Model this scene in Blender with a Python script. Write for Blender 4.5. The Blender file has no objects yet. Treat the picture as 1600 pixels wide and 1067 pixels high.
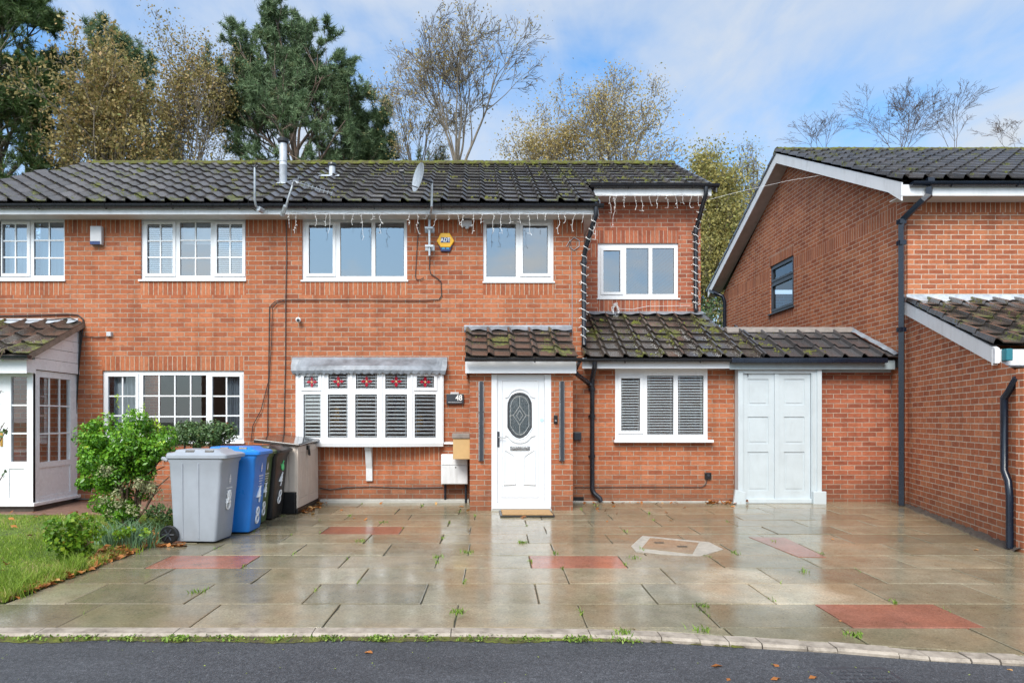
import bpy, math, random
import numpy as np
from mathutils import Vector, Matrix
PI = math.pi
SC = bpy.context.scene
COL = SC.collection
F_PX, HX, HY, CAMZ = 1060.0, 745.0, 655.0, 1.40
def xx(px, Y): return (px - HX) * Y / F_PX
def zz(py, Y): return CAMZ + (HY - py) * Y / F_PX
def gz(Y): return 0.0163 * (Y - 4.566)
def Yg(py): return 1.4745 / ((py - HY) / F_PX + 0.0163)

# ------------------------------------------------------------------ materials
def mat_new(name):
    m = bpy.data.materials.new(name); m.use_nodes = True
    nt = m.node_tree; nt.nodes.clear()
    out = nt.nodes.new('ShaderNodeOutputMaterial')
    return m, nt, out
def nd(nt, typ, ins=None, **kw):
    n = nt.nodes.new('ShaderNode' + typ)
    for k, v in kw.items(): setattr(n, k, v)
    for k, v in (ins or {}).items():
        s = n.inputs[k]
        if isinstance(v, bpy.types.NodeSocket): nt.links.new(v, s)
        else: s.default_value = v
    return n
def math_(nt, op, a, b=None, c=None):
    n = nt.nodes.new('ShaderNodeMath'); n.operation = op
    for i, v in enumerate((a, b, c)):
        if v is None: continue
        if isinstance(v, bpy.types.NodeSocket): nt.links.new(v, n.inputs[i])
        else: n.inputs[i].default_value = v
    return n.outputs[0]
def mixc(nt, fac, a, b, bt='MIX'):
    n = nt.nodes.new('ShaderNodeMix'); n.data_type = 'RGBA'; n.blend_type = bt
    for s, v in ((n.inputs[0], fac), (n.inputs[6], a), (n.inputs[7], b)):
        if isinstance(v, bpy.types.NodeSocket): nt.links.new(v, s)
        else: s.default_value = v if not isinstance(v, tuple) or len(v) == 4 else (*v, 1)
    return n.outputs[2]
def ramp(nt, fac, stops, interp='LINEAR'):
    n = nt.nodes.new('ShaderNodeValToRGB'); n.color_ramp.interpolation = interp
    e = n.color_ramp.elements
    while len(e) < len(stops): e.new(0.5)
    for i, (p, c) in enumerate(stops):
        e[i].position = p
        e[i].color = (*c, 1) if isinstance(c, tuple) else (c, c, c, 1)
    nt.links.new(fac, n.inputs[0])
    return n.outputs[0]
def noise(nt, vec, scale, detail=4, rough=0.55, dist=0.0, out=0):
    n = nd(nt, 'TexNoise', {'Scale': scale, 'Detail': detail, 'Roughness': rough, 'Distortion': dist})
    if vec is not None: nt.links.new(vec, n.inputs['Vector'])
    return n.outputs[out]
def mapping(nt, vec, scale=(1, 1, 1), loc=(0, 0, 0), rot=(0, 0, 0)):
    n = nd(nt, 'Mapping', {'Scale': scale, 'Location': loc, 'Rotation': rot})
    nt.links.new(vec, n.inputs['Vector']); return n.outputs[0]
def pos(nt): return nd(nt, 'NewGeometry').outputs['Position']
def principled(nt, out, color, rough=0.5, metal=0.0, bump=None, bstr=0.3, bdist=0.01, **kw):
    p = nd(nt, 'BsdfPrincipled', {'Metallic': metal})
    for k, v in (('Base Color', color), ('Roughness', rough)):
        if isinstance(v, bpy.types.NodeSocket): nt.links.new(v, p.inputs[k])
        else: p.inputs[k].default_value = (*v, 1) if isinstance(v, tuple) else v
    for k, v in kw.items():
        k = k.replace('_', ' ')
        if isinstance(v, bpy.types.NodeSocket): nt.links.new(v, p.inputs[k])
        else: p.inputs[k].default_value = v
    if bump is not None:
        b = nd(nt, 'Bump', {'Strength': bstr, 'Distance': bdist, 'Height': bump})
        nt.links.new(b.outputs[0], p.inputs['Normal'])
    nt.links.new(p.outputs[0], out.inputs[0])
    return p

def brick_mat(name, stops, mortar, soldier=False, dirt=0.5):
    m, nt, out = mat_new(name)
    uv = nd(nt, 'UVMap', uv_map='UVMap').outputs[0]
    w = noise(nt, uv, 9.0, 2, out=1)
    wob = nd(nt, 'VectorMath', {0: w, 1: (0.5, 0.5, 0.5)}, operation='SUBTRACT').outputs[0]
    wob = nd(nt, 'VectorMath', {0: wob, 'Scale': 0.006}, operation='SCALE').outputs[0]
    v = nd(nt, 'VectorMath', {0: uv, 1: wob}, operation='ADD').outputs[0]
    bt = nd(nt, 'TexBrick', {'Vector': v, 'Color1': (0, 0, 0, 1), 'Color2': (1, 1, 1, 1), 'Mortar': (0.5, 0.5, 0.5, 1), 'Scale': 1.0,
            'Mortar Size': 0.0062, 'Mortar Smooth': 0.25, 'Bias': 0.0,
            'Brick Width': 0.075 if soldier else 0.225, 'Row Height': 5.0 if soldier else 0.075},
            offset=0.0 if soldier else 0.5, offset_frequency=2, squash=1.0)
    if soldier: bt.inputs['Vector'].default_value = (0, 0, 0)
    c = ramp(nt, bt.outputs['Color'], stops)
    # rough drag-faced texture and colour drift
    st = noise(nt, mapping(nt, uv, (14, 60, 1) if not soldier else (60, 14, 1)), 1.0, 4, 0.65)
    c = mixc(nt, 0.85, c, ramp(nt, st, [(0.3, 0.60), (0.48, 0.96), (0.72, 1.24)]), 'MULTIPLY')
    big = noise(nt, uv, 0.55, 3, 0.6)
    c = mixc(nt, 0.8, c, ramp(nt, big, [(0.3, 0.78), (0.5, 1.0), (0.7, 1.14)]), 'MULTIPLY')
    sp = noise(nt, uv, 55, 3, 0.6)
    c = mixc(nt, ramp(nt, sp, [(0.62, 0.0), (0.72, 0.35)]), c, (0.10, 0.035, 0.025))
    mo = mixc(nt, 0.7, mortar, ramp(nt, noise(nt, uv, 18, 3), [(0.3, 0.6), (0.7, 1.25)]), 'MULTIPLY')
    c = mixc(nt, bt.outputs['Fac'], c, mo)
    run = noise(nt, mapping(nt, uv, (5.5, .55, 1), (4, 9, 0)), 1.0, 5, 0.65)
    c = mixc(nt, 0.9, c, ramp(nt, run, [(0.34, 0.80), (0.50, 1.0), (0.70, 1.08)]), 'MULTIPLY')
    # splash dirt and damp low on the wall (a stain with its own shape), salts here and there
    sx = nd(nt, 'SeparateXYZ', {0: uv})
    low = math_(nt, 'ADD', sx.outputs[1], math_(nt, 'MULTIPLY', math_(nt, 'SUBTRACT', noise(nt, uv, 1.7, 4), 0.5), -0.9))
    d = ramp(nt, low, [(0.12, 1.0), (0.6, 0.0)])
    c = mixc(nt, math_(nt, 'MULTIPLY', d, dirt), c, (0.085, 0.055, 0.035))
    sal = ramp(nt, noise(nt, mapping(nt, uv, (1.5, 3, 1), (7, 3, 0)), 1.6, 6, 0.7), [(0.60, 0.0), (0.78, 0.22)])
    c = mixc(nt, sal, c, (0.55, 0.42, 0.36))
    h = math_(nt, 'ADD', math_(nt, 'MULTIPLY', bt.outputs['Fac'], -1.0), math_(nt, 'MULTIPLY', st, 0.5))
    principled(nt, out, c, 0.82, bump=h, bstr=0.6, bdist=0.006, Specular_IOR_Level=0.3)
    return m

def simple(name, col, rough=0.5, metal=0.0, var=0.12, scale=8, bstr=0.0, bscale=60, dirt=0.0, **kw):
    m, nt, out = mat_new(name)
    p = pos(nt)
    n = noise(nt, p, scale, 5, 0.6)
    c = mixc(nt, 1.0, col, ramp(nt, n, [(0.25, 1 - var), (0.75, 1 + var)]), 'MULTIPLY')
    if dirt:
        dn = ramp(nt, noise(nt, mapping(nt, p, (3, 3, 0.8)), 2.5, 6, 0.7), [(0.5, 0.0), (0.78, dirt)])
        c = mixc(nt, dn, c, (0.16, 0.14, 0.10))
    r = ramp(nt, noise(nt, p, scale * 2.3, 3), [(0.3, max(0.02, rough * 0.8)), (0.7, min(1, rough * 1.2))])
    bump = noise(nt, p, bscale, 4) if bstr else None
    principled(nt, out, c, r, metal, bump=bump, bstr=bstr, bdist=0.004, **kw)
    return m

def leaf_mat(name, stops, trans=0.3, rough=0.5, spec=0.3):
    m, nt, out = mat_new(name)
    a = nd(nt, 'Attribute', attribute_name='tint')
    c = ramp(nt, a.outputs['Fac'], stops)
    p = nd(nt, 'BsdfPrincipled', {'Base Color': c, 'Roughness': rough, 'Specular IOR Level': spec})
    t = nd(nt, 'BsdfTranslucent', {'Color': c})
    mx = nd(nt, 'MixShader', {0: trans, 1: p.outputs[0], 2: t.outputs[0]})
    nt.links.new(mx.outputs[0], out.inputs[0])
    return m

def glass_mat(name, refl=0.29, tint=(0.75, 0.82, 0.85), wav=0.0):
    m, nt, out = mat_new(name)
    t = nd(nt, 'BsdfTransparent', {'Color': (*tint, 1)})
    g = nd(nt, 'BsdfGlossy', {'Color': (0.73, 0.79, 0.85, 1), 'Roughness': 0.01})
    fr = nd(nt, 'Fresnel', {'IOR': 1.52}).outputs[0]
    fac = math_(nt, 'MINIMUM', math_(nt, 'ADD', math_(nt, 'MULTIPLY', fr, 1.6), refl - 0.06), 0.95)
    mx = nd(nt, 'MixShader', {0: fac, 1: t.outputs[0], 2: g.outputs[0]})
    nt.links.new(mx.outputs[0], out.inputs[0])
    return m

M = {}
BS = [(0.0, (0.27, 0.080, 0.038)), (0.12, (0.32, 0.096, 0.043)), (0.45, (0.365, 0.114, 0.049)), (0.75, (0.395, 0.129, 0.057)), (1.0, (0.435, 0.158, 0.076))]
BS2 = [(0.0, (0.25, 0.073, 0.040)), (0.4, (0.34, 0.100, 0.052)), (0.7, (0.38, 0.118, 0.060)), (1.0, (0.44, 0.152, 0.080))]
BS3 = [(0.0, (0.31, 0.092, 0.044)), (0.3, (0.37, 0.114, 0.051)), (0.6, (0.41, 0.132, 0.059)), (1.0, (0.47, 0.172, 0.080))]
M['brick'] = brick_mat('brick_orange', BS, (0.36, 0.285, 0.22))
M['soldier'] = brick_mat('brick_orange_upright', BS, (0.42, 0.33, 0.245), True)
M['brick2'] = brick_mat('brick_pink', BS2, (0.42, 0.32, 0.25))
M['soldier2'] = brick_mat('brick_pink_upright', BS2, (0.42, 0.32, 0.25), True)
M['brick3'] = brick_mat('brick_red', BS3, (0.55, 0.45, 0.36), dirt=0.3)
M['soldier3'] = brick_mat('brick_red_upright', BS3, (0.55, 0.45, 0.36), True)
M['upvc'] = simple('white_upvc', (0.74, 0.75, 0.77), 0.28, var=0.03, scale=3, dirt=0.03)
M['fascia'] = simple('white_fascia', (0.72, 0.73, 0.75), 0.35, var=0.06, scale=2, dirt=0.25)
M['soffit'] = simple('soffit_board', (0.62, 0.60, 0.58), 0.5, var=0.06, scale=2, dirt=0.2)
M['oldboard'] = simple('old_bargeboard', (0.50, 0.47, 0.45), 0.6, var=0.12, scale=4, dirt=0.35)
M['greyboard'] = simple('grey_blue_fascia', (0.30, 0.36, 0.39), 0.45, var=0.15, scale=3, dirt=0.3)
M['blackpvc'] = simple('black_pvc', (0.014, 0.016, 0.022), 0.28, var=0.2, scale=6)
M['bluepvc'] = simple('blue_black_pvc', (0.007, 0.012, 0.024), 0.25, var=0.3, scale=4)
M['lead'] = simple('lead_flashing', (0.20, 0.22, 0.25), 0.42, 0.1, var=0.5, scale=5, bstr=0.5, bscale=12)
M['leadw'] = simple('pale_lead_flashing', (0.42, 0.46, 0.51), 0.45, 0.1, var=0.35, scale=6, bstr=0.5, bscale=12)
M['glass'] = glass_mat('window_glass')
M['glasslow'] = glass_mat('window_glass_clear', 0.10, (0.98, 0.99, 0.99))
M['gasket'] = simple('rubber_gasket', (0.03, 0.03, 0.035), 0.6)
M['blind'] = simple('blind_slat', (0.90, 0.91, 0.91), 0.4, var=0.04)
M['curtain'] = simple('net_curtain', (0.66, 0.69, 0.72), 0.9, var=0.15, scale=4)
M['curtain2'] = simple('grey_blind', (0.36, 0.41, 0.46), 0.8, var=0.1, scale=2)
M['interior'] = simple('interior_wall', (0.55, 0.47, 0.38), 0.9, var=0.3, scale=1.5)
M['door'] = simple('white_door', (0.70, 0.72, 0.75), 0.22, var=0.02, scale=2)
M['greydoor'] = simple('pale_grey_door_paint', (0.50, 0.555, 0.585), 0.4, var=0.07, scale=4, dirt=0.12, bstr=0.1, bscale=30)
M['steel'] = simple('brushed_steel', (0.55, 0.56, 0.57), 0.3, 0.9, var=0.1)
M['galv'] = simple('galvanised_steel', (0.42, 0.45, 0.48), 0.45, 0.6, var=0.25, scale=20)
M['charcoal'] = simple('charcoal_paint', (0.035, 0.04, 0.05), 0.35, var=0.1)
M['black'] = simple('black_plastic', (0.012, 0.012, 0.013), 0.35, var=0.2)
M['cable'] = simple('black_cable', (0.018, 0.017, 0.018), 0.5)
M['whitecable'] = simple('white_cable', (0.80, 0.80, 0.80), 0.5)
M['flue'] = simple('flue_pipe', (0.46, 0.49, 0.54), 0.5, 0.1, var=0.3, scale=9, dirt=0.3)
M['yellow'] = simple('yellow_plastic', (0.80, 0.42, 0.012), 0.3, var=0.04)
M['navy'] = simple('navy_plastic', (0.012, 0.03, 0.12), 0.3)
M['cyan'] = simple('cyan_plastic', (0.05, 0.30, 0.55), 0.3)
M['boxgrey'] = simple('grey_plastic_box', (0.50, 0.50, 0.52), 0.4, var=0.1)
M['meter'] = simple('meter_box_white', (0.66, 0.67, 0.68), 0.5, var=0.1, scale=5, dirt=0.45)
M['tan'] = simple('tan_board', (0.52, 0.34, 0.15), 0.6, var=0.1, scale=6)
M['tancap'] = simple('weathered_cap', (0.22, 0.19, 0.17), 0.7, var=0.25, scale=12)
M['bingrey'] = simple('bin_grey', (0.31, 0.34, 0.385), 0.38, var=0.08, scale=5, dirt=0.1, bstr=0.12, bscale=9)
M['binblue'] = simple('bin_blue', (0.014, 0.19, 0.62), 0.34, var=0.07, scale=5, bstr=0.08, bscale=9)
M['bingreen'] = simple('bin_green', (0.070, 0.125, 0.045), 0.38, var=0.12, scale=5)
M['binblack'] = simple('bin_black', (0.016, 0.016, 0.017), 0.38, var=0.2, scale=5)
M['paint'] = simple('white_spray_paint', (0.82, 0.83, 0.82), 0.6, var=0.1, scale=30)
M['paintgreen'] = simple('green_spray_paint', (0.12, 0.62, 0.22), 0.6, var=0.2, scale=30)
M['shed'] = simple('beige_resin', (0.58, 0.50, 0.43), 0.55, var=0.1, scale=5, dirt=0.15, bstr=0.15, bscale=50)
M['shedlid'] = simple('dark_resin_wet', (0.050, 0.040, 0.036), 0.13, var=0.3, scale=4)
M['coir'] = simple('coir_mat', (0.38, 0.23, 0.10), 0.95, var=0.35, scale=60, bstr=0.8, bscale=160)
M['gold'] = simple('brass', (0.62, 0.34, 0.07), 0.3, 0.8)
M['red'] = simple('red_glass', (0.33, 0.008, 0.025), 0.2)
M['leadline'] = simple('lead_came', (0.05, 0.05, 0.055), 0.4)
M['silver'] = simple('silver_came', (0.60, 0.60, 0.58), 0.3, 0.6)
M['stone'] = simple('concrete_step', (0.36, 0.35, 0.32), 0.7, var=0.2, scale=6, bstr=0.3)
M['darkrev'] = simple('dark_masonry', (0.07, 0.055, 0.045), 0.9, var=0.3)
M['greenglow'] = simple('pale_blue_sticker', (0.45, 0.62, 0.72), 0.4)
M['carred'] = simple('red_car_paint', (0.33, 0.015, 0.02), 0.12, 0.2, var=0.03)

def door_glass():
    m, nt, out = mat_new('bubbled_door_glass')
    p = pos(nt)
    v = nd(nt, 'TexVoronoi', {'Vector': p, 'Scale': 95.0})
    c = ramp(nt, v.outputs['Distance'], [(0.1, (0.17, 0.20, 0.22)), (0.5, (0.035, 0.045, 0.05))])
    principled(nt, out, c, 0.12, bump=v.outputs['Distance'], bstr=0.9, bdist=0.004)
    return m
M['doorglass'] = door_glass()

def tile_mat(name, moss=0.5, base=(0.070, 0.065, 0.066), warm=0.30, rough=0.20):
    m, nt, out = mat_new(name)
    p = pos(nt)
    a = nd(nt, 'Attribute', attribute_name='tint').outputs['Fac']
    c = mixc(nt, 1.0, base, ramp(nt, a, [(0.0, 0.5), (0.5, 1.0), (0.9, 1.5), (1.0, 2.0)]), 'MULTIPLY')
    n1 = noise(nt, p, 7, 5, 0.65)
    c = mixc(nt, ramp(nt, n1, [(0.42, 0.0), (0.72, warm)]), c, (0.15, 0.12, 0.095))
    c = mixc(nt, 0.8, c, ramp(nt, noise(nt, p, 45, 4, 0.7), [(0.3, 0.78), (0.7, 1.25)]), 'MULTIPLY')
    li = ramp(nt, noise(nt, p, 26, 3, 0.5), [(0.66, 0.0), (0.70, 0.7)])
    c = mixc(nt, math_(nt, 'MULTIPLY', li, 0.18), c, (0.33, 0.34, 0.30))
    mn = math_(nt, 'ADD', math_(nt, 'MULTIPLY', noise(nt, p, 2.2, 3, 0.5), 0.62), math_(nt, 'MULTIPLY', noise(nt, p, 17, 4, 0.7), 0.46))
    t = 0.70 - moss * 0.13
    mf = ramp(nt, mn, [(t, 0.0), (t + 0.035, 1.0)])
    mc = ramp(nt, noise(nt, p, 30, 3), [(0.3, (0.035, 0.036, 0.010)), (0.55, (0.105, 0.115, 0.018)), (0.8, (0.24, 0.26, 0.03))])
    c = mixc(nt, mf, c, mc)
    r = math_(nt, 'ADD', math_(nt, 'MULTIPLY', mf, 0.5), ramp(nt, noise(nt, p, 11, 3), [(0.35, rough * 0.65), (0.65, rough * 1.3)]))
    h = math_(nt, 'ADD', noise(nt, p, 90, 4), math_(nt, 'MULTIPLY', mf, 2.0))
    principled(nt, out, c, r, bump=h, bstr=0.3, bdist=0.004, Specular_IOR_Level=0.75)
    return m
M['tile'] = tile_mat('roof_tile_main', 0.62)
M['tile_low'] = tile_mat('roof_tile_mossy', 0.75, (0.050, 0.042, 0.037), 0.35)
M['tile_clean'] = tile_mat('roof_tile_dark', 0.15, (0.058, 0.055, 0.057), 0.15)
M['mortarbed'] = simple('mortar_fillet', (0.24, 0.19, 0.15), 0.85, var=0.35, scale=14, bstr=0.5)

def moss_mat():
    m, nt, out = mat_new('moss')
    p = pos(nt)
    c = ramp(nt, noise(nt, p, 9, 6, 0.75), [(0.30, (0.05, 0.045, 0.035)), (0.44, (0.075, 0.065, 0.025)), (0.56, (0.10, 0.11, 0.016)), (0.78, (0.22, 0.25, 0.025))])
    principled(nt, out, c, 0.95, bump=noise(nt, p, 70, 4), bstr=1.0, bdist=0.01)
    return m
M['moss'] = moss_mat()

def slab_mat(name, base, warm):
    m, nt, out = mat_new(name)
    p = pos(nt)
    a = nd(nt, 'Attribute', attribute_name='tint').outputs['Fac']
    c = mixc(nt, 1.0, base, ramp(nt, a, [(0.0, 0.70), (0.5, 1.0), (1.0, 1.22)]), 'MULTIPLY')
    c = mixc(nt, ramp(nt, noise(nt, p, 1.1, 5, 0.6), [(0.38, 0.0), (0.68, 0.75)]), c, warm)
    c = mixc(nt, 1.0, c, ramp(nt, noise(nt, mapping(nt, p, (1, 1, 1), (9, 4, 0)), 0.8, 6, 0.7, 0.6), [(0.36, (0.80, 0.84, 0.80)), (0.5, (1, 1, 1)), (0.64, (1.08, 0.99, 0.93))]), 'MULTIPLY')
    c = mixc(nt, ramp(nt, noise(nt, p, 3.3, 7, 0.75), [(0.56, 0.0), (0.70, 0.5)]), c, (0.13, 0.115, 0.08))
    c = mixc(nt, 0.8, c, ramp(nt, noise(nt, p, 60, 4, 0.8), [(0.3, 0.72), (0.7, 1.3)]), 'MULTIPLY')
    c = mixc(nt, 0.7, c, ramp(nt, noise(nt, p, 5, 5, 0.7), [(0.3, 0.75), (0.7, 1.2)]), 'MULTIPLY')
    gv = nd(nt, 'TexVoronoi', {'Vector': p, 'Scale': 110.0}).outputs['Color']
    c = mixc(nt, 0.6, c, ramp(nt, gv, [(0.05, 0.45), (0.25, 0.95), (0.8, 1.05), (0.97, 1.6)]), 'MULTIPLY')
    wet = ramp(nt, noise(nt, mapping(nt, p, (0.55, 0.8, 1), (3.3, 1.2, 0)), 1.0, 4, 0.6), [(0.34, 0.0), (0.58, 1.0)])
    sx = nd(nt, 'SeparateXYZ', {0: p})
    xr = math_(nt, 'MULTIPLY', math_(nt, 'SUBTRACT', sx.outputs[0], 1.2), 0.9)   # the drier patch around the cover
    yr = math_(nt, 'MULTIPLY', math_(nt, 'SUBTRACT', sx.outputs[1], 5.6), 0.8)
    dd = math_(nt, 'SQRT', math_(nt, 'ADD', math_(nt, 'POWER', math_(nt, 'SUBTRACT', xr, 1.0), 2.0), math_(nt, 'POWER', yr, 2.0)))
    dry = ramp(nt, math_(nt, 'ADD', dd, math_(nt, 'MULTIPLY', noise(nt, p, 2.5, 4), 0.8)), [(0.7, 0.0), (1.5, 1.0)])
    wet = math_(nt, 'MAXIMUM', math_(nt, 'MULTIPLY', wet, 0.6), dry)
    c = mixc(nt, wet, mixc(nt, 1.0, c, (1.50, 1.46, 1.42), 'MULTIPLY'), mixc(nt, 1.0, c, (0.72, 0.69, 0.60), 'MULTIPLY'))
    r0 = ramp(nt, noise(nt, p, 3.1, 4, 0.7), [(0.3, 0.08), (0.7, 0.27)])
    r = math_(nt, 'ADD', math_(nt, 'MULTIPLY', wet, r0), math_(nt, 'MULTIPLY', math_(nt, 'SUBTRACT', 1.0, wet), 0.36))
    principled(nt, out, c, r, bump=noise(nt, p, 130, 3), bstr=0.1, bdist=0.002, Specular_IOR_Level=0.5)
    return m
M['slab'] = slab_mat('wet_concrete_slab', (0.335, 0.310, 0.248), (0.265, 0.220, 0.145))
M['slabred'] = slab_mat('wet_red_slab', (0.40, 0.18, 0.145), (0.33, 0.135, 0.10))
M['slabtan'] = slab_mat('tan_stone', (0.38, 0.31, 0.235), (0.34, 0.27, 0.20))
M['joint'] = simple('joint_soil', (0.055, 0.052, 0.036), 0.85, var=0.4, scale=20)
M['mortarw'] = simple('pale_mortar', (0.36, 0.325, 0.275), 0.6, var=0.3, scale=15, bstr=0.4)

def kerb_mat():
    m, nt, out = mat_new('kerb_stone')
    p = pos(nt)
    c = ramp(nt, noise(nt, p, 9, 5, 0.7), [(0.3, (0.15, 0.125, 0.10)), (0.5, (0.31, 0.265, 0.215)), (0.75, (0.44, 0.385, 0.325))])
    sx = nd(nt, 'SeparateXYZ', {0: p})
    principled(nt, out, c, 0.55, bump=noise(nt, p, 40, 4), bstr=0.4, bdist=0.004)
    return m
M['kerb'] = kerb_mat()
def road_mat():
    m, nt, out = mat_new('asphalt')
    p = pos(nt)
    v = nd(nt, 'TexVoronoi', {'Vector': p, 'Scale': 170.0})
    c = ramp(nt, v.outputs['Color'], [(0.15, (0.034, 0.036, 0.042)), (0.6, (0.062, 0.065, 0.073)), (0.93, (0.115, 0.118, 0.130)), (0.99, (0.26, 0.26, 0.27))])
    c = mixc(nt, 0.9, c, ramp(nt, noise(nt, mapping(nt, p, (.5, 1.6, 1)), 1.3, 6, 0.7), [(0.3, 0.72), (0.7, 1.22)]), 'MULTIPLY')
    c = mixc(nt, 0.9, c, ramp(nt, noise(nt, p, 30, 4, 0.7), [(0.3, 0.65), (0.7, 1.35)]), 'MULTIPLY')
    principled(nt, out, c, 0.62, bump=v.outputs['Distance'], bstr=0.7, bdist=0.006, Specular_IOR_Level=0.4)
    return m
M['road'] = road_mat()
def lawn_mat():
    m, nt, out = mat_new('lawn_soil')
    p = pos(nt)
    c = ramp(nt, noise(nt, p, 12, 6, 0.75), [(0.3, (0.035, 0.045, 0.014)), (0.5, (0.09, 0.14, 0.022)), (0.72, (0.16, 0.26, 0.03))])
    principled(nt, out, c, 0.9, bump=noise(nt, p, 60, 4), bstr=1.0, bdist=0.02)
    return m
M['lawn'] = lawn_mat()
M['earth'] = simple('brown_paving', (0.19, 0.11, 0.08), 0.6, var=0.35, scale=9, bstr=0.4)
M['ground'] = simple('rough_grassland', (0.06, 0.08, 0.025), 0.95, var=0.4, scale=0.7)
M['bark'] = simple('pine_bark', (0.16, 0.115, 0.09), 0.9, var=0.4, scale=5, bstr=0.8, bscale=20)
M['barkgrey'] = simple('grey_bark', (0.17, 0.145, 0.115), 0.9, var=0.4, scale=6)
M['barkdark'] = simple('dark_twigs', (0.105, 0.075, 0.062), 0.9, var=0.3, scale=6)
M['stem'] = simple('shrub_stem', (0.14, 0.09, 0.06), 0.85, var=0.35, scale=14)
M['pine'] = leaf_mat('pine_needles', [(0.0, (0.06, 0.10, 0.045)), (0.5, (0.14, 0.215, 0.105)), (0.85, (0.22, 0.31, 0.16)), (1.0, (0.15, 0.17, 0.07))], 0.12)
M['pine2'] = leaf_mat('dark_pine_needles', [(0.0, (0.038, 0.068, 0.020)), (0.5, (0.088, 0.150, 0.045)), (0.9, (0.10, 0.16, 0.05)), (1.0, (0.22, 0.13, 0.05))], 0.12)
M['autumn'] = leaf_mat('autumn_leaves', [(0.0, (0.15, 0.135, 0.05)), (0.35, (0.29, 0.24, 0.09)), (0.6, (0.40, 0.32, 0.13)), (0.8, (0.46, 0.29, 0.13)), (1.0, (0.27, 0.31, 0.10))], 0.35)
M['autumn2'] = leaf_mat('pale_autumn_leaves', [(0.0, (0.26, 0.22, 0.10)), (0.4, (0.46, 0.36, 0.16)), (0.75, (0.58, 0.44, 0.16)), (1.0, (0.36, 0.38, 0.13))], 0.35)
M['autumn3'] = leaf_mat('olive_autumn_leaves', [(0.0, (0.17, 0.17, 0.07)), (0.4, (0.33, 0.31, 0.11)), (0.75, (0.50, 0.41, 0.14)), (1.0, (0.27, 0.34, 0.09))], 0.35)
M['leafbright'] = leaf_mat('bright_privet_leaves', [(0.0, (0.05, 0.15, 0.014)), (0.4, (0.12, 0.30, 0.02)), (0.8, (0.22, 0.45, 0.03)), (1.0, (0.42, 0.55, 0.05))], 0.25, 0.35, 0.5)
M['leafvar'] = leaf_mat('variegated_leaves', [(0.0, (0.12, 0.17, 0.06)), (0.4, (0.38, 0.40, 0.20)), (1.0, (0.62, 0.60, 0.40))], 0.25, 0.4)
M['leafdark'] = leaf_mat('dark_shrub_leaves', [(0.0, (0.025, 0.055, 0.018)), (0.5, (0.080, 0.155, 0.05)), (0.85, (0.19, 0.29, 0.11)), (0.97, (0.22, 0.20, 0.06)), (1.0, (0.30, 0.08, 0.03))], 0.2, 0.35, 0.5)
M['leafsmall'] = leaf_mat('round_leaf_green', [(0.0, (0.045, 0.10, 0.015)), (0.5, (0.13, 0.27, 0.02)), (0.85, (0.30, 0.42, 0.03)), (1.0, (0.42, 0.30, 0.04))], 0.25, 0.4)
M['blade'] = leaf_mat('iris_blades', [(0.0, (0.07, 0.14, 0.07)), (0.6, (0.17, 0.29, 0.15)), (1.0, (0.32, 0.42, 0.22))], 0.2, 0.45)
M['grass'] = leaf_mat('grass_blades', [(0.0, (0.10, 0.15, 0.022)), (0.5, (0.20, 0.32, 0.035)), (0.85, (0.33, 0.46, 0.06)), (1.0, (0.52, 0.43, 0.20))], 0.35, 0.5)
M['litter'] = leaf_mat('fallen_leaves', [(0.0, (0.15, 0.06, 0.02)), (0.4, (0.36, 0.13, 0.035)), (0.75, (0.50, 0.20, 0.06)), (1.0, (0.60, 0.36, 0.14))], 0.15, 0.45)
M['weed'] = leaf_mat('weeds', [(0.0, (0.07, 0.12, 0.02)), (0.6, (0.19, 0.32, 0.04)), (1.0, (0.34, 0.42, 0.10))], 0.25)
M['bulb'] = simple('clear_bulb', (0.85, 0.86, 0.84), 0.2)

# ------------------------------------------------------------------ mesh builder
class Fr:
    def __init__(s, o, u, v, n): s.o, s.u, s.v, s.n = map(Vector, (o, u, v, n))
    def p(s, u, v, n=0.0): return tuple(s.o + s.u * u + s.v * v + s.n * n)
def front(Y): return Fr((0, Y, 0), (1, 0, 0), (0, 0, 1), (0, -1, 0))

def finish_mesh(me, mats, tint=None):
    for m in mats: me.materials.append(m)
    nl = len(me.loops); npoly = len(me.polygons)
    if nl:
        me.update()
        nor = np.empty(npoly * 3, np.float32); me.polygons.foreach_get('normal', nor); nor = nor.reshape(-1, 3)
        tot = np.empty(npoly, np.int32); me.polygons.foreach_get('loop_total', tot)
        vi = np.empty(nl, np.int32); me.loops.foreach_get('vertex_index', vi)
        co = np.empty(len(me.vertices) * 3, np.float32); me.vertices.foreach_get('co', co); co = co.reshape(-1, 3)
        ln = np.repeat(nor, tot, axis=0); lc = co[vi]
        h = np.hypot(ln[:, 0], ln[:, 1]) + 1e-9
        tx, ty = -ln[:, 1] / h, ln[:, 0] / h
        flat = np.abs(ln[:, 2]) > 0.8
        u = np.where(flat, lc[:, 0], lc[:, 0] * tx + lc[:, 1] * ty)
        v = np.where(flat, lc[:, 1], lc[:, 2])
        uvl = me.uv_layers.new(name='UVMap')
        uvl.data.foreach_set('uv', np.stack([u, v], 1).astype(np.float32).ravel())
    if tint is not None:
        a = me.attributes.new('tint', 'FLOAT', 'FACE')
        a.data.foreach_set('value', np.asarray(tint, np.float32))

def link(o, parent):
    COL.objects.link(o)
    if parent is not None:
        o.parent = parent
        if parent.type == 'EMPTY': o.matrix_parent_inverse = Matrix.Translation(-parent.location)
    return o

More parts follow.
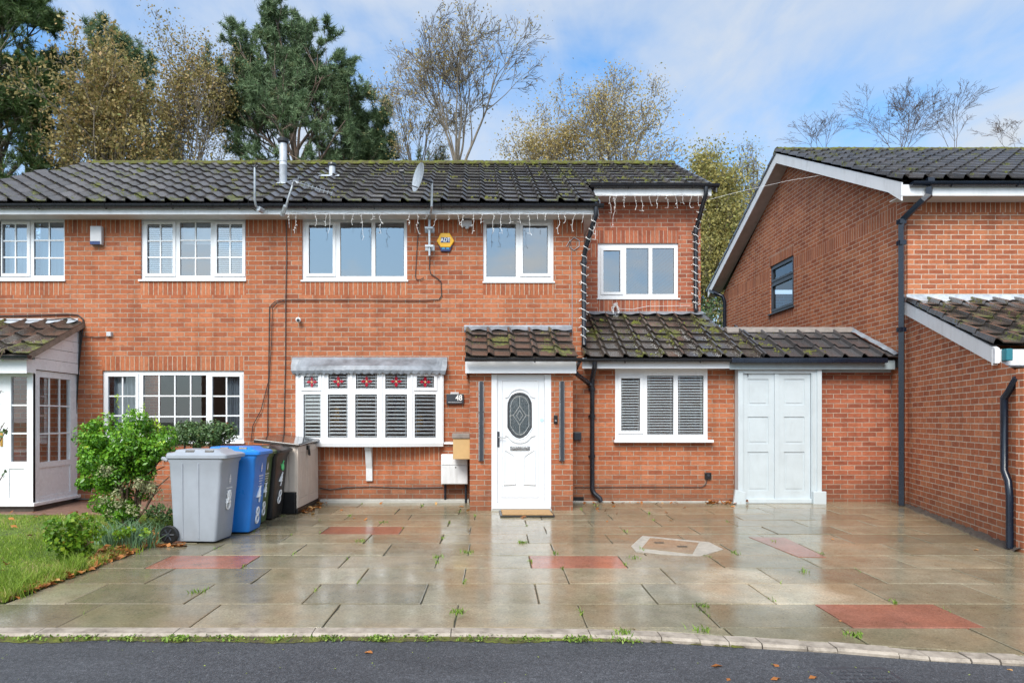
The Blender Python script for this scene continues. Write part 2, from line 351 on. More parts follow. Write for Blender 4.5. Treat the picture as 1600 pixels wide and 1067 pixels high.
class MB:
    def __init__(s): s.v, s.f, s.m, s.t = [], [], [], []
    def add(s, verts, faces, mat=0, tint=0.5):
        b = len(s.v); s.v.extend(verts)
        for f in faces:
            s.f.append([i + b for i in f]); s.m.append(mat); s.t.append(tint)
    def box(s, x0, x1, y0, y1, z0, z1, mat=0, tint=0.5):
        v = [(x, y, z) for z in (z0, z1) for y in (y0, y1) for x in (x0, x1)]
        s.add(v, [(0, 2, 3, 1), (4, 5, 7, 6), (0, 1, 5, 4), (2, 6, 7, 3), (0, 4, 6, 2), (1, 3, 7, 5)], mat, tint)
    def fbox(s, F, u0, u1, v0, v1, n0, n1, mat=0):
        v = [F.p(u, w, n) for n in (n0, n1) for w in (v0, v1) for u in (u0, u1)]
        s.add(v, [(0, 2, 3, 1), (4, 5, 7, 6), (0, 1, 5, 4), (2, 6, 7, 3), (0, 4, 6, 2), (1, 3, 7, 5)], mat)
    def prism(s, F, pts, n0, n1, mat=0, tint=0.5):
        k = len(pts)
        v = [F.p(u, w, n0) for u, w in pts] + [F.p(u, w, n1) for u, w in pts]
        f = [tuple(range(k, 2 * k)), tuple(reversed(range(k)))]
        f += [(i, (i + 1) % k, k + (i + 1) % k, k + i) for i in range(k)]
        s.add(v, f, mat, tint)
    def tube(s, pts, r, n=8, mat=0, cap=True, tint=0.5):
        pts = [Vector(p) for p in pts]; k = len(pts)
        rs = r if isinstance(r, (list, tuple)) else [r] * k
        ring = []; prev = None
        for i, p in enumerate(pts):
            a = (pts[i] - pts[i - 1]).normalized() if i else None
            b = (pts[i + 1] - pts[i]).normalized() if i < k - 1 else None
            d = (a + b) if (a is not None and b is not None) else (a if a is not None else b)
            if d.length < 1e-6: d = a
            sc = 1.0
            if a is not None and b is not None: sc = 1 / max(0.5, math.sqrt(max(0.01, (1 + a.dot(b)) / 2)))
            d.normalize()
            if prev is None:
                x = d.cross(Vector((0, 0, 1)))
                if x.length < 0.1: x = d.cross(Vector((0, 1, 0)))
            else:
                x = prev - d * prev.dot(d)
            x.normalize(); prev = x; y = d.cross(x)
            ring += [tuple(p + (x * math.cos(t) + y * math.sin(t)) * rs[i] * sc) for t in (2 * PI * j / n for j in range(n))]
        f = [(i * n + j, i * n + (j + 1) % n, (i + 1) * n + (j + 1) % n, (i + 1) * n + j) for i in range(k - 1) for j in range(n)]
        if cap: f += [tuple(reversed(range(n))), tuple(range((k - 1) * n, k * n))]
        s.add(ring, f, mat, tint)
    def lathe(s, c, prof, n=16, axis='z', mat=0):
        v = []
        for r, h in prof:
            for j in range(n):
                a = 2 * PI * j / n; x, y = r * math.cos(a), r * math.sin(a)
                v.append({'z': (c[0] + x, c[1] + y, c[2] + h), 'y': (c[0] + x, c[1] + h, c[2] + y), 'x': (c[0] + h, c[1] + x, c[2] + y)}[axis])
        k = len(prof)
        f = [(i * n + j, i * n + (j + 1) % n, (i + 1) * n + (j + 1) % n, (i + 1) * n + j) for i in range(k - 1) for j in range(n)]
        f += [tuple(reversed(range(n))), tuple(range((k - 1) * n, k * n))]
        s.add(v, f, mat)
    def loft(s, rings, mat=0, caps=True):
        n = len(rings[0]); v = [p for r in rings for p in r]; k = len(rings)
        f = [(i * n + j, i * n + (j + 1) % n, (i + 1) * n + (j + 1) % n, (i + 1) * n + j) for i in range(k - 1) for j in range(n)]
        if caps: f += [tuple(reversed(range(n))), tuple(range((k - 1) * n, k * n))]
        s.add(v, f, mat)
    def build(s, name, mats, parent=None, smooth=False, bevel=0.0, angle=40):
        me = bpy.data.meshes.new(name)
        me.from_pydata(s.v, [], s.f)
        if not isinstance(mats, (list, tuple)): mats = [mats]
        finish_mesh(me, mats, s.t)
        me.polygons.foreach_set('material_index', s.m)
        if smooth: me.polygons.foreach_set('use_smooth', [True] * len(s.f))
        o = bpy.data.objects.new(name, me); link(o, parent)
        if bevel:
            b = o.modifiers.new('bevel', 'BEVEL'); b.width = bevel; b.segments = 2; b.limit_method = 'ANGLE'; b.angle_limit = math.radians(30)
        if smooth:
            try: me.set_sharp_from_angle(angle=math.radians(angle))
            except Exception: pass
        return o
def build_np(name, V, Fc, tint, mats, parent=None, smooth=False):
    V = np.asarray(V, np.float32).reshape(-1, 3); Fc = np.asarray(Fc, np.int32); k = Fc.shape[1]; n = len(Fc)
    me = bpy.data.meshes.new(name)
    me.vertices.add(len(V)); me.vertices.foreach_set('co', V.ravel())
    me.loops.add(n * k); me.loops.foreach_set('vertex_index', Fc.ravel())
    me.polygons.add(n); me.polygons.foreach_set('loop_start', np.arange(n, dtype=np.int32) * k)
    try: me.polygons.foreach_set('loop_total', np.full(n, k, np.int32))
    except Exception: pass
    me.update(calc_edges=True)
    a = me.attributes.new('tint', 'FLOAT', 'FACE'); a.data.foreach_set('value', np.asarray(tint, np.float32))
    if smooth: me.polygons.foreach_set('use_smooth', np.ones(n, bool))
    me.materials.append(mats)
    o = bpy.data.objects.new(name, me); link(o, parent); return o

def tag(o, label, cat, group=None):
    o['label'] = label; o['category'] = cat
    if group: o['group'] = group
    return o
def kind(o, k): o['kind'] = k; return o
def thing(name, label, cat, loc=(0, 0, 0), group=None):
    o = bpy.data.objects.new(name, None); COL.objects.link(o); o.location = loc; o.empty_display_size = 0.2
    return tag(o, label, cat, group)
def copy_tree(o, parent=None, first=True):
    c = o.copy(); COL.objects.link(c); c.parent = parent
    for ch in list(o.children): copy_tree(ch, c, False)
    return c

def clip(poly, a, b, c):
    r = []
    for i in range(len(poly)):
        p, q = poly[i], poly[(i + 1) % len(poly)]
        dp, dq = a * p[0] + b * p[1] - c, a * q[0] + b * q[1] - c
        if dp <= 0: r.append(p)
        if (dp < 0 < dq) or (dq < 0 < dp):
            t = dp / (dp - dq); r.append((p[0] + (q[0] - p[0]) * t, p[1] + (q[1] - p[1]) * t))
    return r
def plate(mb, F, u0, u1, v0, v1, holes=(), th=0.1, mat=0, sold=(), smat=1, clips=(), edges=True, back=False):
    us, vs = {u0, u1}, {v0, v1}
    for h in list(holes) + list(sold):
        for q in (h[0], h[1]):
            if u0 < q < u1: us.add(q)
        for q in (h[2], h[3]):
            if v0 < q < v1: vs.add(q)
    us, vs = sorted(us), sorted(vs)
    inr = lambda L, u, v: any(h[0] < u < h[1] and h[2] < v < h[3] for h in L)
    for a, b in zip(us, us[1:]):
        for c, d in zip(vs, vs[1:]):
            if b - a < 1e-5 or d - c < 1e-5: continue
            cu, cv = (a + b) / 2, (c + d) / 2
            if inr(holes, cu, cv): continue
            poly = [(a, c), (b, c), (b, d), (a, d)]
            for cl in clips:
                poly = clip(poly, *cl)
                if len(poly) < 3: break
            if len(poly) < 3: continue
            mm = smat if inr(sold, cu, cv) else mat
            mb.add([F.p(u, v) for u, v in poly], [tuple(range(len(poly)))], mm)
            if back: mb.add([F.p(u, v, -th) for u, v in poly], [tuple(reversed(range(len(poly))))], mm)
    for a, b, c, d in [h[:4] for h in holes]:
        a, b, c, d = max(a, u0), min(b, u1), max(c, v0), min(d, v1)
        for P, Q in (((a, c), (b, c)), ((b, c), (b, d)), ((b, d), (a, d)), ((a, d), (a, c))):
            mb.add([F.p(*P), F.p(*Q), F.p(*Q, -th), F.p(*P, -th)], [(0, 1, 2, 3)], mat)
    if edges:
        for P, Q in (((u0, v0), (u1, v0)), ((u1, v0), (u1, v1)), ((u1, v1), (u0, v1)), ((u0, v1), (u0, v0))):
            mb.add([F.p(*P), F.p(*P, -th), F.p(*Q, -th), F.p(*Q)], [(0, 1, 2, 3)], mat)

def rect(px0, px1, py0, py1, Y):   # picture rectangle on a plane facing the street -> (x0,x1,z0,z1)
    return (xx(px0, Y), xx(px1, Y), zz(py1, Y), zz(py0, Y))

def slats(F, u0, u1, v0, v1, pitch, n, depth=0.02, th=0.010, tilt=0.85):
    mb = MB(); k = int((v1 - v0) / pitch)
    for i in range(k + 1):
        v = v0 + i * pitch
        pts = [(0, 0), (depth, depth * tilt), (depth, depth * tilt + th), (0, th)]
        a = [F.p(u0, v + q[1], n - q[0]) for q in pts]; b = [F.p(u1, v + q[1], n - q[0]) for q in pts]
        mb.add(a + b, [(0, 1, 5, 4), (1, 2, 6, 5), (2, 3, 7, 6), (3, 0, 4, 7), (0, 3, 2, 1), (4, 5, 6, 7)])
    for q in (0.12, 0.88):
        uu = u0 + (u1 - u0) * q
        mb.fbox(F, uu - 0.003, uu + 0.003, v0, v1, n + 0.001, n + 0.003)
    mb.fbox(F, u0, u1, v1, v1 + 0.03, n - depth, n + 0.002)
    return mb

def window(parent, F, u0, u1, v0, v1, lights, set_in=0.03, th=0.06, fmat=None, glass=None, sill=None, inner=None, bars='upvc', name='window'):
    """one window: its frame is the part, sashes, panes, sill and blinds are its sub-parts. lights: (u0,u1,v0,v1,opener,cols,rows)"""
    fmat = fmat or M['upvc']; glass = glass or M['glass']
    G = Fr(F.p(0, 0, -set_in), F.u, F.v, F.n)
    holes = []
    for L in lights:
        g = 0.035 if L[4] else 0.0
        holes.append((L[0] - g, L[1] + g, L[2] - g, L[3] + g))
    mb = MB(); plate(mb, G, u0, u1, v0, v1, holes, th, back=True)
    w = mb.build(name, fmat, parent)
    for L in lights:
        a, b, c, d, op, cols, rows = L[:7]
        if op:
            s = MB(); H = Fr(G.p(0, 0, 0.016), G.u, G.v, G.n)
            plate(s, H, a - 0.045, b + 0.045, c - 0.045, d + 0.045, [(a, b, c, d)], 0.016)
            H2 = Fr(G.p(0, 0, 0.001), G.u, G.v, G.n)
            plate(s, H2, a - 0.034, b + 0.034, c - 0.034, d + 0.034, [(a, b, c, d)], 0.04)
            s.build('sash', fmat, w)
        gk = MB(); K = Fr(G.p(0, 0, -0.018), G.u, G.v, G.n)
        plate(gk, K, a, b, c, d, [(a + 0.007, b - 0.007, c + 0.007, d - 0.007)], 0.004)
        gk.build('gasket', M['gasket'], w)
        p = MB(); p.add([G.p(a, c, -0.022), G.p(b, c, -0.022), G.p(b, d, -0.022), G.p(a, d, -0.022)], [(0, 1, 2, 3)])
        p.build('pane', glass, w)
        if cols > 1 or rows > 1:
            s = MB()
            for i in range(1, cols):
                q = a + (b - a) * i / cols; s.fbox(G, q - 0.011, q + 0.011, c, d, -0.016, -0.008)
            for i in range(1, rows):
                q = c + (d - c) * i / rows; s.fbox(G, a, b, q - 0.011, q + 0.011, -0.0165, -0.0075)
            s.build('glazing_bars', fmat, w)
        if len(L) > 7 and L[7]:
            t = L[7]
            if t[0] == 'slats': slats(G, a - 0.02, b + 0.02, c, d + 0.0, t[1], -0.028, t[1] * .36).build('blind', M['blind'], w)
            elif t[0] == 'curtain':
                s = MB(); n = 26; q0, q1 = a + (b - a) * t[1], a + (b - a) * t[2]; top = d + 0.05
                v = []
                for i in range(n + 1):
                    u = q0 + (q1 - q0) * i / n; dn = 0.025 * math.sin(i * 1.9)
                    v += [G.p(u, c - 0.05, -0.16 + dn), G.p(u, top, -0.16 + dn * 0.6)]
                s.add(v, [(2 * i, 2 * i + 2, 2 * i + 3, 2 * i + 1) for i in range(n)])
                s.build('curtain', M[t[3]], w)
            elif t[0] == 'panel':
                s = MB(); s.fbox(G, a, b, c + (d - c) * t[1], d + 0.02, -0.12, -0.11); s.build('blind', M[t[2]], w)
    if sill:
        s = MB(); s.fbox(F, sill[0], sill[1], sill[2], sill[3], -0.03, sill[4]); s.build('sill', fmat, w, bevel=0.004)
    return w

def half_gutter(mb, x0, x1, Y, z, r=0.055, n=8):
    pts = [(math.cos(PI + PI * i / n) * r, math.sin(PI + PI * i / n) * r) for i in range(n + 1)]
    pts2 = [(a * 0.88, b * 0.88) for a, b in reversed(pts)]
    ring = pts + pts2
    v = [(x0, Y + a, z + b) for a, b in ring] + [(x1, Y + a, z + b) for a, b in ring]; k = len(ring)
    f = [(i, (i + 1) % k, k + (i + 1) % k, k + i) for i in range(k)]
    mb.add(v, f)
    for xe in (x0, x1):
        v = [(xe, Y + a * 1.04, z + b * 1.04) for a, b in pts] + [(xe + 0.006, Y + a * 1.04, z + b * 1.04) for a, b in pts]; q = len(pts)
        mb.add(v, [tuple(range(q)), tuple(reversed(range(q, 2 * q)))] + [(i, i + 1, q + i + 1, q + i) for i in range(q - 1)])
    nb = max(1, int((x1 - x0) / 0.9))
    for i in range(nb):
        xb = x0 + (i + 0.6) * (x1 - x0) / nb
        mb.tube([(xb, Y - r - 0.004, z), (xb, Y - r * 0.72, z - r * 0.75), (xb, Y, z - r - 0.008), (xb, Y + r, z - 0.03)], 0.009, 5)
    for i in range(1, int((x1 - x0) / 2.6) + 1):
        xb = x0 + i * 2.6; p3 = [(a * 1.07, b * 1.07) for a, b in pts]
        v = [(xb, Y + a, z + b) for a, b in p3] + [(xb + 0.09, Y + a, z + b) for a, b in p3]; q = len(p3)
        mb.add(v, [(j, j + 1, q + j + 1, q + j) for j in range(q - 1)])

def downpipe(parent, pts, r=0.034, collars=(), mat='blackpvc', n=12):
    mb = MB(); mb.tube(pts, r, n)
    for c in collars:
        x, y, z = c[:3]; mb.lathe((x, y, z), [(r * 1.0, -0.02), (r * 1.22, -0.018), (r * 1.22, 0.03), (r * 1.0, 0.032)], n)
        mb.box(x - r * 1.5, x + r * 1.5, y + r * 0.6, y + r + 0.02, z - 0.012, z + 0.012)
    return mb.build('downpipe', M[mat], parent, smooth=True)

PROF = [(0, 0.0), (0.010, 0.052), (0.034, 0.055), (0.100, 0.006), (0.30, 0.0)]
def tiles(mb, O, A, D, N, u0, u1, rows, gauge, keep=None, tw=0.30, seed=1, lift=0.032, over=0.05, v0=0.0):
    rng = random.Random(seed); O, A, D, N = map(Vector, (O, A, D, N)); s = tw / 0.30
    nc = int(math.ceil((u1 - u0) / tw))
    for r in range(rows):
        for c in range(nc):
            ua = u0 + c * tw; va = v0 + r * gauge; vb = va + gauge
            if keep and not keep(ua + tw / 2, va + gauge / 2): continue
            j = rng.uniform(-0.006, 0.006); jn = rng.uniform(-0.002, 0.004); sk = rng.uniform(-0.004, 0.004)
            pr = [(q * s, h) for q, h in PROF if ua + q * s <= u1 + 1e-6]
            if len(pr) < 2: continue
            vt = max(v0 - 0.02, va - over)
            top = [O + A * (ua + q) + D * vt + N * (h + 0.002) for q, h in pr]
            bot = [O + A * (ua + q) + D * (vb + j + sk * q / s * 3) + N * (h + lift + jn) for q, h in pr]
            low = [p - N * 0.015 - D * 0.003 for p in bot]
            k = len(pr); v = [tuple(p) for p in top + bot + low]
            f = [(i, k + i, k + i + 1, i + 1) for i in range(k - 1)] + [(k + i, 2 * k + i, 2 * k + i + 1, k + i + 1) for i in range(k - 1)]
            f += [(0, 2 * k, k), (k - 1, 2 * k - 1, 3 * k - 1)]
            mb.add(v, f, 0, min(1, max(0, rng.gauss(0.45, 0.2))))

def ridge_cap(x0, x1, Y, z, parent, seed, r=0.11, mossy=True):
    rng = random.Random(seed); n = int((x1 - x0) / 0.04); k = 9; V = []
    ph = [rng.uniform(0, 9) for _ in range(4)]
    for i in range(n + 1):
        x = x0 + (x1 - x0) * i / n
        seg = (i * (x1 - x0) / n) % 0.42
        for j in range(k):
            a = PI * j / (k - 1)
            rr = r * (1 + 0.06 * (seg < 0.05)) + (rng.uniform(0, 0.022) if mossy else 0.002) * (0.4 + 0.6 * math.sin(x * 2.1 + ph[0]) ** 2)
            V.append((x, Y - math.cos(a) * rr * 1.15, z - 0.05 + math.sin(a) * rr * 0.9))
    f = [(i * k + j, (i + 1) * k + j, (i + 1) * k + j + 1, i * k + j + 1) for i in range(n) for j in range(k - 1)]
    f += [tuple(range(k)), tuple(reversed(range(n * k, n * k + k)))]
    mb = MB(); mb.add(V, f); return mb.build('ridge', M['moss'] if mossy else M['tile_clean'], parent)

def text(name, body, size, F, u, v, n, mat, parent, extrude=0.002, sx=1.0, align='CENTER'):
    cu = bpy.data.curves.new('lettering', 'FONT'); cu.body = body; cu.size = size; cu.extrude = extrude; cu.align_x = align; cu.align_y = 'CENTER'
    cu.offset = size * 0.012
    tmp = bpy.data.objects.new('lettering', cu); COL.objects.link(tmp)
    bpy.context.view_layer.update()
    me = bpy.data.meshes.new_from_object(tmp.evaluated_get(bpy.context.evaluated_depsgraph_get()))
    bpy.data.objects.remove(tmp)
    for q in me.vertices: q.co = Vector(F.p(u + q.co.x * sx, v + q.co.y, n + q.co.z))
    me.materials.clear(); me.materials.append(M[mat]); me.name = name
    o = bpy.data.objects.new(name, me); return link(o, parent)
# ================================================================== the pair of houses
YW = 10.70; YR = 12.0; FW = front(YW); FR = front(YR)
XP = xx(428, YW)                         # party line
def R(px0, px1, py0, py1, Y=YW): return rect(px0, px1, py0, py1, Y)
def L(px0, px1, py0, py1, op=False, c=1, r=1, extra=None, Y=YW):
    a, b, cc, d = rect(px0, px1, py0, py1, Y); return (a, b, cc, d, op, c, r, extra)
SOF = 4.545                              # soffit height
houseA = thing('brick_house', 'orange brick house at the left with georgian bar windows and white glazed porch', 'house', (-6.0, YW, 0))
houseB = thing('brick_house', 'orange brick house numbered 48 with white front door, bow window and mossy tiled roof', 'house', (0.0, YW, 0))

wA1 = R(-30, 101, 343, 437); wA2 = R(220, 384, 343, 437); wA3 = R(160, 381, 579, 690)
mb = MB()
hA = [(wA1[0], wA1[1], wA1[2], 4.6), (wA2[0], wA2[1], wA2[2], 4.6), wA3]
sA = [(-9, XP, 4.335, 4.6), (wA1[0] - .005, wA1[1] + .005, zz(461, YW), wA1[2]), (wA2[0] - .005, wA2[1] + .005, zz(461, YW), wA2[2]), (wA3[0] - .01, wA3[1] + .01, wA3[3], wA3[3] + .222)]
plate(mb, FW, -9.0, XP, -0.1, 4.6, hA, 0.10, 0, sA, 1)
mb.box(-9.0, -8.9, YW + 0.11, 17.5, -0.1, 5.0); mb.box(-9.0, XP, 17.5, 17.6, -0.1, 5.0)
mb.build('wall', [M['brick'], M['soldier']], houseA)

wB4 = R(472, 636, 343, 438); wB5 = R(755, 865, 343, 440); bay = R(466, 690, 583, 692)
XC = xx(912, YW)
mb = MB()
w7 = R(961, 1105, 576, 688)
hB = [(wB4[0], wB4[1], wB4[2], 4.6), (wB5[0], wB5[1], wB5[2], 4.6), bay, R(770, 858, 590, 786)]
sB = [(XP, XC, 4.335, 4.6), (wB4[0] - .005, wB4[1] + .005, zz(461, YW), wB4[2]), (wB5[0] - .005, wB5[1] + .005, zz(461, YW), wB5[2]),
      (bay[0] - .005, bay[1] + .02, zz(719, YW), bay[2])]
plate(mb, FW, XP, XC, -0.1, 4.6, hB, 0.10, 0, sB, 1)
# return to the set-back part, back and side walls
rz_ = lambda y: 4.70 + (y - 10.35) * .5317 - .12
mb.prism(Fr((XC - 0.1, 0, 0), (0, 1, 0), (0, 0, 1), (1, 0, 0)), [(YW + .101, -.1), (YR, -.1), (YR, rz_(YR)), (YW + .101, rz_(YW + .101))], 0, 0.1)
mb.box(XP, 3.96, 17.5, 17.6, -0.1, 5.0)
mb.box(3.86, 3.96, YR + 0.101, 17.49, -0.1, 5.2)
mb.build('wall', [M['brick'], M['soldier']], houseB)
mb = MB()
w6 = R(934, 1060, 380, 466, YR)
s6 = [(w6[0], w6[1], w6[3], w6[3] + .222), (w6[0], w6[1], zz(487, YR), w6[2]), (xx(918, YR), xx(934, YR), zz(402, YR), zz(381, YR))]
plate(mb, FR, XC, 3.96, -0.1, 5.30, [w6], 0.10, 0, s6, 1)
plate(mb, FW, XC + 0.002, 4.07 + .08, -0.1, 2.30, [w7], 0.10, 2)
mb.build('extension_wall', [M['brick2'], M['soldier2'], M['brick']], houseB)

# windows of the left house
window(houseA, FW, *wA1[:3], 4.56, [L(-26, -4, 350, 427, True, 2, 3, ('curtain', 0, 1, 'curtain')), L(2, 41, 350, 427, True, 2, 3, ('curtain', 0, .95, 'curtain')), L(51, 98, 347, 430, False, 2, 3, ('curtain', 0, 1, 'curtain2'))],
       sill=(wA1[0] - .02, wA1[1] + .02, wA1[2] - .03, wA1[2] + .0, .03))
window(houseA, FW, *wA2[:3], 4.56, [L(229, 269, 350, 427, True, 2, 3, ('slats', .03, .02)), L(280, 328, 347, 430, False, 2, 3, ('panel', .62, 'curtain')), L(338, 378, 350, 427, True, 2, 3, ('slats', .03, .02))],
       sill=(wA2[0] - .03, wA2[1] + .01, wA2[2] - .03, wA2[2] + .0, .03))
window(houseA, FW, *wA3, [L(168, 211, 588, 680, True, 2, 3, ('curtain', 0, 1, 'curtain2')), L(222, 321, 586, 683, False, 4, 3), L(331, 374, 588, 680, True, 2, 3, ('curtain', .35, 1, 'curtain2'))],
       glass=M['glasslow'], sill=(wA3[0] - .02, wA3[1] + .02, wA3[2] - .03, wA3[2] + .0, .05))
# windows of number 48
window(houseB, FW, *wB4[:3], 4.56, [L(482, 519.5, 351, 427, True), L(531, 580, 347, 431), L(586, 631, 347, 431)], sill=(wB4[0] - .02, wB4[1] + .02, wB4[2] - .025, wB4[2] + .0, .02))
window(houseB, FW, wB5[0], wB5[1], wB5[2], 4.56, [L(760, 806, 349, 432), L(817, 856, 352, 427, True)], sill=(wB5[0] - .01, wB5[1] + .02, wB5[2] - .025, wB5[2] + .0, .02))
window(houseB, FR, *w6, [L(943, 969.5, 391, 456, True, Y=YR), L(979, 1014, 387, 459, Y=YR), L(1020, 1054, 387, 459, Y=YR)], sill=(w6[0] - .02, w6[1] + .03, w6[2] - .025, w6[2] + .0, .02))
window(houseB, FW, *w7, [L(970, 999.5, 591, 673, True, 1, 1, ('slats', .043)), L(1011, 1052, 587, 679, False, 1, 1, ('slats', .043)), L(1059, 1099, 587, 679, False, 1, 1, ('slats', .043))],
       glass=M['glasslow'], set_in=-0.012, sill=(xx(958, YW), xx(1112, YW), w7[2] - .03, w7[2] + .012, .10))
# dim rooms behind the glass
mb = MB()
for (a, b, c, d) in ((wA3[0] - .3, wA3[1] + .3, .1, 2.4), (bay[0] - .3, bay[1] + .3, .1, 2.4), (w7[0] - .2, 3.9, .1, 2.3)):
    mb.add([(a, YW + 2.6, c), (b, YW + 2.6, c), (b, YW + 2.6, d), (a, YW + 2.6, d)], [(0, 1, 2, 3)])
mb.build('inner_wall', M['interior'], houseB)
mb = MB(); rng = random.Random(5)
cols = [(M['gold'], 0), (M['navy'], 1), (M['interior'], 2)]
for i in range(14):
    x = bay[0] + .1 + rng.random() * 2.0; z = .9 + rng.random() * .75
    mb.box(x, x + rng.uniform(.06, .25), YW + .9 + rng.random(), YW + 1.95, z, z + rng.uniform(.05, .3), rng.randint(0, 2))
mb.build('room_furniture', [m for m, _ in cols], houseB)

# ------------------------------------------------------------ bow window
bow = MB(); NB = 5
edges_px = [466, 506, 549.5, 596, 643, 690]
import bisect
def bow_y(x):
    t = (x - bay[0]) / (bay[1] - bay[0]); return YW - 0.07 - 0.16 * (1 - (2 * t - 1) ** 2)
bx = []
for i, e in enumerate(edges_px):
    y = YW - .07
    for _ in range(5): y = bow_y(xx(e, y))
    bx.append((xx(e, y), y))
up_g = [(475, 498), (513, 543), (556, 589), (602, 636), (651, 678)]
lo_g = [(474, 501), (512, 543), (555, 589), (602, 636), (648, 681)]
winB = None
posts = MB()
for i in range(5):
    (xa, ya), (xb, yb) = bx[i], bx[i + 1]
    d = Vector((xb - xa, yb - ya, 0)); Ln = d.length; d.normalize(); n = Vector((d.y, -d.x, 0))
    F = Fr((xa, ya, 0), d, (0, 0, 1), n); ym = (ya + yb) / 2
    def U(px):   # where the ray through px meets this facet
        k = (px - HX) / F_PX
        return (k * ya - xa) / (d.x - k * d.y)
    z0, z1 = zz(693, ym), zz(582, ym)
    mid = zz(612, ym)
    lights = [(U(up_g[i][0]), U(up_g[i][1]), zz(607.5 - 2 * (i in (0, 4)), ym), zz(584 + 3.5 * (i in (0, 4)), ym), i in (0, 4), 1, 1, ('slats', .045, .035)),
              (U(lo_g[i][0]), U(lo_g[i][1]), zz(683.5, ym), zz(616, ym), False, 1, 1, ('slats', .0575, .04))]
    if i == 0:
        winB = window(houseB, F, 0.0, Ln, z0, z1, lights, set_in=0, glass=M['glasslow'], name='bow_window')
        par = winB
    else:
        w = window(houseB, F, 0.0, Ln, z0, z1, lights, set_in=0, glass=M['glasslow'], name='bow_window')
    posts.tube([(xa, ya + .012, z0 + .002), (xa, ya + .012, z1 - .002)], 0.026, 8)
    # red leaded motif in the top light
    cu, cv = (lights[0][0] + lights[0][1]) / 2, (lights[0][2] + lights[0][3]) / 2
    s = MB(); o = -0.0185
    for (du, dv, su, sv) in ((0, .045, .028, .045), (0, -.045, .028, .045), (.05, 0, .042, .026), (-.05, 0, .042, .026)):
        s.prism(F, [(cu + du - su, cv + dv), (cu + du, cv + dv - sv), (cu + du + su, cv + dv), (cu + du, cv + dv + sv)], o, o + .003)
    for (du, dv) in ((.045, .04), (-.045, .04), (.045, -.04), (-.045, -.04)):
        s.prism(F, [(cu + du - .014, cv + dv), (cu + du, cv + dv - .014), (cu + du + .014, cv + dv), (cu + du, cv + dv + .014)], o, o + .003, 1)
    s.prism(F, [(cu - .018, cv), (cu, cv - .02), (cu + .018, cv), (cu, cv + .02)], o + .0035, o + .005, 2)
    s.fbox(F, cu - .003, cu + .003, lights[0][2], lights[0][3], o - .001, o + .0015, 1)
    s.build('leaded_motif', [M['red'], M['leadline'], M['tan']], winB if i == 0 else w)
xa, ya = bx[-1]; posts.tube([(xa, ya + .012, z0 + .002), (xa, ya + .012, z1 - .002)], 0.026, 8)
for (xe, ye) in (bx[0], bx[-1]):
    posts.box(min(xe, xe + (.03 if xe > 0 else -.03)) - .01, xe + .03, ye, YW, z0, z1)
posts.build('bay_post', M['upvc'], houseB, smooth=True)
# sill, soffit under the bow, lead roof
def bow_ring(off, z, n=24, xo=0.03):
    r = []
    for i in range(n + 1):
        x = bay[0] - xo + (bay[1] - bay[0] + 2 * xo) * i / n
        r.append((x, min(YW - .002, bow_y(max(bay[0], min(bay[1], x))) - off), z))
    return r
zs = zz(692, YW - .15)
s = MB()
lo, hi = bow_ring(.035, zs - .055), bow_ring(.05, zs + .004)
n = len(lo); back = [(lo[-1][0], YW - .001, lo[0][2]), (lo[0][0], YW - .001, lo[0][2])]; backh = [(lo[-1][0], YW - .001, hi[0][2]), (lo[0][0], YW - .001, hi[0][2])]
ringl, ringh = lo + back, hi + backh
s.loft([ringl, ringh]); 
s.box(bx[-1][0], xx(708, YW), YW - .05, YW - .001, zs - .022, zs + .01)
s.build('bay_sill', M['upvc'], houseB)
s = MB(); zt = zz(582, YW - .15); rng = random.Random(3)
r0 = [(x, y, z + .028 * math.sin(i * 2.3) * .5 - .01) for i, (x, y, z) in enumerate(bow_ring(.055, zt - .012, 60, .06))]
r1 = [(x, y, z + .004 * rng.uniform(-1, 1)) for x, y, z in bow_ring(.07, zt + .03, 60, .075)]
r2 = [(x * 1.0, y, z) for x, y, z in bow_ring(.03, zt + .10, 60, .09)]
r3 = [(r2[i][0], YW - .035, zz(560, YW - .03) - .015) for i in range(61)]
r4 = [(p[0], YW - .006, zz(558, YW)) for p in r3]
V = r0 + r1 + r2 + r3 + r4; k = 61
s.add(V, [(a * k + i, a * k + i + 1, (a + 1) * k + i + 1, (a + 1) * k + i) for a in range(4) for i in range(60)])
for e in (0, 60):
    s.add([V[a * k + e] for a in range(5)] + [(V[e][0], YW - .001, V[e][2])], [(0, 1, 2, 3, 4, 5)])
s.add([r0[i] for i in range(61)] + [(x, YW - .001, z) for x, y, z in r0], [(i, i + 1, 62 + i, 61 + i) for i in range(60)])
s.build('lead_canopy', M['lead'], houseB)
# corbel bracket
F = Fr((xx(573.5, 10.45), 0, 0), (0, -1, 0), (0, 0, 1), (1, 0, 0))
s = MB(); s.prism(F, [(-YW + .002, zs - .06), (-YW + .002, zz(751, YW)), (-YW + .05, zz(751, YW)), (-YW + .055, zz(731, YW)), (-YW + .09, zz(722, YW)), (-YW + .15, zz(704, YW - .12)), (-YW + .19, zz(702, YW - .15)), (-YW + .19, zs - .06)], -.05, .05)
s.build('bay_bracket', M['meter'], houseB, bevel=.006)

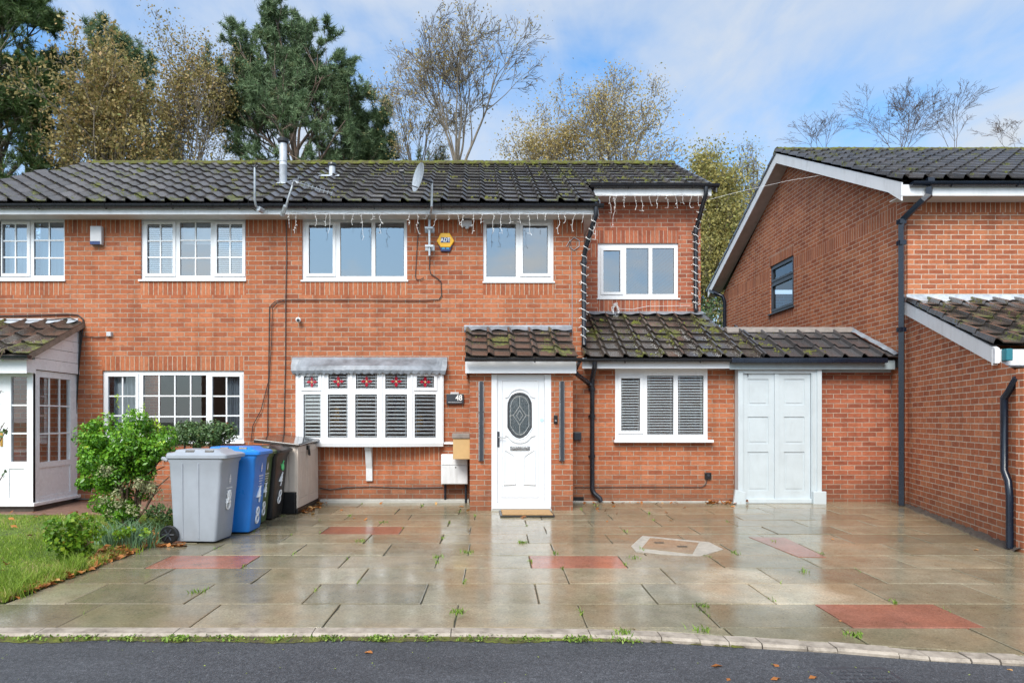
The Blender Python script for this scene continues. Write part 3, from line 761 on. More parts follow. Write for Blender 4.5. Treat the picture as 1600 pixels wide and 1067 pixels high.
# ------------------------------------------------------------ main roof
PITCH = math.radians(28.0); Yr, Zr = 14.0, 6.64
D = Vector((0, -math.cos(PITCH), -math.sin(PITCH))); N = Vector((0, -math.sin(PITCH), math.cos(PITCH))); A = Vector((1, 0, 0))
O = Vector((0, Yr, Zr)); GA = .3445
leftx = lambda v: -7.86 - v / 4.13 * 1.35
def keepA(u, v): return leftx(v) < u < XR
def keepB(u, v): return XR < u and (u < 1.80 or v < 8 * GA) and u < 4.02
XR = -3.26
m1 = MB(); tiles(m1, O, A, D, N, -9.26, XR, 12, GA, lambda u, v: u > leftx(v), seed=11); m1.build('roof_tiles', M['tile'], houseA)
m1 = MB(); tiles(m1, O, A, D, N, XR, 1.86, 12, GA, None, seed=12); tiles(m1, O, A, D, N, 1.84, 4.07, 8, GA, None, seed=13, tw=.2975); m1.build('roof_tiles', M['tile'], houseB)
def deck(parent, x0t, x0b, x1, rows, name='roof_deck'):
    a, b = O - N * .01, O + D * (rows * GA - .02) - N * .012
    mb = MB(); mb.add([(x0b, b.y, b.z), (x1, b.y, b.z), (x1, a.y, a.z), (x0t, a.y, a.z)], [(0, 1, 2, 3)])
    mb.add([(x0t, a.y, a.z), (x1, a.y, a.z), (x1, 17.8, 4.6), (x0b, 17.8, 4.6)], [(0, 1, 2, 3)])
    return mb
deck(houseA, -7.86, -9.2, XR, 12).build('roof_deck', M['tile_clean'], houseA)
mb = deck(houseB, XR, XR, 1.86, 12)
a, b = O - N * .01, O + D * (8 * GA - .02) - N * .012
mb.add([(1.86, b.y, b.z), (4.05, b.y, b.z), (4.05, a.y, a.z), (1.86, a.y, a.z)], [(0, 1, 2, 3)])
mb.add([(1.86, a.y, a.z), (4.05, a.y, a.z), (4.05, 17.8, 4.6), (1.86, 17.8, 4.6)], [(0, 1, 2, 3)])
mb.add([(3.95, YR, 5.0), (3.95, Yr, Zr - .04), (3.95, 17.55, 4.7), (3.95, 17.5, 3.8)], [(0, 1, 2, 3)])
mb.build('roof_deck', M['tile_clean'], houseB)
ridge_cap(-7.88, XR, Yr, Zr + .03, houseA, 3); ridge_cap(XR, 4.06, Yr, Zr + .03, houseB, 4)
# verge of the projecting eaves corner and the right-hand end
mb = MB()
for xv, r0_, r1_ in ((1.865, 8, 12), (4.075, 0, 8)):
    p0, p1 = O + D * (r0_ * GA) + N * .02, O + D * (r1_ * GA) + N * .02
    mb.add([(xv, p0.y, p0.z + .01), (xv, p1.y, p1.z + .01), (xv, p1.y, p1.z - .10), (xv, p0.y, p0.z - .10)] + [(xv + .02, p0.y, p0.z + .01), (xv + .02, p1.y, p1.z + .01), (xv + .02, p1.y, p1.z - .10), (xv + .02, p0.y, p0.z - .10)],
           [(0, 1, 2, 3), (7, 6, 5, 4), (0, 4, 5, 1), (1, 5, 6, 2), (2, 6, 7, 3), (3, 7, 4, 0)])
mb.build('verge', M['tile_clean'], houseB)
# eaves: fascia, soffit, gutter
YF = 10.38
for H, x0, x1 in ((houseA, -9.3, XP), (houseB, XP + .002, 1.86)):
    mb = MB(); mb.box(x0, x1, YF, YF + .022, SOF - .012, 4.675); mb.build('fascia', M['fascia'], H)
    mb = MB(); mb.box(x0, x1, YF + .023, YW - .001 if x1 < 1 else YW - .001, SOF, SOF + .012); mb.build('soffit', M['soffit'], H)
    mb = MB(); half_gutter(mb, x0, x1 + (.06 if x1 > 1 else -.004), YF - .058, 4.665, .056); mb.build('gutter', M['blackpvc'], H, smooth=True)
mb = MB(); mb.box(1.84, 1.865, YF, 11.7, SOF - .012, 4.70); mb.box(1.69, 1.839, YW, 11.7, SOF, SOF + .012)
mb.box(xx(928, 11.62), 4.02, 11.62, 11.642, 5.225, 5.375)
mb.box(3.99, 4.015, 11.643, 12.6, 5.225, 5.40)
mb.build('fascia', M['fascia'], houseB)
mb = MB(); mb.box(1.70, 3.985, 11.643, YR - .001, 5.235, 5.247); mb.build('soffit', M['soffit'], houseB)
mb = MB(); half_gutter(mb, xx(922, 11.55), 4.12, 11.56, 5.40, .056); mb.build('gutter', M['blackpvc'], houseB, smooth=True)
# main downpipes
xg = xx(931, 10.33)
downpipe(houseB, [(xg, YF - .06, 4.63), (xg, YF - .06, 4.50), (xx(926, 10.4), YF + .0, 4.38), (xx(914, 10.6), YW - .07, 4.02), (xx(912.5, 10.63), YW - .06, 3.90), (xx(912.5, 10.63), YW - .06, 2.62), (xx(912.5, 10.63), YW - .09, 2.55)],
         .036, [(xx(912.5, 10.63), YW - .06, z) for z in (3.86,)])
xg = xx(1103, 11.56); xd = xx(1087, 11.94)
downpipe(houseB, [(xg, 11.56, 5.36), (xg, 11.56, 5.24), (xg - .02, 11.62, 5.12), (xd + .03, 11.9, 4.86), (xd, YR - .06, 4.74), (xd, YR - .06, 3.36), (xd, YR - .10, 3.30)], .036, [(xd, YR - .06, z) for z in (4.7, 3.5)])

# ------------------------------------------------------------ front porch of number 48
YP = 9.80; FP = front(YP)
px0, px1 = xx(734, YP), xx(895, YP); dx0, dx1 = xx(768, YP), xx(861, YP)
mb = MB()
for a, b in ((px0, dx0), (dx1, px1)):
    mb.fbox(FP, a, b, -.1, zz(583, YP), -.215, 0)
mb.fbox(FP, dx0, dx1, zz(584, YP), zz(583, YP), -.215, 0)
for xa, s_ in ((px0, 1), (px1 - .1, 1)):
    mb.box(xa, xa + .1, YP + .216, YW - .001, -.1, 2.15)
mb.build('porch_wall', M['brick'], houseB)
mb = MB(); mb.box(xx(727, 9.68), xx(900.5, 9.68), 9.68, 9.70, zz(583, 9.68), zz(563, 9.68)); mb.box(xx(727, 9.68), xx(727, 9.68) + .02, 9.702, YW - .001, zz(583, 9.68), 2.30)
mb.box(xx(900.5, 9.68) - .02, xx(900.5, 9.68), 9.702, YW - .001, zz(583, 9.68), 2.24)
mb.box(px0 + .01, px1 - .0, 9.702, YP - .001, 2.062, 2.072); mb.build('porch_fascia', M['door'], houseB)
# roof
pr0 = Vector((0, YW - .01, 2.80)); pr1 = Vector((0, 9.60, 2.27)); d = (pr1 - pr0); Lp = d.length; d.normalize(); nn = Vector((0, d.z, -d.y))
mb = MB(); tiles(mb, pr0, A, d, nn, -.175, 1.43, 4, Lp / 4, seed=21, tw=.321, lift=.03); mb.build('porch_roof_tiles', M['tile_low'], houseB)
mb = MB(); p = pr0 - nn * .01; q = pr1 - nn * .01 - d * .03
mb.add([(-.16, q.y, q.z), (1.42, q.y, q.z), (1.42, p.y, p.z), (-.16, p.y, p.z)] + [(-.16, YW - .01, 2.1), (1.42, YW - .01, 2.1)], [(0, 1, 2, 3), (0, 3, 4), (1, 5, 2)])
mb.build('porch_roof_deck', M['mortarbed'], houseB)
def flashing(name, parent, x0, x1, Y, zb, zt, mat, seed, proud=.05):
    rng = random.Random(seed); n = max(10, int((x1 - x0) / .03)); V = []
    for i in range(n + 1):
        x = x0 + (x1 - x0) * i / n; w = .012 * math.sin(x * 21 + seed)
        V += [(x, Y - .004, zt + rng.uniform(-.002, .002)), (x, Y - .010, (zt + zb) / 2 + .02), (x, Y - proud * .6, zb + .03), (x, Y - proud - .04, zb - .005 + w)]
    mb = MB(); mb.add(V, [(i * 4 + j, i * 4 + j + 1, i * 4 + j + 5, i * 4 + j + 4) for i in range(n) for j in range(3)])
    mb.box(x0, x1, Y - .0035, Y - .001, zb - .03, zt)
    return mb.build(name, M[mat], parent)
flashing('flashing', houseB, xx(725, YW), xx(893, YW), YW, 2.80, zz(508, YW), 'lead', 1, .07)
mb = MB(); half_gutter(mb, xx(726, 9.54), xx(909, 9.54), 9.545, 2.262, .05); mb.build('porch_gutter', M['blackpvc'], houseB, smooth=True)
# fillet of mortar on the top tiles
# front door
FD = front(YP + .03)
def U9(px): return xx(px, YP + .02)
def V9(py): return zz(py, YP + .02)
mb = MB(); fr = Fr(FP.p(0, 0, .004), FP.u, FP.v, FP.n)
leaf = (U9(776.5), U9(850.5), V9(785), V9(586))
plate(mb, fr, dx0, dx1, V9(795), zz(585, YP), [leaf], .09)
dframe = mb.build('door_frame', M['door'], houseB)
mb = MB(); mb.fbox(FP, dx0 - .005, dx1 + .005, V9(798), V9(794.5), -.05, .05); mb.build('threshold', M['stone'], houseB)
mb = MB(); mb.fbox(FP, dx0 + .01, dx1 - .01, V9(794), V9(789), .005, .03); mb.build('door_sill', M['door'], dframe, bevel=.004)
mb = MB()
gl = [(812, 612.5), (819, 613.5), (825, 617), (829, 623), (831.5, 629), (832, 640), (832, 660), (832, 668), (829, 673), (824, 680), (818, 684.5), (812, 686), (806, 684.5), (800, 680), (795, 673), (792, 668), (792, 660), (792, 640), (792.5, 629), (795, 623), (799, 617), (805, 613.5)]
FDf = Fr(FP.p(0, 0, -.02), FP.u, FP.v, FP.n)
mb.fbox(FDf, leaf[0] + .003, leaf[1] - .003, leaf[2] + .004, leaf[3] - .003, -.045, 0)
def bead(pts, r=.009, closed=False, o=0.0, sides=6):
    P = [FDf.p(U9(a), V9(b), o) for a, b in pts]
    if closed: P.append(P[0])
    mb.tube(P, r, sides)
bead([(784, 594), (841, 594), (841, 776), (784, 776)], .010, True)
def arc(cx, cy, rx, ry, a0, a1, n=14): return [(cx + rx * math.cos(math.radians(a0 + (a1 - a0) * i / n)), cy - ry * math.sin(math.radians(a0 + (a1 - a0) * i / n))) for i in range(n + 1)]
top = [(789, 621)] + [(793, 620)] + arc(812, 622, 18, 14.5, 165, 15) + [(832, 620), (836, 621)]
bot = [(789, 680), (794, 681)] + arc(812, 679, 17, 12.5, 200, 340) + [(831, 681), (836, 680)]
bead(top, .017); bead(bot, .017)
for s_ in (-1, 1):
    P = [(812 + s_ * 24, 703), (812 + s_ * 20, 704), (812 + s_ * 12, 709), (812 + s_ * 7, 713), (812 + s_ * 7, 756), (812 + s_ * 24, 757)]
    bead(P, .014, True)
door = mb.build('door', M['door'], houseB, smooth=True)
mb = MB(); P = [(U9(a), V9(b)) for a, b in gl]; mb.prism(FDf, P, .001, .003); mb.build('door_glass', M['doorglass'], door)
mb = MB(); bead(gl, .0085, True, .002, 8); mb.build('glass_surround', M['door'], door, smooth=True)
mb = MB(); inn = [(812 + (a - 812) * .72, 649 + (b - 649) * .82) for a, b in gl]; bead(inn, .0035, True, .005, 5)
for dpt in ([(812, 634), (822, 649), (812, 664), (802, 649)], [(812, 641), (817, 649), (812, 657), (807, 649)]): bead(dpt, .0035, True, .005, 5)
bead([(812, 620), (812, 634)], .003, False, .005, 5); bead([(812, 664), (812, 679)], .003, False, .005, 5); bead([(797, 649), (802, 649)], .003, False, .005, 5); bead([(822, 649), (827, 649)], .003, False, .005, 5)
mb.build('leading', M['silver'], door)
mb = MB(); inn = [(812 + (a - 812) * .9, 649 + (b - 649) * .92) for a, b in gl]; bead(inn, .012, True, .001, 4); mb.build('glass_border', M['leadline'], door)
mb = MB(); mb.fbox(FDf, U9(777), U9(780.5), V9(698), V9(674), .002, .012); mb.build('handle_plate', M['charcoal'], door, bevel=.002)
mb = MB(); P = [FDf.p(U9(779), V9(683), .01), FDf.p(U9(779), V9(683), .05), FDf.p(U9(790), V9(684), .05)]; mb.tube(P, .006, 8); mb.build('handle', M['steel'], door, smooth=True)
mb = MB(); mb.fbox(FDf, U9(797), U9(828), V9(703.5), V9(696.5), .001, .012); mb.fbox(FDf, U9(799), U9(826), V9(702), V9(698.5), .0125, .02); mb.build('letter_plate', M['steel'], door, bevel=.002)
mb = MB(); mb.lathe(FDf.p(U9(846.5), V9(656), .004), [(.026, 0), (.026, -.004)], 20, 'y'); mb.build('sticker', M['greenglow'], door)

# ------------------------------------------------------------ low roof of the side extension and the link
Ye, Ze = 10.40, 2.33; Yt, Zt = 12.0, 3.24
p0 = Vector((0, Yt, Zt)); p1 = Vector((0, Ye, Ze)); d = p1 - p0; Ls = d.length; d.normalize(); nn = Vector((0, d.z, -d.y))
if nn.z < 0: nn = -nn
rows = 6; ga = Ls / rows
vridge = Ls * (12.0 - 11.35) / 1.6
def keepL(u, v):
    if u < 1.64: return False
    if v < vridge - .05: return u < 4.05 + v * .2
    return u < 6.30 + (v - vridge) / (Ls - vridge) * .2
mb = MB(); tiles(mb, p0, A, d, nn, 1.60 + .04, 4.04, rows, ga, None, seed=31); tiles(mb, p0 + d * ga * 2, A, d, nn, 4.04, 4.42, rows - 2, ga, None, seed=32)
mb.build('low_roof_tiles', M['tile_low'], houseB)
mb = MB(); tiles(mb, p0 + d * ga * 2.45, A, d, nn, 4.40, 6.50, 3, (Ls - ga * 2.45) / 3, lambda u, v: u < 6.28 + v * .12, seed=33)
mb.build('link_roof_tiles', M['tile_clean'], houseB)
mb = MB(); a = p0 - nn * .012; b = p1 - nn * .012 - d * .03; c = p0 + d * vridge - nn * .012
mb.add([(1.70, b.y, b.z), (6.5, b.y, b.z), (6.28, c.y, c.z), (4.2, c.y, c.z), (4.02, a.y, a.z), (1.70, a.y, a.z)], [(0, 1, 2, 3, 4, 5)])
mb.add([(4.0, c.y, c.z), (6.28, c.y, c.z), (6.28, 12.6, 2.2), (4.0, 12.6, 2.2)], [(0, 1, 2, 3)])
mb.add([(6.28, c.y, c.z), (6.5, b.y, b.z), (6.5, b.y, 2.2), (6.28, 12.6, 2.2)], [(0, 1, 2, 3)])
mb.build('low_roof_deck', M['tile_clean'], houseB)
mb = MB(); zc = c.z
mb.prism(Fr((xx(1133, 11.35), 0, 0), (0, 1, 0), (0, 0, 1), (1, 0, 0)), [(11.24, zc - .02), (11.27, zc + .055), (11.35, zc + .085), (11.43, zc + .055), (11.46, zc - .02)], 0, 2.10); mb.build('link_ridge', M['tancap'], houseB, bevel=.01)
mb = MB(); V = []
rng = random.Random(9)
for i in range(16):
    t = i / 15; x = 6.27 + .22 * t; P = Vector((0, 11.35, zc)).lerp(Vector((0, Ye, Ze)), t)
    V += [(x - .09, P.y, P.z + .05 + rng.uniform(0, .02)), (x - .02, P.y, P.z + .085 + rng.uniform(0, .015)), (x + .05, P.y, P.z + .03)]
mb.add(V, [(i * 3 + j, i * 3 + j + 1, i * 3 + j + 4, i * 3 + j + 3) for i in range(15) for j in range(2)]); mb.build('verge_flashing', M['lead'], houseB)
flashing('flashing', houseB, xx(917, YR), 4.00, YR, 3.25, zz(486.5, YR), 'lead', 5, .08)
xs = xx(1140, 10.47)
mb = MB(); mb.box(XC - .06, xs, 10.47, 10.49, zz(575.5, 10.47), zz(559, 10.47)); mb.box(XC + .0, xs, 10.491, YW - .001, zz(575, 10.47), zz(575, 10.47) + .01); mb.build('extension_fascia', M['door'], houseB)
mb = MB(); mb.box(xs + .002, 6.45, 10.46, 10.48, zz(577, 10.46), zz(563, 10.46)); mb.box(4.12, 6.45, 10.481, YW - .001, zz(576, 10.46), zz(576, 10.46) + .01)
mb.box(xx(1285, 10.56), xx(1392, 10.56), 10.56, 10.58, zz(582, 10.56), zz(575.5, 10.56)); mb.build('link_fascia', M['greyboard'], houseB)
mb = MB(); half_gutter(mb, xx(906, 10.4), xx(1141, 10.4), 10.395, 2.325, .048); mb.build('extension_gutter', M['blackpvc'], houseB, smooth=True)
mb = MB(); mb.box(xx(1142, 10.4), xx(1385, 10.4), 10.35, 10.455, 2.262, 2.335); mb.build('link_gutter', M['bluepvc'], houseB, bevel=.01)
xq = xx(926, 10.60)
downpipe(houseB, [(xq, 10.40, 2.29), (xq, 10.42, 2.20), (xq, YW - .07, 2.05), (xq, YW - .06, 1.9), (xq, YW - .06, .30), (xx(929, 10.6), YW - .07, .24), (xx(938, 10.55), YW - .12, .17), (xx(939.5, 10.55), YW - .125, .12)], .036,
         [(xq, YW - .06, z) for z in (1.87, 1.45, .82)])
downpipe(houseB, [(xx(899, 10.3), 10.2, 2.09), (xx(902, 10.4), 10.35, 2.075), (xx(921, 10.6), YW - .06, 1.96), (xq, YW - .065, 1.93)], .034)
mb = MB(); mb.tube([(xx(905, 9.6), 9.56, 2.22), (xx(900, 9.9), 9.9, 2.14), (xx(898, 10.2), 10.25, 2.09)], .03, 8); mb.build('gutter_outlet', M['blackpvc'], houseB, smooth=True)

# link: door piece and wall
mb = MB(); plate(mb, FW, 4.152, 6.80, -.1, 2.25, [R(1156, 1281, 582, 790)], .10); mb.build('link_wall', M['brick2'], houseB)
YD = 10.52; FL = front(YD)
def UL(px): return xx(px, YD)
def VL(py): return zz(py, YD)
mb = MB(); plate(mb, FL, UL(1153.5), UL(1283), VL(794), VL(575.5), [(UL(1161), UL(1268), VL(779), VL(583))], .14)
mb.fbox(FL, UL(1269.5), UL(1272), VL(779), VL(584), .001, .012); mb.fbox(FL, UL(1276), UL(1283), VL(779), VL(576), .001, .02)
lf = mb.build('garage_door_frame', M['greydoor'], houseB)
mb = MB()
mb.prism(FL, [(UL(1143.5), VL(787)), (UL(1163), VL(796)), (UL(1163), VL(768)), (UL(1147), VL(764))], .012, .07)
mb.prism(FL, [(UL(1268), VL(795)), (UL(1288), VL(795)), (UL(1288), VL(767)), (UL(1268), VL(767))], .012, .07); mb.build('plinth_block', M['greydoor'], lf, bevel=.008)
for k, (a, b) in enumerate(((1161.5, 1211), (1218.5, 1267.5))):
    mb = MB(); G = Fr(FL.p(0, 0, -.035), FL.u, FL.v, FL.n)
    pans = [(UL(a + 8), UL(b - 9), VL(633), VL(592)), (UL(a + 8), UL(b - 9), VL(693.5), VL(651)), (UL(a + 8), UL(b - 9), VL(767), VL(706))]
    plate(mb, G, UL(a), UL(b), VL(779), VL(583), pans, .012)
    mb.fbox(G, UL(a), UL(b), VL(779), VL(583), -.045, -.0125)
    for q in pans: mb.fbox(G, q[0] + .035, q[1] - .035, q[2] + .035, q[3] - .035, -.012, -.006)
    mb.build('door_leaf', M['greydoor'], lf)
mb = MB(); mb.fbox(FL, UL(1211.3), UL(1218.2), VL(779), VL(583.5), -.05, -.022); mb.build('door_stop', M['greydoor'], lf)
mb = MB(); mb.fbox(FL, UL(1163.5), UL(1267.7), VL(786), VL(779.5), .001, .02); mb.fbox(FL, UL(1163.5), UL(1267.7), VL(794), VL(787.5), .001, .05); mb.build('bottom_rail', M['greydoor'], lf, bevel=.006)
mb = MB(); mb.tube([FL.p(UL(1169), VL(584), -.03), FL.p(UL(1169), VL(584), -.01), FL.p(UL(1169), VL(588), -.005)], .006, 6); mb.build('hook', M['charcoal'], lf)

# ------------------------------------------------------------ glazed porch of the left house
XS = -6.30; YPf = 9.62; FS = Fr((XS, 0, 0), (0, 1, 0), (0, 0, 1), (1, 0, 0)); FF = front(YPf)
def yside(px): return F_PX * XS / (px - HX)
zb = .22
mb = MB(); gy0, gy1 = yside(62), yside(110)
gz0, gz1 = .78, 2.04
lz0, lz1 = .28, .70
plate(mb, FS, YPf + .002, YW - .001, zb, 2.10, [(gy0, gy1, gz0 + .0, gz1 - .03), (gy0, gy1, lz0, lz1)], .06)
side = mb.build('porch_side_frame', M['upvc'], houseA)
mb = MB(); mb.add([FS.p(gy0, gz0, -.03), FS.p(gy1, gz0, -.03), FS.p(gy1, gz1, -.03), FS.p(gy0, gz1, -.03)], [(0, 1, 2, 3)]); mb.build('pane', M['glasslow'], side)
mb = MB()
for i in (1, 2): q = gy0 + (gy1 - gy0) * i / 3; mb.fbox(FS, q - .011, q + .011, gz0, gz1 - .03, -.028, -.012)
for i in (1, 2): q = gz0 + (gz1 - .03 - gz0) * i / 3; mb.fbox(FS, gy0, gy1, q - .011, q + .011, -.027, -.011)
mb.build('glazing_bars', M['upvc'], side)
mb = MB(); mb.fbox(FS, gy0, gy1, lz0, lz1, -.04, -.015); mb.build('lower_panel', M['upvc'], side)
mb = MB(); fx0 = -8.4
def UF(px): return xx(px, YPf)
def VF(py): return zz(py, YPf)
h1 = (UF(17), UF(42), .80, 2.0); h2 = (UF(14), UF(38), .28, .70); h3 = (-8.2, -7.3, .8, 2.0)
plate(mb, FF, fx0, XS, zb, 2.10, [h1, h2, h3], .06)
mb.fbox(FF, UF(-2) - .003, UF(-2) + .003, zb, 2.0, .001, .004)
mb.fbox(FF, XS - .06, XS + .012, zb, 2.10, .001, .012)
fr_ = mb.build('porch_front_frame', M['upvc'], houseA)
mb = MB()
for h in (h1, h3):
    mb = MB(); mb.add([FF.p(h[0], h[2], -.03), FF.p(h[1], h[2], -.03), FF.p(h[1], h[3], -.03), FF.p(h[0], h[3], -.03)], [(0, 1, 2, 3)]); mb.build('pane', M['glasslow'], fr_)
mb = MB(); mb.fbox(FF, h2[0], h2[1], h2[2], h2[3], -.04, -.012); mb.build('lower_panel', M['upvc'], fr_)
for i in (1, 2):
    mb = MB(); q = .8 + 1.2 * i / 3; mb.fbox(FF, h1[0], h1[1], q - .011, q + .011, -.028, -.012); mb.build('glazing_bar', M['upvc'], fr_)
mb = MB(); mb.fbox(FF, UF(1), UF(4.5), VF(697), VF(675), .002, .012); mb.tube([FF.p(UF(2.5), VF(683), .01), FF.p(UF(2.5), VF(683), .045), FF.p(UF(-8), VF(684), .045)], .008, 8); mb.build('door_handle', M['gold'], fr_)
mb = MB()
mb.prism(Fr((0, 0, zb - .05), (1, 0, 0), (0, 1, 0), (0, 0, 1)), [(fx0, YPf - .06), (XS + .06, YPf - .06), (XS + .06, YW - .002), (fx0, YW - .002)], 0, .049); mb.build('porch_sill', M['upvc'], houseA, bevel=.008)
mb = MB(); mb.box(fx0, XS + .02, YPf - .01, YW - .002, -.1, zb - .052); mb.build('porch_plinth', M['darkrev'], houseA)
# cladding gable, fascia, roof
zt_ = zz(500, YW); ze_ = 2.27; ys = 9.36
mb = MB()
Fg = Fr((XS + .0, 0, 0), (0, 1, 0), (0, 0, 1), (1, 0, 0))
sl = (zt_ - .1 - ze_) / (YW - ys)
zz_l = lambda y: ze_ + (y - ys) * sl
for i in range(5):
    z0_, z1_ = 2.11 + i * .165, 2.11 + (i + 1) * .165 - .006
    poly = [(YPf + .0, z0_), (YW - .003, z0_), (YW - .003, z1_), (YPf, z1_)]
    poly = clip(poly, -sl, 1.0, ze_ - ys * sl - .02)
    if len(poly) >= 3: mb.prism(Fg, poly, .0, .035 - .003 * (i % 2))
mb.build('gable_cladding', M['upvc'], houseA)
mb = MB(); mb.box(fx0, XS + .05, ys + .06, ys + .08, zz(583, ys + .06) , zz(562, ys + .06)); mb.box(fx0, XS + .04, ys + .081, YPf - .001, 2.09, 2.10); mb.box(XS + .001, XS + .05, ys + .081, YPf - .001, 2.05, 2.24); mb.build('porch_fascia', M['upvc'], houseA)
q0 = Vector((0, YW - .01, zt_ - .04)); q1 = Vector((0, ys, ze_ + .02)); d = q1 - q0; Lq = d.length; d.normalize(); nn = Vector((0, d.z, -d.y)); nn = -nn if nn.z < 0 else nn
mb = MB(); tiles(mb, q0, A, d, nn, XS + .12 - .32 * 7, XS + .12, 4, Lq / 4, seed=41, tw=.32, lift=.03); mb.build('porch_roof_tiles', M['tile_low'], houseA)
mb = MB(); a_, b_ = q0 - nn * .012, q1 - nn * .012; mb.add([(fx0, b_.y, b_.z), (XS + .11, b_.y, b_.z), (XS + .11, a_.y, a_.z), (fx0, a_.y, a_.z)], [(0, 1, 2, 3)])
c_, e_ = q0 - nn * .075, q1 - nn * .075
mb.add([(XS + .115, b_.y, b_.z + .03), (XS + .115, a_.y, a_.z + .03), (XS + .115, c_.y, c_.z), (XS + .115, e_.y, e_.z)], [(0, 1, 2, 3)])
mb.build('porch_verge', M['mortarbed'], houseA)
flashing('flashing', houseA, fx0, xx(122, YW), YW, zt_ - .05, zt_ + .02, 'leadw', 7, .08)
mb = MB(); half_gutter(mb, fx0, XS + .15, ys - .045, 2.275, .05); mb.build('porch_gutter', M['blackpvc'], houseA, smooth=True)

# concrete plinth strip at the wall foot
mb = MB(); mb.box(xx(500, 10.6), px0 - .02, YW - .12, YW - .001, .02, gz(YW) + .05); mb.box(px1 + .01, 4.15, YW - .05, YW - .001, .02, gz(YW) + .018); mb.build('step', M['stone'], houseB, bevel=.01)

# ================================================================== right-hand house
XG = 6.54; YC = 10.30
houseC = thing('brick_house', 'red brick house at the right seen gable side on, with white bargeboards', 'house', (XG, YC, 0))
Fg = Fr((XG, 0, 0), (0, -1, 0), (0, 0, 1), (-1, 0, 0)); YB = 18.0; YA = 14.15
zE = 4.72; zA = 6.84
sl = (zA - zE) / (YA - YC)
mb = MB()
wy0, wy1 = F_PX * XG / (1240 - HX), F_PX * XG / (1203 - HX); wz0, wz1 = zz(478, wy0), zz(398, wy0)
gw = (-wy1, -wy0, wz0, wz1)
plate(mb, Fg, -YB, -YC, -.1, 7.2, [gw], .10, 0, [(-YB, -YC - .26, 4.50, 4.725), (gw[0] - .02, gw[1] + .02, wz1, wz1 + .225), (gw[0] - .02, gw[1] + .02, wz0 - .2, wz0)], 1,
      clips=[(sl, 1.0, zE - sl * YC), (-sl, 1.0, zA + sl * YA)], edges=False)
FC = front(YC)
zs0 = zz(308, YC); zs1 = zz(332, YC)
plate(mb, FC, XG + .001, 13.0, -.1, 4.80, [], .10, 0, [(XG + .22, 13.0, zs1, 4.80)], 1, edges=False)
mb.box(12.9, 13.0, YC + .11, YB, -.1, 4.7); mb.box(XG + .11, 13.0, YB - .1, YB, -.1, 4.7)
# angled lower side wall and its front
tv = Vector((-.97, -3.4, 0)).normalized(); FA_ = Fr((XG, YC, 0), tv, (0, 0, 1), (tv.y, -tv.x, 0))
ZT0 = 3.06; slA = .333
def wallpt(u): return (XG + tv.x * u, YC + tv.y * u)
plate(mb, FA_, 0.002, 3.52, -.1, 3.3, [], .10, 0, [], 1, clips=[(slA, 1.0, ZT0 - .03)], edges=False)
ex, ey = wallpt(3.52)
mb.build('wall', [M['brick3'], M['soldier3']], houseC)
mb = MB(); plate(mb, front(ey), ex, 10.5, -.1, 1.92, [], .10); mb.build('garage_front_wall', M['brick3'], houseC)
# gable window
wd = window(houseC, Fg, *gw, [(gw[0] + .09, gw[1] - .09, wz0 + .09, wz0 + .60, True, 1, 1), (gw[0] + .09, gw[1] - .09, wz0 + .74, wz1 - .09, True, 1, 1)], fmat=M['charcoal'], glass=M['glasslow'], set_in=.03, sill=(gw[0] - .04, gw[1] + .04, wz0 - .03, wz0, .04))
# main roof of the right house
XV = XG - .30
zr_ = 6.98; Oc = Vector((0, YA, zr_)); e1 = Vector((0, 9.93, 4.90)); d = e1 - Oc; Lc = d.length; d.normalize(); nn = Vector((0, d.z, -d.y)); nn = -nn if nn.z < 0 else nn
mb = MB(); tiles(mb, Oc, A, d, nn, XV - .02, 13.2, 13, Lc / 13, seed=51); mb.build('roof_tiles', M['tile'], houseC)
mb = MB()
a_, b_ = Oc - nn * .012, e1 - nn * .012 - d * .03; rb = Vector((0, 2 * YA - 9.93, 4.90))
mb.add([(XV, b_.y, b_.z), (13.2, b_.y, b_.z), (13.2, a_.y, a_.z), (XV, a_.y, a_.z)], [(0, 1, 2, 3)])
mb.add([(XV, a_.y, a_.z), (13.2, a_.y, a_.z), (13.2, rb.y, rb.z), (XV, rb.y, rb.z)], [(0, 1, 2, 3)]); mb.build('roof_deck', M['tile_clean'], houseC)
ridge_cap(XV, 13.2, YA, zr_ + .02, houseC, 6)
# tile ends seen along the rear verge
mb = MB(); rng = random.Random(4)
for i in range(13):
    t0, t1 = i / 13, (i + 1) / 13 + .01
    y0, y1 = YA + (rb.y - YA) * t0, YA + (rb.y - YA) * t1; z0, z1 = zr_ + (rb.z - zr_) * t0 + .0, zr_ + (rb.z - zr_) * t1 + .03
    mb.prism(Fr((XV - .02, 0, 0), (0, 1, 0), (0, 0, 1), (1, 0, 0)), [(y0, z0), (y0, z0 - .05), (y1, z1 - .06), (y1, z1)], 0, .32)
mb.build('verge_tiles', M['tile_clean'], houseC)
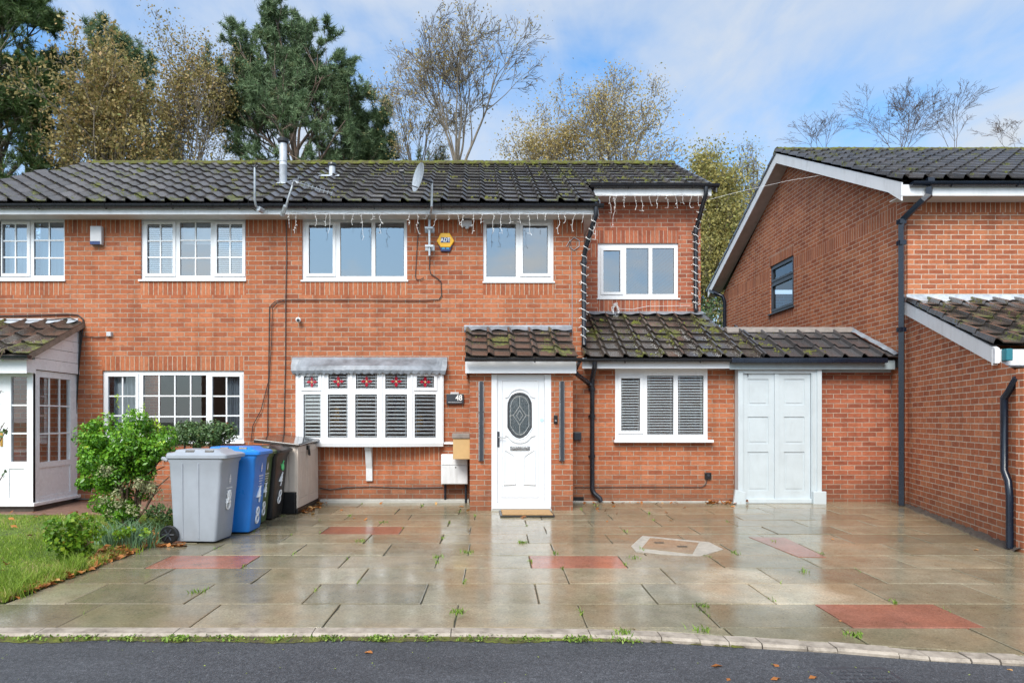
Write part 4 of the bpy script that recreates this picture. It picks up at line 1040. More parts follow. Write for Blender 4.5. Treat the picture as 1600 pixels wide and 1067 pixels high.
# bargeboards, soffits
Fv = Fr((XV, 0, 0), (0, 1, 0), (0, 0, 1), (1, 0, 0)); sF = (zr_ - 4.90) / (YA - 9.93)
def vz(y): return zr_ - .04 - sF * abs(y - YA)
mb = MB(); mb.prism(Fv, [(9.97, vz(9.97)), (9.97, vz(9.97) - .2), (YA, vz(YA) - .2), (YA, vz(YA))], 0, .022)
mb.prism(Fv, [(9.975, vz(9.975) - .19), (9.975, vz(9.975) - .27), (YC + .0, vz(YC) - .2), (YC + .0, vz(YC) - .19)], .001, .021)
mb.build('bargeboard', M['fascia'], houseC)
mb = MB(); mb.prism(Fv, [(YA + .001, vz(YA)), (YA + .001, vz(YA) - .2), (rb.y - .05, vz(rb.y - .05) - .2), (rb.y - .05, vz(rb.y - .05))], 0, .022); mb.build('bargeboard', M['fascia'], houseC)
mb = MB()
for ya, yb in ((9.99, YA), (YA, rb.y - .05)):
    mb.add([(XV + .023, ya, vz(ya) - .17), (XG - .001, ya, vz(ya) - .17), (XG - .001, yb, vz(yb) - .17), (XV + .023, yb, vz(yb) - .17)], [(0, 1, 2, 3)])
mb.build('verge_soffit', M['oldboard'], houseC)
mb = MB(); mb.box(XV + .024, 13.1, 9.98, 10.0, zz(306, 9.98), zz(288.5, 9.98)); mb.build('fascia', M['fascia'], houseC)
mb = MB(); zq = zz(305.5, 9.98); mb.box(XV + .024, 13.1, 10.001, YC - .001, zq, zq + .012); mb.build('soffit', M['soffit'], houseC)
mb = MB(); half_gutter(mb, xx(1424, 9.93), 13.1, 9.925, zz(285, 9.93), .056); mb.build('gutter', M['bluepvc'], houseC, smooth=True)
# swan-neck downpipe at the corner (square section) and the one at the rear
g0 = xx(1452, 9.93)
mb = MB(); c0 = Vector((xx(1411, 10.2), YC - .06, 0))
mb.tube([(g0, 9.93, zz(293, 9.93)), (g0, 9.93, zz(305, 9.93)), (xx(1443, 9.95), 9.96, zz(313, 9.96)), (xx(1413.5, 10.2), YC - .07, zz(342, 10.2)), (xx(1411, 10.2), YC - .06, zz(352, 10.2)), (xx(1411.5, 10.2), YC - .06, gz(10.2) + .01)], .05, 4)
for py in (292, 345, 378, 514): mb.box((g0 if py < 300 else c0.x) - .048, (g0 if py < 300 else c0.x) + .048, (9.93 if py < 300 else c0.y) - .048, (9.93 if py < 300 else c0.y) + .048, zz(py + 4, 10.2), zz(py - 3, 10.2))
mb.build('downpipe', M['bluepvc'], houseC)
Yd = 17.8
downpipe(houseC, [(xx(1112, Yd + .3), Yd + .4, zz(450, Yd)), (xx(1117, Yd), Yd, zz(458, Yd)), (xx(1127, Yd), Yd - .1, zz(464, Yd)), (xx(1130, Yd), Yd - .1, zz(473, Yd)), (xx(1130, Yd), Yd - .1, .3)], .045, mat='bluepvc')
# lean-to roof over the lower wall
u_e = 2.96; zt0 = 3.20
Dv = Vector((tv.x * u_e, tv.y * u_e, -(slA * u_e) + 0.0)); Ld = Dv.length; Dv.normalize(); nL = A.cross(Dv); nL = -nL if nL.z < 0 else nL; nL.normalize()
OL = Vector((XG - .06, YC - .01, zt0))
mb = MB(); tiles(mb, OL, A, Dv, nL, 0, 5.4, 6, Ld / 6, seed=61, tw=.33, lift=.03); mb.build('lean_to_roof_tiles', M['tile_low'], houseC)
mb = MB(); a_ = OL - nL * .012; b_ = OL + Dv * (Ld - .03) - nL * .012
mb.add([tuple(b_), (b_.x + 5.4, b_.y, b_.z), (a_.x + 5.4, a_.y, a_.z), tuple(a_)], [(0, 1, 2, 3)]); mb.build('lean_to_roof_deck', M['tile_clean'], houseC)
mb = MB(); mb.prism(Fr(FA_.p(0, 0, .05), FA_.u, FA_.v, FA_.n), [(.0, zt0 - .01), (.0, zt0 - .01 - .19), (u_e, zt0 - .01 - .19 - slA * u_e), (u_e + .05, zt0 - .2 - slA * u_e), (u_e + .05, zt0 - .02 - slA * (u_e + .05))], -.045, 0)
mb.build('bargeboard', M['fascia'], houseC)
e_ = OL + Dv * Ld
mb = MB(); mb.box(e_.x + .01, 11, e_.y + .02, e_.y + .04, 1.995, 2.17); mb.box(e_.x + .14, 11, e_.y + .041, e_.y + .3, 1.98, 1.99); mb.build('lean_to_fascia', M['fascia'], houseC)
mb = MB(); mb.box(e_.x + .10, e_.x + .17, e_.y - .06, e_.y + .018, 2.04, 2.17); mb.build('gutter_end', simple('teal_plastic', (.02, .16, .20), .3), houseC, bevel=.008)
flashing('flashing', houseC, XG - .02, 11.0, YC, zt0 - .01, zz(460, YC), 'leadw', 8, .07)
mb = MB(); uq = 3.26
bx_, by_ = wallpt(uq); n_ = FA_.n
def wp(u, n, z): return FA_.p(u, z, n)
pts = [wp(3.42, .02, zz(592, 7.2)), wp(3.33, .05, zz(612, 7.2)), wp(3.25, .06, zz(622, 7.2)), wp(3.25, .06, zz(735, 7.2)), wp(3.34, .06, zz(752, 7.1)), wp(3.37, .06, zz(775, 7.1)), wp(3.37, .06, gz(7.1) + .02)]
mb.tube(pts, .034, 10); mb.build('garage_downpipe', M['bluepvc'], houseC, smooth=True)
# crumbly mortar fillet along the foot of the angled wall
mb = MB(); rng = random.Random(8); V = []
for i in range(60):
    u = i / 59 * 3.5; z = gz(YC + tv.y * u)
    V += [FA_.p(u, z + .035 + rng.uniform(-.01, .02), .004), FA_.p(u, z + .02 + rng.uniform(-.008, .01), .05 + rng.uniform(-.02, .03)), FA_.p(u, z - .02, .10 + rng.uniform(-.02, .03))]
mb.add(V, [(i * 3 + j, i * 3 + j + 1, i * 3 + j + 4, i * 3 + j + 3) for i in range(59) for j in range(2)]); mb.build('mortar_fillet', M['darkrev'], houseC)

# ================================================================== house across the street (seen only in the panes and wet ground)
houseD = thing('brick_house', 'brick house facing number 48 from across the street, mirrored in its lower windows', 'house', (0, -13, 0))
mb = MB(); FDd = Fr((0, -13.0, 0), (-1, 0, 0), (0, 0, 1), (0, 1, 0))
hD = [(u, u + 1.8, z, z + 1.1) for u in (-12, -8, -3, 1.5, 6, 10) for z in (.9, 3.3)]
plate(mb, FDd, -14, 14, -.1, 4.8, hD, .1); mb.build('wall', M['brick2'], houseD)
for h in hD:
    mb = MB(); plate(mb, Fr(FDd.p(0, 0, -.03), FDd.u, FDd.v, FDd.n), *h, [(h[0] + .08, h[0] + .86, h[2] + .08, h[3] - .08), (h[0] + .94, h[1] - .08, h[2] + .08, h[3] - .08)], .05); w = mb.build('window', M['upvc'], houseD)
    mb = MB(); mb.fbox(FDd, h[0] + .05, h[1] - .05, h[2] + .05, h[3] - .05, -.07, -.06); mb.build('pane', M['charcoal'], w)
mb = MB(); mb.add([(-14.3, -12.6, 4.7), (14.3, -12.6, 4.7), (14.3, -16.5, 6.9), (-14.3, -16.5, 6.9)], [(0, 1, 2, 3)]); mb.build('roof', M['tile_clean'], houseD)

# raised moss clumps on the tiles
def moss_clumps(parent, O, D, N, u0, u1, v0, v1, n, seed, power=1.0, size=.03):
    R_ = np.random.default_rng(seed); k = int(n / 9); cu = R_.uniform(u0, u1, k); cv = v0 + (v1 - v0) * R_.random(k) ** power
    u = np.clip(np.repeat(cu, 9) + R_.normal(0, .07, k * 9), u0, u1); v = np.repeat(cv, 9) + R_.normal(0, .04, k * 9); v = np.clip(v, v0, v1)
    s = size * R_.uniform(.3, 1.3, len(u)) ; O, D, N = (np.array(q) for q in (O, D, N)); A_ = np.array([1., 0, 0])
    c = O + u[:, None] * A_ + v[:, None] * D + N * .022; V = []
    for j in range(6):
        a = j * PI / 3; V.append(c + (A_ * math.cos(a) + D * math.sin(a) * .7) * (s * R_.uniform(.7, 1.3, len(u)))[:, None])
    V.append(c + N * (s * .75 + .012)[:, None]); V = np.stack(V, 1).reshape(-1, 3)
    b_ = np.arange(len(u))[:, None] * 7; F_ = np.concatenate([b_ + np.array([[j, (j + 1) % 6, 6]]) for j in range(6)])
    o = build_np('moss', V, F_, np.full(len(F_), .5), M['moss'], parent, smooth=True); o['kind'] = 'stuff'
DN = (D0 := Vector((0, -math.cos(PITCH), -math.sin(PITCH)))); NN = Vector((0, -math.sin(PITCH), math.cos(PITCH)))
moss_clumps(houseA, O, DN, NN, -7.6, XR, .05, 3.9, 220, 1, 1.3, .022)
moss_clumps(houseB, O, DN, NN, XR, 1.8, .05, 4.0, 420, 2, 1.6, .022)
moss_clumps(houseB, O, DN, NN, 1.5, 4.0, .05, 2.7, 240, 3, 1.0, .024)
lp0, lp1 = Vector((0, Yt, Zt)), Vector((0, Ye, Ze)); ld = (lp1 - lp0).normalized(); ln = Vector((0, ld.z, -ld.y)); ln = -ln if ln.z < 0 else ln
moss_clumps(houseB, lp0, ld, ln, 1.75, 4.0, .05, 1.75, 200, 4, 1.2, .028)
moss_clumps(houseB, lp0, ld, ln, 4.2, 5.4, .8, 1.75, 120, 5, 1.2, .025)
moss_clumps(houseA, q0, (q1 - q0).normalized(), Vector((0, (q1 - q0).normalized().z, -(q1 - q0).normalized().y)) * (-1), -8.2, XS, .1, 1.3, 60, 6, 1.0, .026)
moss_clumps(houseC, Oc, (e1 - Oc).normalized(), Vector((0, (e1 - Oc).normalized().z, -(e1 - Oc).normalized().y)) * (-1), 6.3, 13, .05, 4.5, 220, 7, 2.2, .022)
# ================================================================== ground
mb = MB(); mb.add([(-400, -300, -.14), (400, -300, -.14), (400, 500, -.14), (-400, 500, -.14)], [(0, 1, 2, 3)]); kind(mb.build('ground', M['ground']), 'structure')
KX = [(-12, 4.44), (-.3, 4.44), (.55, 4.43), (1.05, 4.39), (1.31, 4.345), (1.65, 4.27), (2.2, 4.17), (2.70, 4.03), (3.23, 3.94), (4.2, 3.62), (6.5, 2.7)]
def kerby(x):
    for (a, b), (c, d) in zip(KX, KX[1:]):
        if a <= x <= c: return b + (d - b) * (x - a) / (c - a)
    return KX[-1][1]
def kin(x): return kerby(x) + .125        # inner edge of the kerb stone
mb = MB()
rx = [-40, -12] + [x for x, _ in KX[1:]] + [12, 40]
V = []
for x in rx:
    yk = kerby(min(max(x, -12), 6.5)) + .03
    V += [(x, -9.5, -.06), (x, yk, -.036)]
mb.add(V, [(2 * i, 2 * i + 2, 2 * i + 3, 2 * i + 1) for i in range(len(rx) - 1)]); kind(mb.build('road', M['road']), 'structure')
mb = MB(); mb.add([(-40, -13, -.02), (40, -13, -.02), (40, -9.5, -.02), (-40, -9.5, -.02)], [(0, 1, 2, 3)]); kind(mb.build('far_pavement', M['slab']), 'structure')
# driveway bed and slabs
YS_ = [4.566, 5.12, 5.71, 6.27, 6.80, 7.40, 7.96, 8.48, 8.97, 9.46, 10.05, 10.72]
mb = MB()
bxs = [-12, -.3, .55, 1.05, 1.31, 1.65, 2.2, 2.7, 3.23, 4.2, 6.5, 7.0]
for a, b in zip(bxs, bxs[1:]):
    ya, yb = kin(a) - .02, kin(min(b, 6.5)) - .02
    mb.add([(a, ya, gz(ya) - .013), (b, yb, gz(yb) - .013), (b, 10.75, gz(10.75) - .013), (a, 10.75, gz(10.75) - .013)], [(0, 1, 2, 3)])
kind(mb.build('driveway_bed', M['joint']), 'structure')
rng = random.Random(77)
mb = MB(); REDX = {0: [(2.56, 3.45)], 3: [(-3.0, -2.15), (.49, 1.355)], 6: [(-1.79, -.95)]}
weedspots = []
def slab(poly, mat, tint):
    # poly counter-clockwise in xy
    cx = sum(p[0] for p in poly) / len(poly); cy = sum(p[1] for p in poly) / len(poly)
    fine = []
    for i in range(len(poly)):
        p, q = poly[i], poly[(i + 1) % len(poly)]; dx, dy = q[0] - p[0], q[1] - p[1]; l = math.hypot(dx, dy); n = max(1, int(l / .11))
        for k in range(n):
            t_ = k / n; ch = (rng.uniform(0, .0025) + (.007 if rng.random() < .05 else 0)) if k else rng.uniform(0, .005)
            x, y = p[0] + dx * t_, p[1] + dy * t_; ux, uy = cx - x, cy - y; m = math.hypot(ux, uy) or 1
            fine.append((x + ux / m * ch, y + uy / m * ch))
    poly = fine; tl = [rng.uniform(-.0016, .0016) for _ in range(3)]
    t = [tl[0] + tl[1] * (x - cx) * 2 + tl[2] * (y - cy) * 3 for x, y in poly]
    ins = .006; top, bev, low = [], [], []
    for (x, y), tt in zip(poly, t):
        dx, dy = cx - x, cy - y; l = math.hypot(dx, dy)
        top.append((x + dx / l * ins, y + dy / l * ins, gz(y) + tt)); bev.append((x, y, gz(y) + tt - .004)); low.append((x, y, gz(y) - .06))
    k = len(poly)
    mb.add(top + bev + low, [tuple(range(k))] + [(i, k + i, k + (i + 1) % k, (i + 1) % k) for i in range(k)] + [(k + i, 2 * k + i, 2 * k + (i + 1) % k, k + (i + 1) % k) for i in range(k)], mat, tint)
def leftedge(y): return -12.0 if y < 5.1 else (-3.56 + max(0, y - 8.5) * .0)
for r in range(len(YS_) - 1):
    y0, y1 = YS_[r], YS_[r + 1]
    base = (-.15 + .03 * (y0 - 4.566)) if r % 2 == 0 else (-.44 + .03 * (y0 - 4.566))
    xl = leftedge((y0 + y1) / 2 - .05) if r else -12.0
    js = [base + .895 * k for k in range(-16, 10)]
    if r >= 4: js = [j + rng.uniform(-.06, .06) for j in js]
    reds = REDX.get(r, [])
    for a, b in zip(js, js[1:]):
        sk = .018 * (y1 - y0) * 1.5
        a2, b2 = max(a, xl), min(b, 7.0)
        wl = XG + tv.x / tv.y * ((y0 + y1) / 2 - YC) + .12 if y1 > 6.8 else 7.0
        b2 = min(b2, wl)
        if b2 - a2 < .1: continue
        g = rng.uniform(.0015, .0055); mid = (a2 + b2) / 2
        red = any(q0 - .2 < a2 and b2 < q1 + .2 for q0, q1 in reds)
        if r == 0 and a2 > .6:
            pass
        slab([(a2 + g, y0 + g), (b2 - g, y0 + g), (b2 - g + sk, y1 - g), (a2 + g + sk, y1 - g)], 1 if red else 0, rng.random())
        weedspots.append((a2, y0, y1))
# part row that follows the kerb as it swings away
js = [.55, 1.05, 1.66, 2.45, 3.3, 4.1, 4.9, 5.7, 6.5]
for a, b in zip(js, js[1:]):
    p = [(a + .004, min(4.555, kin(a) + .01)), (b - .004, min(4.555, kin(b) + .01)), (b - .004, 4.56), (a + .004, 4.56)]
    if 4.56 - p[0][1] < .03: p = [p[1], p[2], p[3]]
    slab(p, 0, rng.random())
o = mb.build('driveway', [M['slab'], M['slabred']]); kind(o, 'structure')
# odd turned red slab
mb = MB(); P = [(xx(1247, Yg(870)), Yg(870)), (xx(1291, Yg(871)), Yg(871)), (xx(1226, Yg(840)), Yg(840)), (xx(1170, Yg(839)), Yg(839))]
mb.add([(x, y, gz(y) + .004) for x, y in P] + [(x, y, gz(y) - .02) for x, y in P], [(0, 1, 2, 3)] + [(i, 4 + i, 4 + (i + 1) % 4, (i + 1) % 4) for i in range(4)]); kind(mb.build('driveway_red_slab', M['slabred']), 'structure')
# inspection cover
icv = thing('inspection_cover', 'pale stone inspection cover in a mortar collar set askew in the driveway', 'cover', (xx(1048, 7), 7.0, gz(7)))
def gp(px, py, dz): y = Yg(py); return (xx(px, y), y, gz(y) + dz)
out_ = [(986, 853), (1004, 837), (1108, 847), (1130, 858), (1094, 869), (1060, 868), (994, 862)]; inn_ = [(1003, 857), (1016, 841), (1092, 848.5), (1082, 866)]
for nm, P, dz, mt in (('collar', out_, .0035, 'mortarw'), ('lid', inn_, .009, 'slabtan')):
    mb = MB(); k = len(P); mb.add([gp(*p, dz) for p in P] + [gp(*p, -.01) for p in P], [tuple(reversed(range(k)))] + [(i, (i + 1) % k, k + (i + 1) % k, k + i) for i in range(k)]); mb.build(nm, M[mt], icv)
mb = MB()
for px_, py_ in ((1030, 849), (1066, 855)):
    x, y, z = gp(px_, py_, .010); mb.box(x - .05, x + .05, y - .02, y + .02, z, z + .004)
mb.build('lifting_eye', M['darkrev'], icv)
# kerb stones
mb = MB(); x = -12.0; rng = random.Random(12)
while x < 6.3:
    st = .91 if x < .0 else (.45 if x < .9 else rng.uniform(.14, .34)); xb = min(x + st, 6.4); g = .003 if x < .9 else rng.uniform(.001, .006)
    ya, yb = kerby(x), kerby(xb); w = .120; dz = rng.uniform(-.007, .003) if x > .9 else 0
    za = min(0, .0163 * (ya - 4.5)) + dz
    top = [(x + g, ya + .012, za), (xb - g, yb + .012, za), (xb - g, yb + w, za + .003), (x + g, ya + w, za + .003)]
    mid = [(x + g, ya, za - .016), (xb - g, yb, za - .016), (xb - g, yb + w + .004, za - .004), (x + g, ya + w + .004, za - .004)]
    low = [(a, b, -.1) for a, b, _ in mid]
    mb.add(top + mid + low, [(0, 1, 2, 3)] + [(i, 4 + i, 4 + (i + 1) % 4, (i + 1) % 4) for i in range(4)] + [(4 + i, 8 + i, 8 + (i + 1) % 4, 4 + (i + 1) % 4) for i in range(4)])
    x = xb
kind(mb.build('kerb', M['kerb']), 'structure')
# lawn
LE = [(-3.60, 5.14), (-3.56, 6.0), (-3.53, 6.8), (-3.56, 7.6), (-3.60, 8.4), (-3.75, 9.3)]
def lawn_edge(y):
    for (a, b), (c, d) in zip(LE, LE[1:]):
        if b <= y <= d: return a + (c - a) * (y - b) / (d - b)
    return LE[0][0] if y < LE[0][1] else LE[-1][0]
mb = MB(); n = 40; V = []
for j in range(n + 1):
    y = 5.14 + (9.30 - 5.14) * j / n
    for i in range(n + 1):
        x = -12 + (lawn_edge(y) + 12) * (i / n); q = min(1, (n - i) / 2.0) * min(1, j / 2 + .05)
        V.append((x, y, gz(y) - .01 + q * (.018 + .012 * math.sin(x * 3.1 + y) * math.cos(y * 2.7))))
mb.add(V, [(j * (n + 1) + i, j * (n + 1) + i + 1, (j + 1) * (n + 1) + i + 1, (j + 1) * (n + 1) + i) for j in range(n) for i in range(n)])
kind(mb.build('lawn', M['lawn'], smooth=True), 'structure')
mb = MB(); mb.add([(-12, 9.30, gz(9.3) + .012), (-3.57, 9.30, gz(9.3) + .012), (-3.57, 10.69, gz(10.7) + .012), (-12, 10.69, gz(10.7) + .012)], [(0, 1, 2, 3)]); kind(mb.build('path', M['earth']), 'structure')

NR = np.random.default_rng(3)
def blades(name, P, h, w, lean, mat, parent=None, curve=True, tint=None, seg=2):
    n = len(P); ang = NR.uniform(0, 2 * PI, n); la = NR.uniform(0, 2 * PI, n); h = h * NR.uniform(.5, 1.2, n)
    s = np.stack([np.cos(ang), np.sin(ang), np.zeros(n)], 1) * (w * NR.uniform(.6, 1.3, n))[:, None]
    ln = np.stack([np.cos(la), np.sin(la), np.zeros(n)], 1) * (h * lean * NR.uniform(.1, 1.3, n))[:, None]
    up = np.zeros((n, 3)); up[:, 2] = h
    mid = P + up * .55 + ln * .3; tip = P + up * .95 + ln
    V = np.stack([P - s, P + s, mid + s * .7, mid - s * .7, tip], 1).reshape(-1, 3)
    b = np.arange(n)[:, None] * 5
    F4 = np.concatenate([b + np.array([[0, 1, 2]]), b + np.array([[0, 2, 3]]), b + np.array([[3, 2, 4]])])
    t = NR.beta(2, 2.2, n) if tint is None else tint
    return build_np(name, V, F4, np.tile(t, 3), M[mat], parent)
# grass
n = 95000
y = 5.14 + (9.32 - 5.14) * NR.random(n) ** 1.25; e = np.array([lawn_edge(v) for v in y]); x = e + .03 - (NR.random(n) ** 1.1) * 4.6 * np.clip(y / 6.5, .8, 1.4)
cl = np.sin(x * 5.1 + 1.3 * np.sin(y * 3)) * np.cos(y * 4.3 + x) ; hh = .034 * (1 + .5 * cl + .9 * (NR.random(n) < .04))
near = np.clip((.5 - (e - x)) / .5, 0, 1) * (y < 6.6); hh = hh * (1 + 1.6 * near * NR.random(n))
P = np.stack([x, y, .0163 * (y - 4.566) + .004], 1)
g1 = blades('grass', P, hh, .0028, .7, 'grass', tint=np.clip(NR.normal(.5, .17, n) + .22 * cl + .18 * np.sin(x * 1.7 + 2 * np.sin(y * 1.3)) - .25 * near * 0 + .4 * (NR.random(n) < .06), 0, 1)); kind(g1, 'stuff'); g1['label'] = 'short green lawn grass beside the driveway'
# long tufts at the lawn edge
tc = [(-3.72, 5.55), (-3.62, 5.3), (-3.85, 5.45), (-3.66, 5.8), (-4.1, 5.35), (-4.3, 5.25), (-3.62, 6.1), (-3.95, 5.75), (-3.75, 6.3)]
P = np.concatenate([np.array([[a, b, gz(b)]]) + np.concatenate([NR.normal(0, .05, (190, 2)), np.zeros((190, 1))], 1) for a, b in tc])
g2 = blades('grass_tufts', P, .15, .003, .8, 'grass'); kind(g2, 'stuff'); g2['label'] = 'long untidy grass tufts along the lawn edge'

# fallen leaves
def litter(name, P, size, mat='litter', flat=.35, tint=None):
    n = len(P); a = NR.uniform(0, 2 * PI, n); s = size * NR.uniform(.5, 1.3, n)
    u = np.stack([np.cos(a), np.sin(a), NR.normal(0, flat, n)], 1); v = np.stack([-np.sin(a), np.cos(a), NR.normal(0, flat, n)], 1)
    N_ = np.zeros((n, 3)); N_[:, 2] = s * .25
    V = np.stack([P - u * s[:, None], P - v * (s * .55)[:, None] + N_, P + u * s[:, None], P + v * (s * .55)[:, None] + N_, P - u * s[:, None] * .3 - v * s[:, None] * .7 + N_ * .6, P + u * s[:, None] * .3 + v * s[:, None] * .75], 1).reshape(-1, 3)
    b = np.arange(n)[:, None] * 6
    F3 = np.concatenate([b + np.array([[0, 4, 1]]), b + np.array([[0, 1, 2]]), b + np.array([[0, 2, 3]]), b + np.array([[2, 5, 3]])])
    t = NR.random(n) if tint is None else tint
    return build_np(name, V, F3, np.tile(t, 4), M[mat])
def band(n, f, w0, w1, dz=.02):
    t = NR.random(n); pts = np.array([f(q) for q in t]); pts[:, 0] += NR.uniform(-w0, w1, n); pts[:, 1] += NR.normal(0, .03, n)
    return np.stack([pts[:, 0], pts[:, 1], .0163 * (pts[:, 1] - 4.566) + NR.uniform(.006, dz, n)], 1)
Ls_ = []
Ls_.append(band(560, lambda q: (lawn_edge(5.2 + 2.7 * q), 5.2 + 2.7 * q), .16, .05, .03))
Ls_.append(band(300, lambda q: (-3.62 + .02 * q, 6.5 + 1.4 * q), .22, .12, .05))
Ls_.append(band(60, lambda q: (-3.5 + .35 * q, 7.25), .1, .1, .02))
Ls_.append(band(45, lambda q: (-2.46, 9.5 + 1.1 * q), .02, .14, .02))
Ls_.append(band(55, lambda q: (3.55 + .6 * q, 10.5), .1, .1, .04))
Ls_.append(band(14, lambda q: (1.4 + 1.8 * q, 10.5), .1, .1, .02))
Ls_.append(np.array([[x, y, gz(y) + .01] for x, y in zip(NR.uniform(-8, -3.8, 110), NR.uniform(5.3, 9.6, 110))]) + np.array([[0, 0, .03]]))
Ls_.append(np.array([[x, y, gz(y) + .008] for x, y in zip(NR.uniform(-2.5, 4.5, 26), NR.uniform(8.8, 10.5, 26))]))
lt = litter('fallen_leaves', np.concatenate(Ls_), .038); kind(lt, 'stuff'); lt['label'] = 'brown and orange fallen leaves blown along the driveway edge'
spots = [(1120, 1040, .03), (1138, 1061, .028), (1212, 1039, .028), (1212, 1060, .028), (1270, 1058, .045), (576, 1019, .03), (436, 999, .035), (614, 998, .028), (1312, 971, .03), (1301, 843, .025), (1525, 860, .03), (1578, 1046, .02), (365, 996, .03)]
def rp(px_, py_, z=-.034):
    y = (CAMZ - z) * F_PX / (py_ - HY); return (xx(px_, y), y)
k = 0
for px_, py_, s_ in spots:
    if py_ > 990: x, y = rp(px_, py_); z = -.037
    else: y = Yg(py_); x = xx(px_, y); z = gz(y) + .004
    o = litter('fallen_leaf', np.array([[x, y, z + .003]]), s_, flat=.08, tint=np.array([.35 + .05 * k])); k += 1
    where = 'on the dark road' if py_ > 990 else 'on the wet driveway'
    tag(o, 'single brown fallen leaf lying ' + where, 'leaf', 'stray leaves on the road' if py_ > 990 else 'stray leaves on the driveway')
# weeds in the joints, moss in the gutter
W = []
for (a, y0, y1) in weedspots:
    if -2.9 < a < 4 and NR.random() < .62:
        q = NR.random(); c = NR.integers(2, 14)
        W.append(np.stack([a + NR.normal(0, .012, c) + .018 * q, np.clip(y0 + (y1 - y0) * (NR.random() + NR.normal(0, .07, c)), y0, y1), np.full(c, gz(y0) - .004)], 1))
for px_, py_, c in ((817, 848, 60), (716, 957, 60), (730, 863, 30), (565, 846, 26), (972, 990, 60), (1340 * 0 + 1098, 985, 30), (305, 926, 26), (600, 816, 24), (1335, 992, 40), (1098, 946, 30), (684, 870, 25), (990, 872, 20), (1255, 893, 20)):
    y = Yg(py_); W.append(np.stack([xx(px_, y) + NR.normal(0, .03, c), y + NR.normal(0, .03, c), np.full(c, gz(y) - .004)], 1))
W = np.concatenate(W); wd_ = blades('weeds', W, .038, .005, 1.1, 'weed'); kind(wd_, 'stuff'); wd_['label'] = 'small green weeds growing in the driveway joints'
# moss bed and seedlings at the foot of the kerb
mb = MB(); V = []; nX = 420
for i in range(nX + 1):
    x = -9 + 10.7 * i / nX; yk = kerby(x); w = .09 * (1 - .0 * x) * (1 if x < 0 else max(.12, 1 - x / 1.6)) * (0.75 + .35 * math.sin(x * 6) * math.sin(x * 2.3 + 1))
    w += random.Random(i).uniform(-.012, .012)
    for j, t in enumerate((0, .33, .66, 1.0)):
        V.append((x, yk + .004 - w * t, -.034 + (.012 * math.sin(PI * min(1, t + .35)) + random.Random(i * 7 + j).uniform(0, .006)) * (1 - t * .9)))
mb.add(V, [(i * 4 + j, (i + 1) * 4 + j, (i + 1) * 4 + j + 1, i * 4 + j + 1) for i in range(nX) for j in range(3)])
ms = mb.build('moss', M['moss'], smooth=True); kind(ms, 'stuff'); ms['label'] = 'yellow green moss strip between kerb and road'
n = 2300; x = NR.uniform(-5, 1.1, n); x = np.where(NR.random(n) < .75, np.round(x * 3.1 + .5 * np.sin(x * 5)) / 3.1 + NR.normal(0, .05, n), x)
P = np.stack([x, np.array([kerby(v) for v in x]) - NR.random(n) ** 1.4 * .08, NR.uniform(-.028, -.005, n)], 1)
sd = litter('seedlings', P, .0085, 'weed', .6); kind(sd, 'stuff'); sd['label'] = 'tiny seedlings growing in the kerb moss'
P = np.stack([NR.uniform(-6, 6, 260), NR.uniform(2.6, 4.3, 260), np.full(260, -.046)], 1); P[:, 2] = -.06 + (P[:, 1] + 9.5) * (.024 / 13.9) + .002
P = P[[p[1] < kerby(p[0]) for p in P]]
gr = litter('grit', P, .006, 'weed', .2, tint=np.ones(len(P))); kind(gr, 'stuff'); gr['label'] = 'specks of grit and bits on the road'
# road manhole
x0, y0 = rp(1358, 1062)
mh = thing('manhole_cover', 'round cast iron manhole cover in the road at the bottom right', 'manhole', (x0, y0, -.04))
mb = MB(); mb.lathe((x0, y0, -.045), [(.17, 0), (.17, .006), (.001, .006)], 28); mb.build('lid', M['galv'] if False else M['charcoal'], mh)
mb = MB()
for i in range(6):
    for j in range(6):
        dx, dy = (i - 2.5) * .05, (j - 2.5) * .05
        if math.hypot(dx, dy) < .15: mb.box(x0 + dx - .015, x0 + dx + .015, y0 + dy - .008, y0 + dy + .008, -.0385, -.034)
mb.box(x0 - .2, x0 + .2, y0 + .175, y0 + .2, -.05, -.036); mb.box(x0 - .2, x0 - .175, y0 - .2, y0 + .174, -.05, -.036); mb.box(x0 + .175, x0 + .2, y0 - .2, y0 + .174, -.05, -.036); mb.build('frame', M['charcoal'], mh)

# ================================================================== shrubs
def leaves(name, C, size, mat, parent, droop=.0, tint=None, aspect=.5, outward=None):
    n = len(C); a = NR.normal(0, 1, (n, 3))
    if outward is not None: a = a * .7 + outward
    a[:, 2] += .3; a /= np.linalg.norm(a, axis=1)[:, None]
    b = NR.normal(0, 1, (n, 3)); u = np.cross(a, b); u /= np.linalg.norm(u, axis=1)[:, None] + 1e-6; v = np.cross(a, u)
    s = (size * NR.uniform(.6, 1.25, n))[:, None]
    s = s * NR.choice([.7, 1.0, 1.3], n)[:, None]
    V = np.stack([C - u * s, C - v * s * aspect + a * s * .15, C + u * s, C + v * s * aspect + a * s * .15], 1).reshape(-1, 3)
    b = np.arange(n)[:, None] * 4
    F3 = np.concatenate([b + np.array([[0, 1, 2]]), b + np.array([[0, 2, 3]])])
    t = np.clip(NR.normal(.5, .2, n), 0, 1) if tint is None else tint
    return build_np(name, V, F3, np.tile(t, 2), M[mat], parent)
def blob(c, r, n, shell=.55):
    d = NR.normal(0, 1, (n, 3)); d /= np.linalg.norm(d, axis=1)[:, None]
    q = (1 - NR.random(n) ** 2 * shell)[:, None]
    return np.array(c) + d * q * np.array(r) * (1 + .06 * NR.normal(0, 1, (n, 1))), d
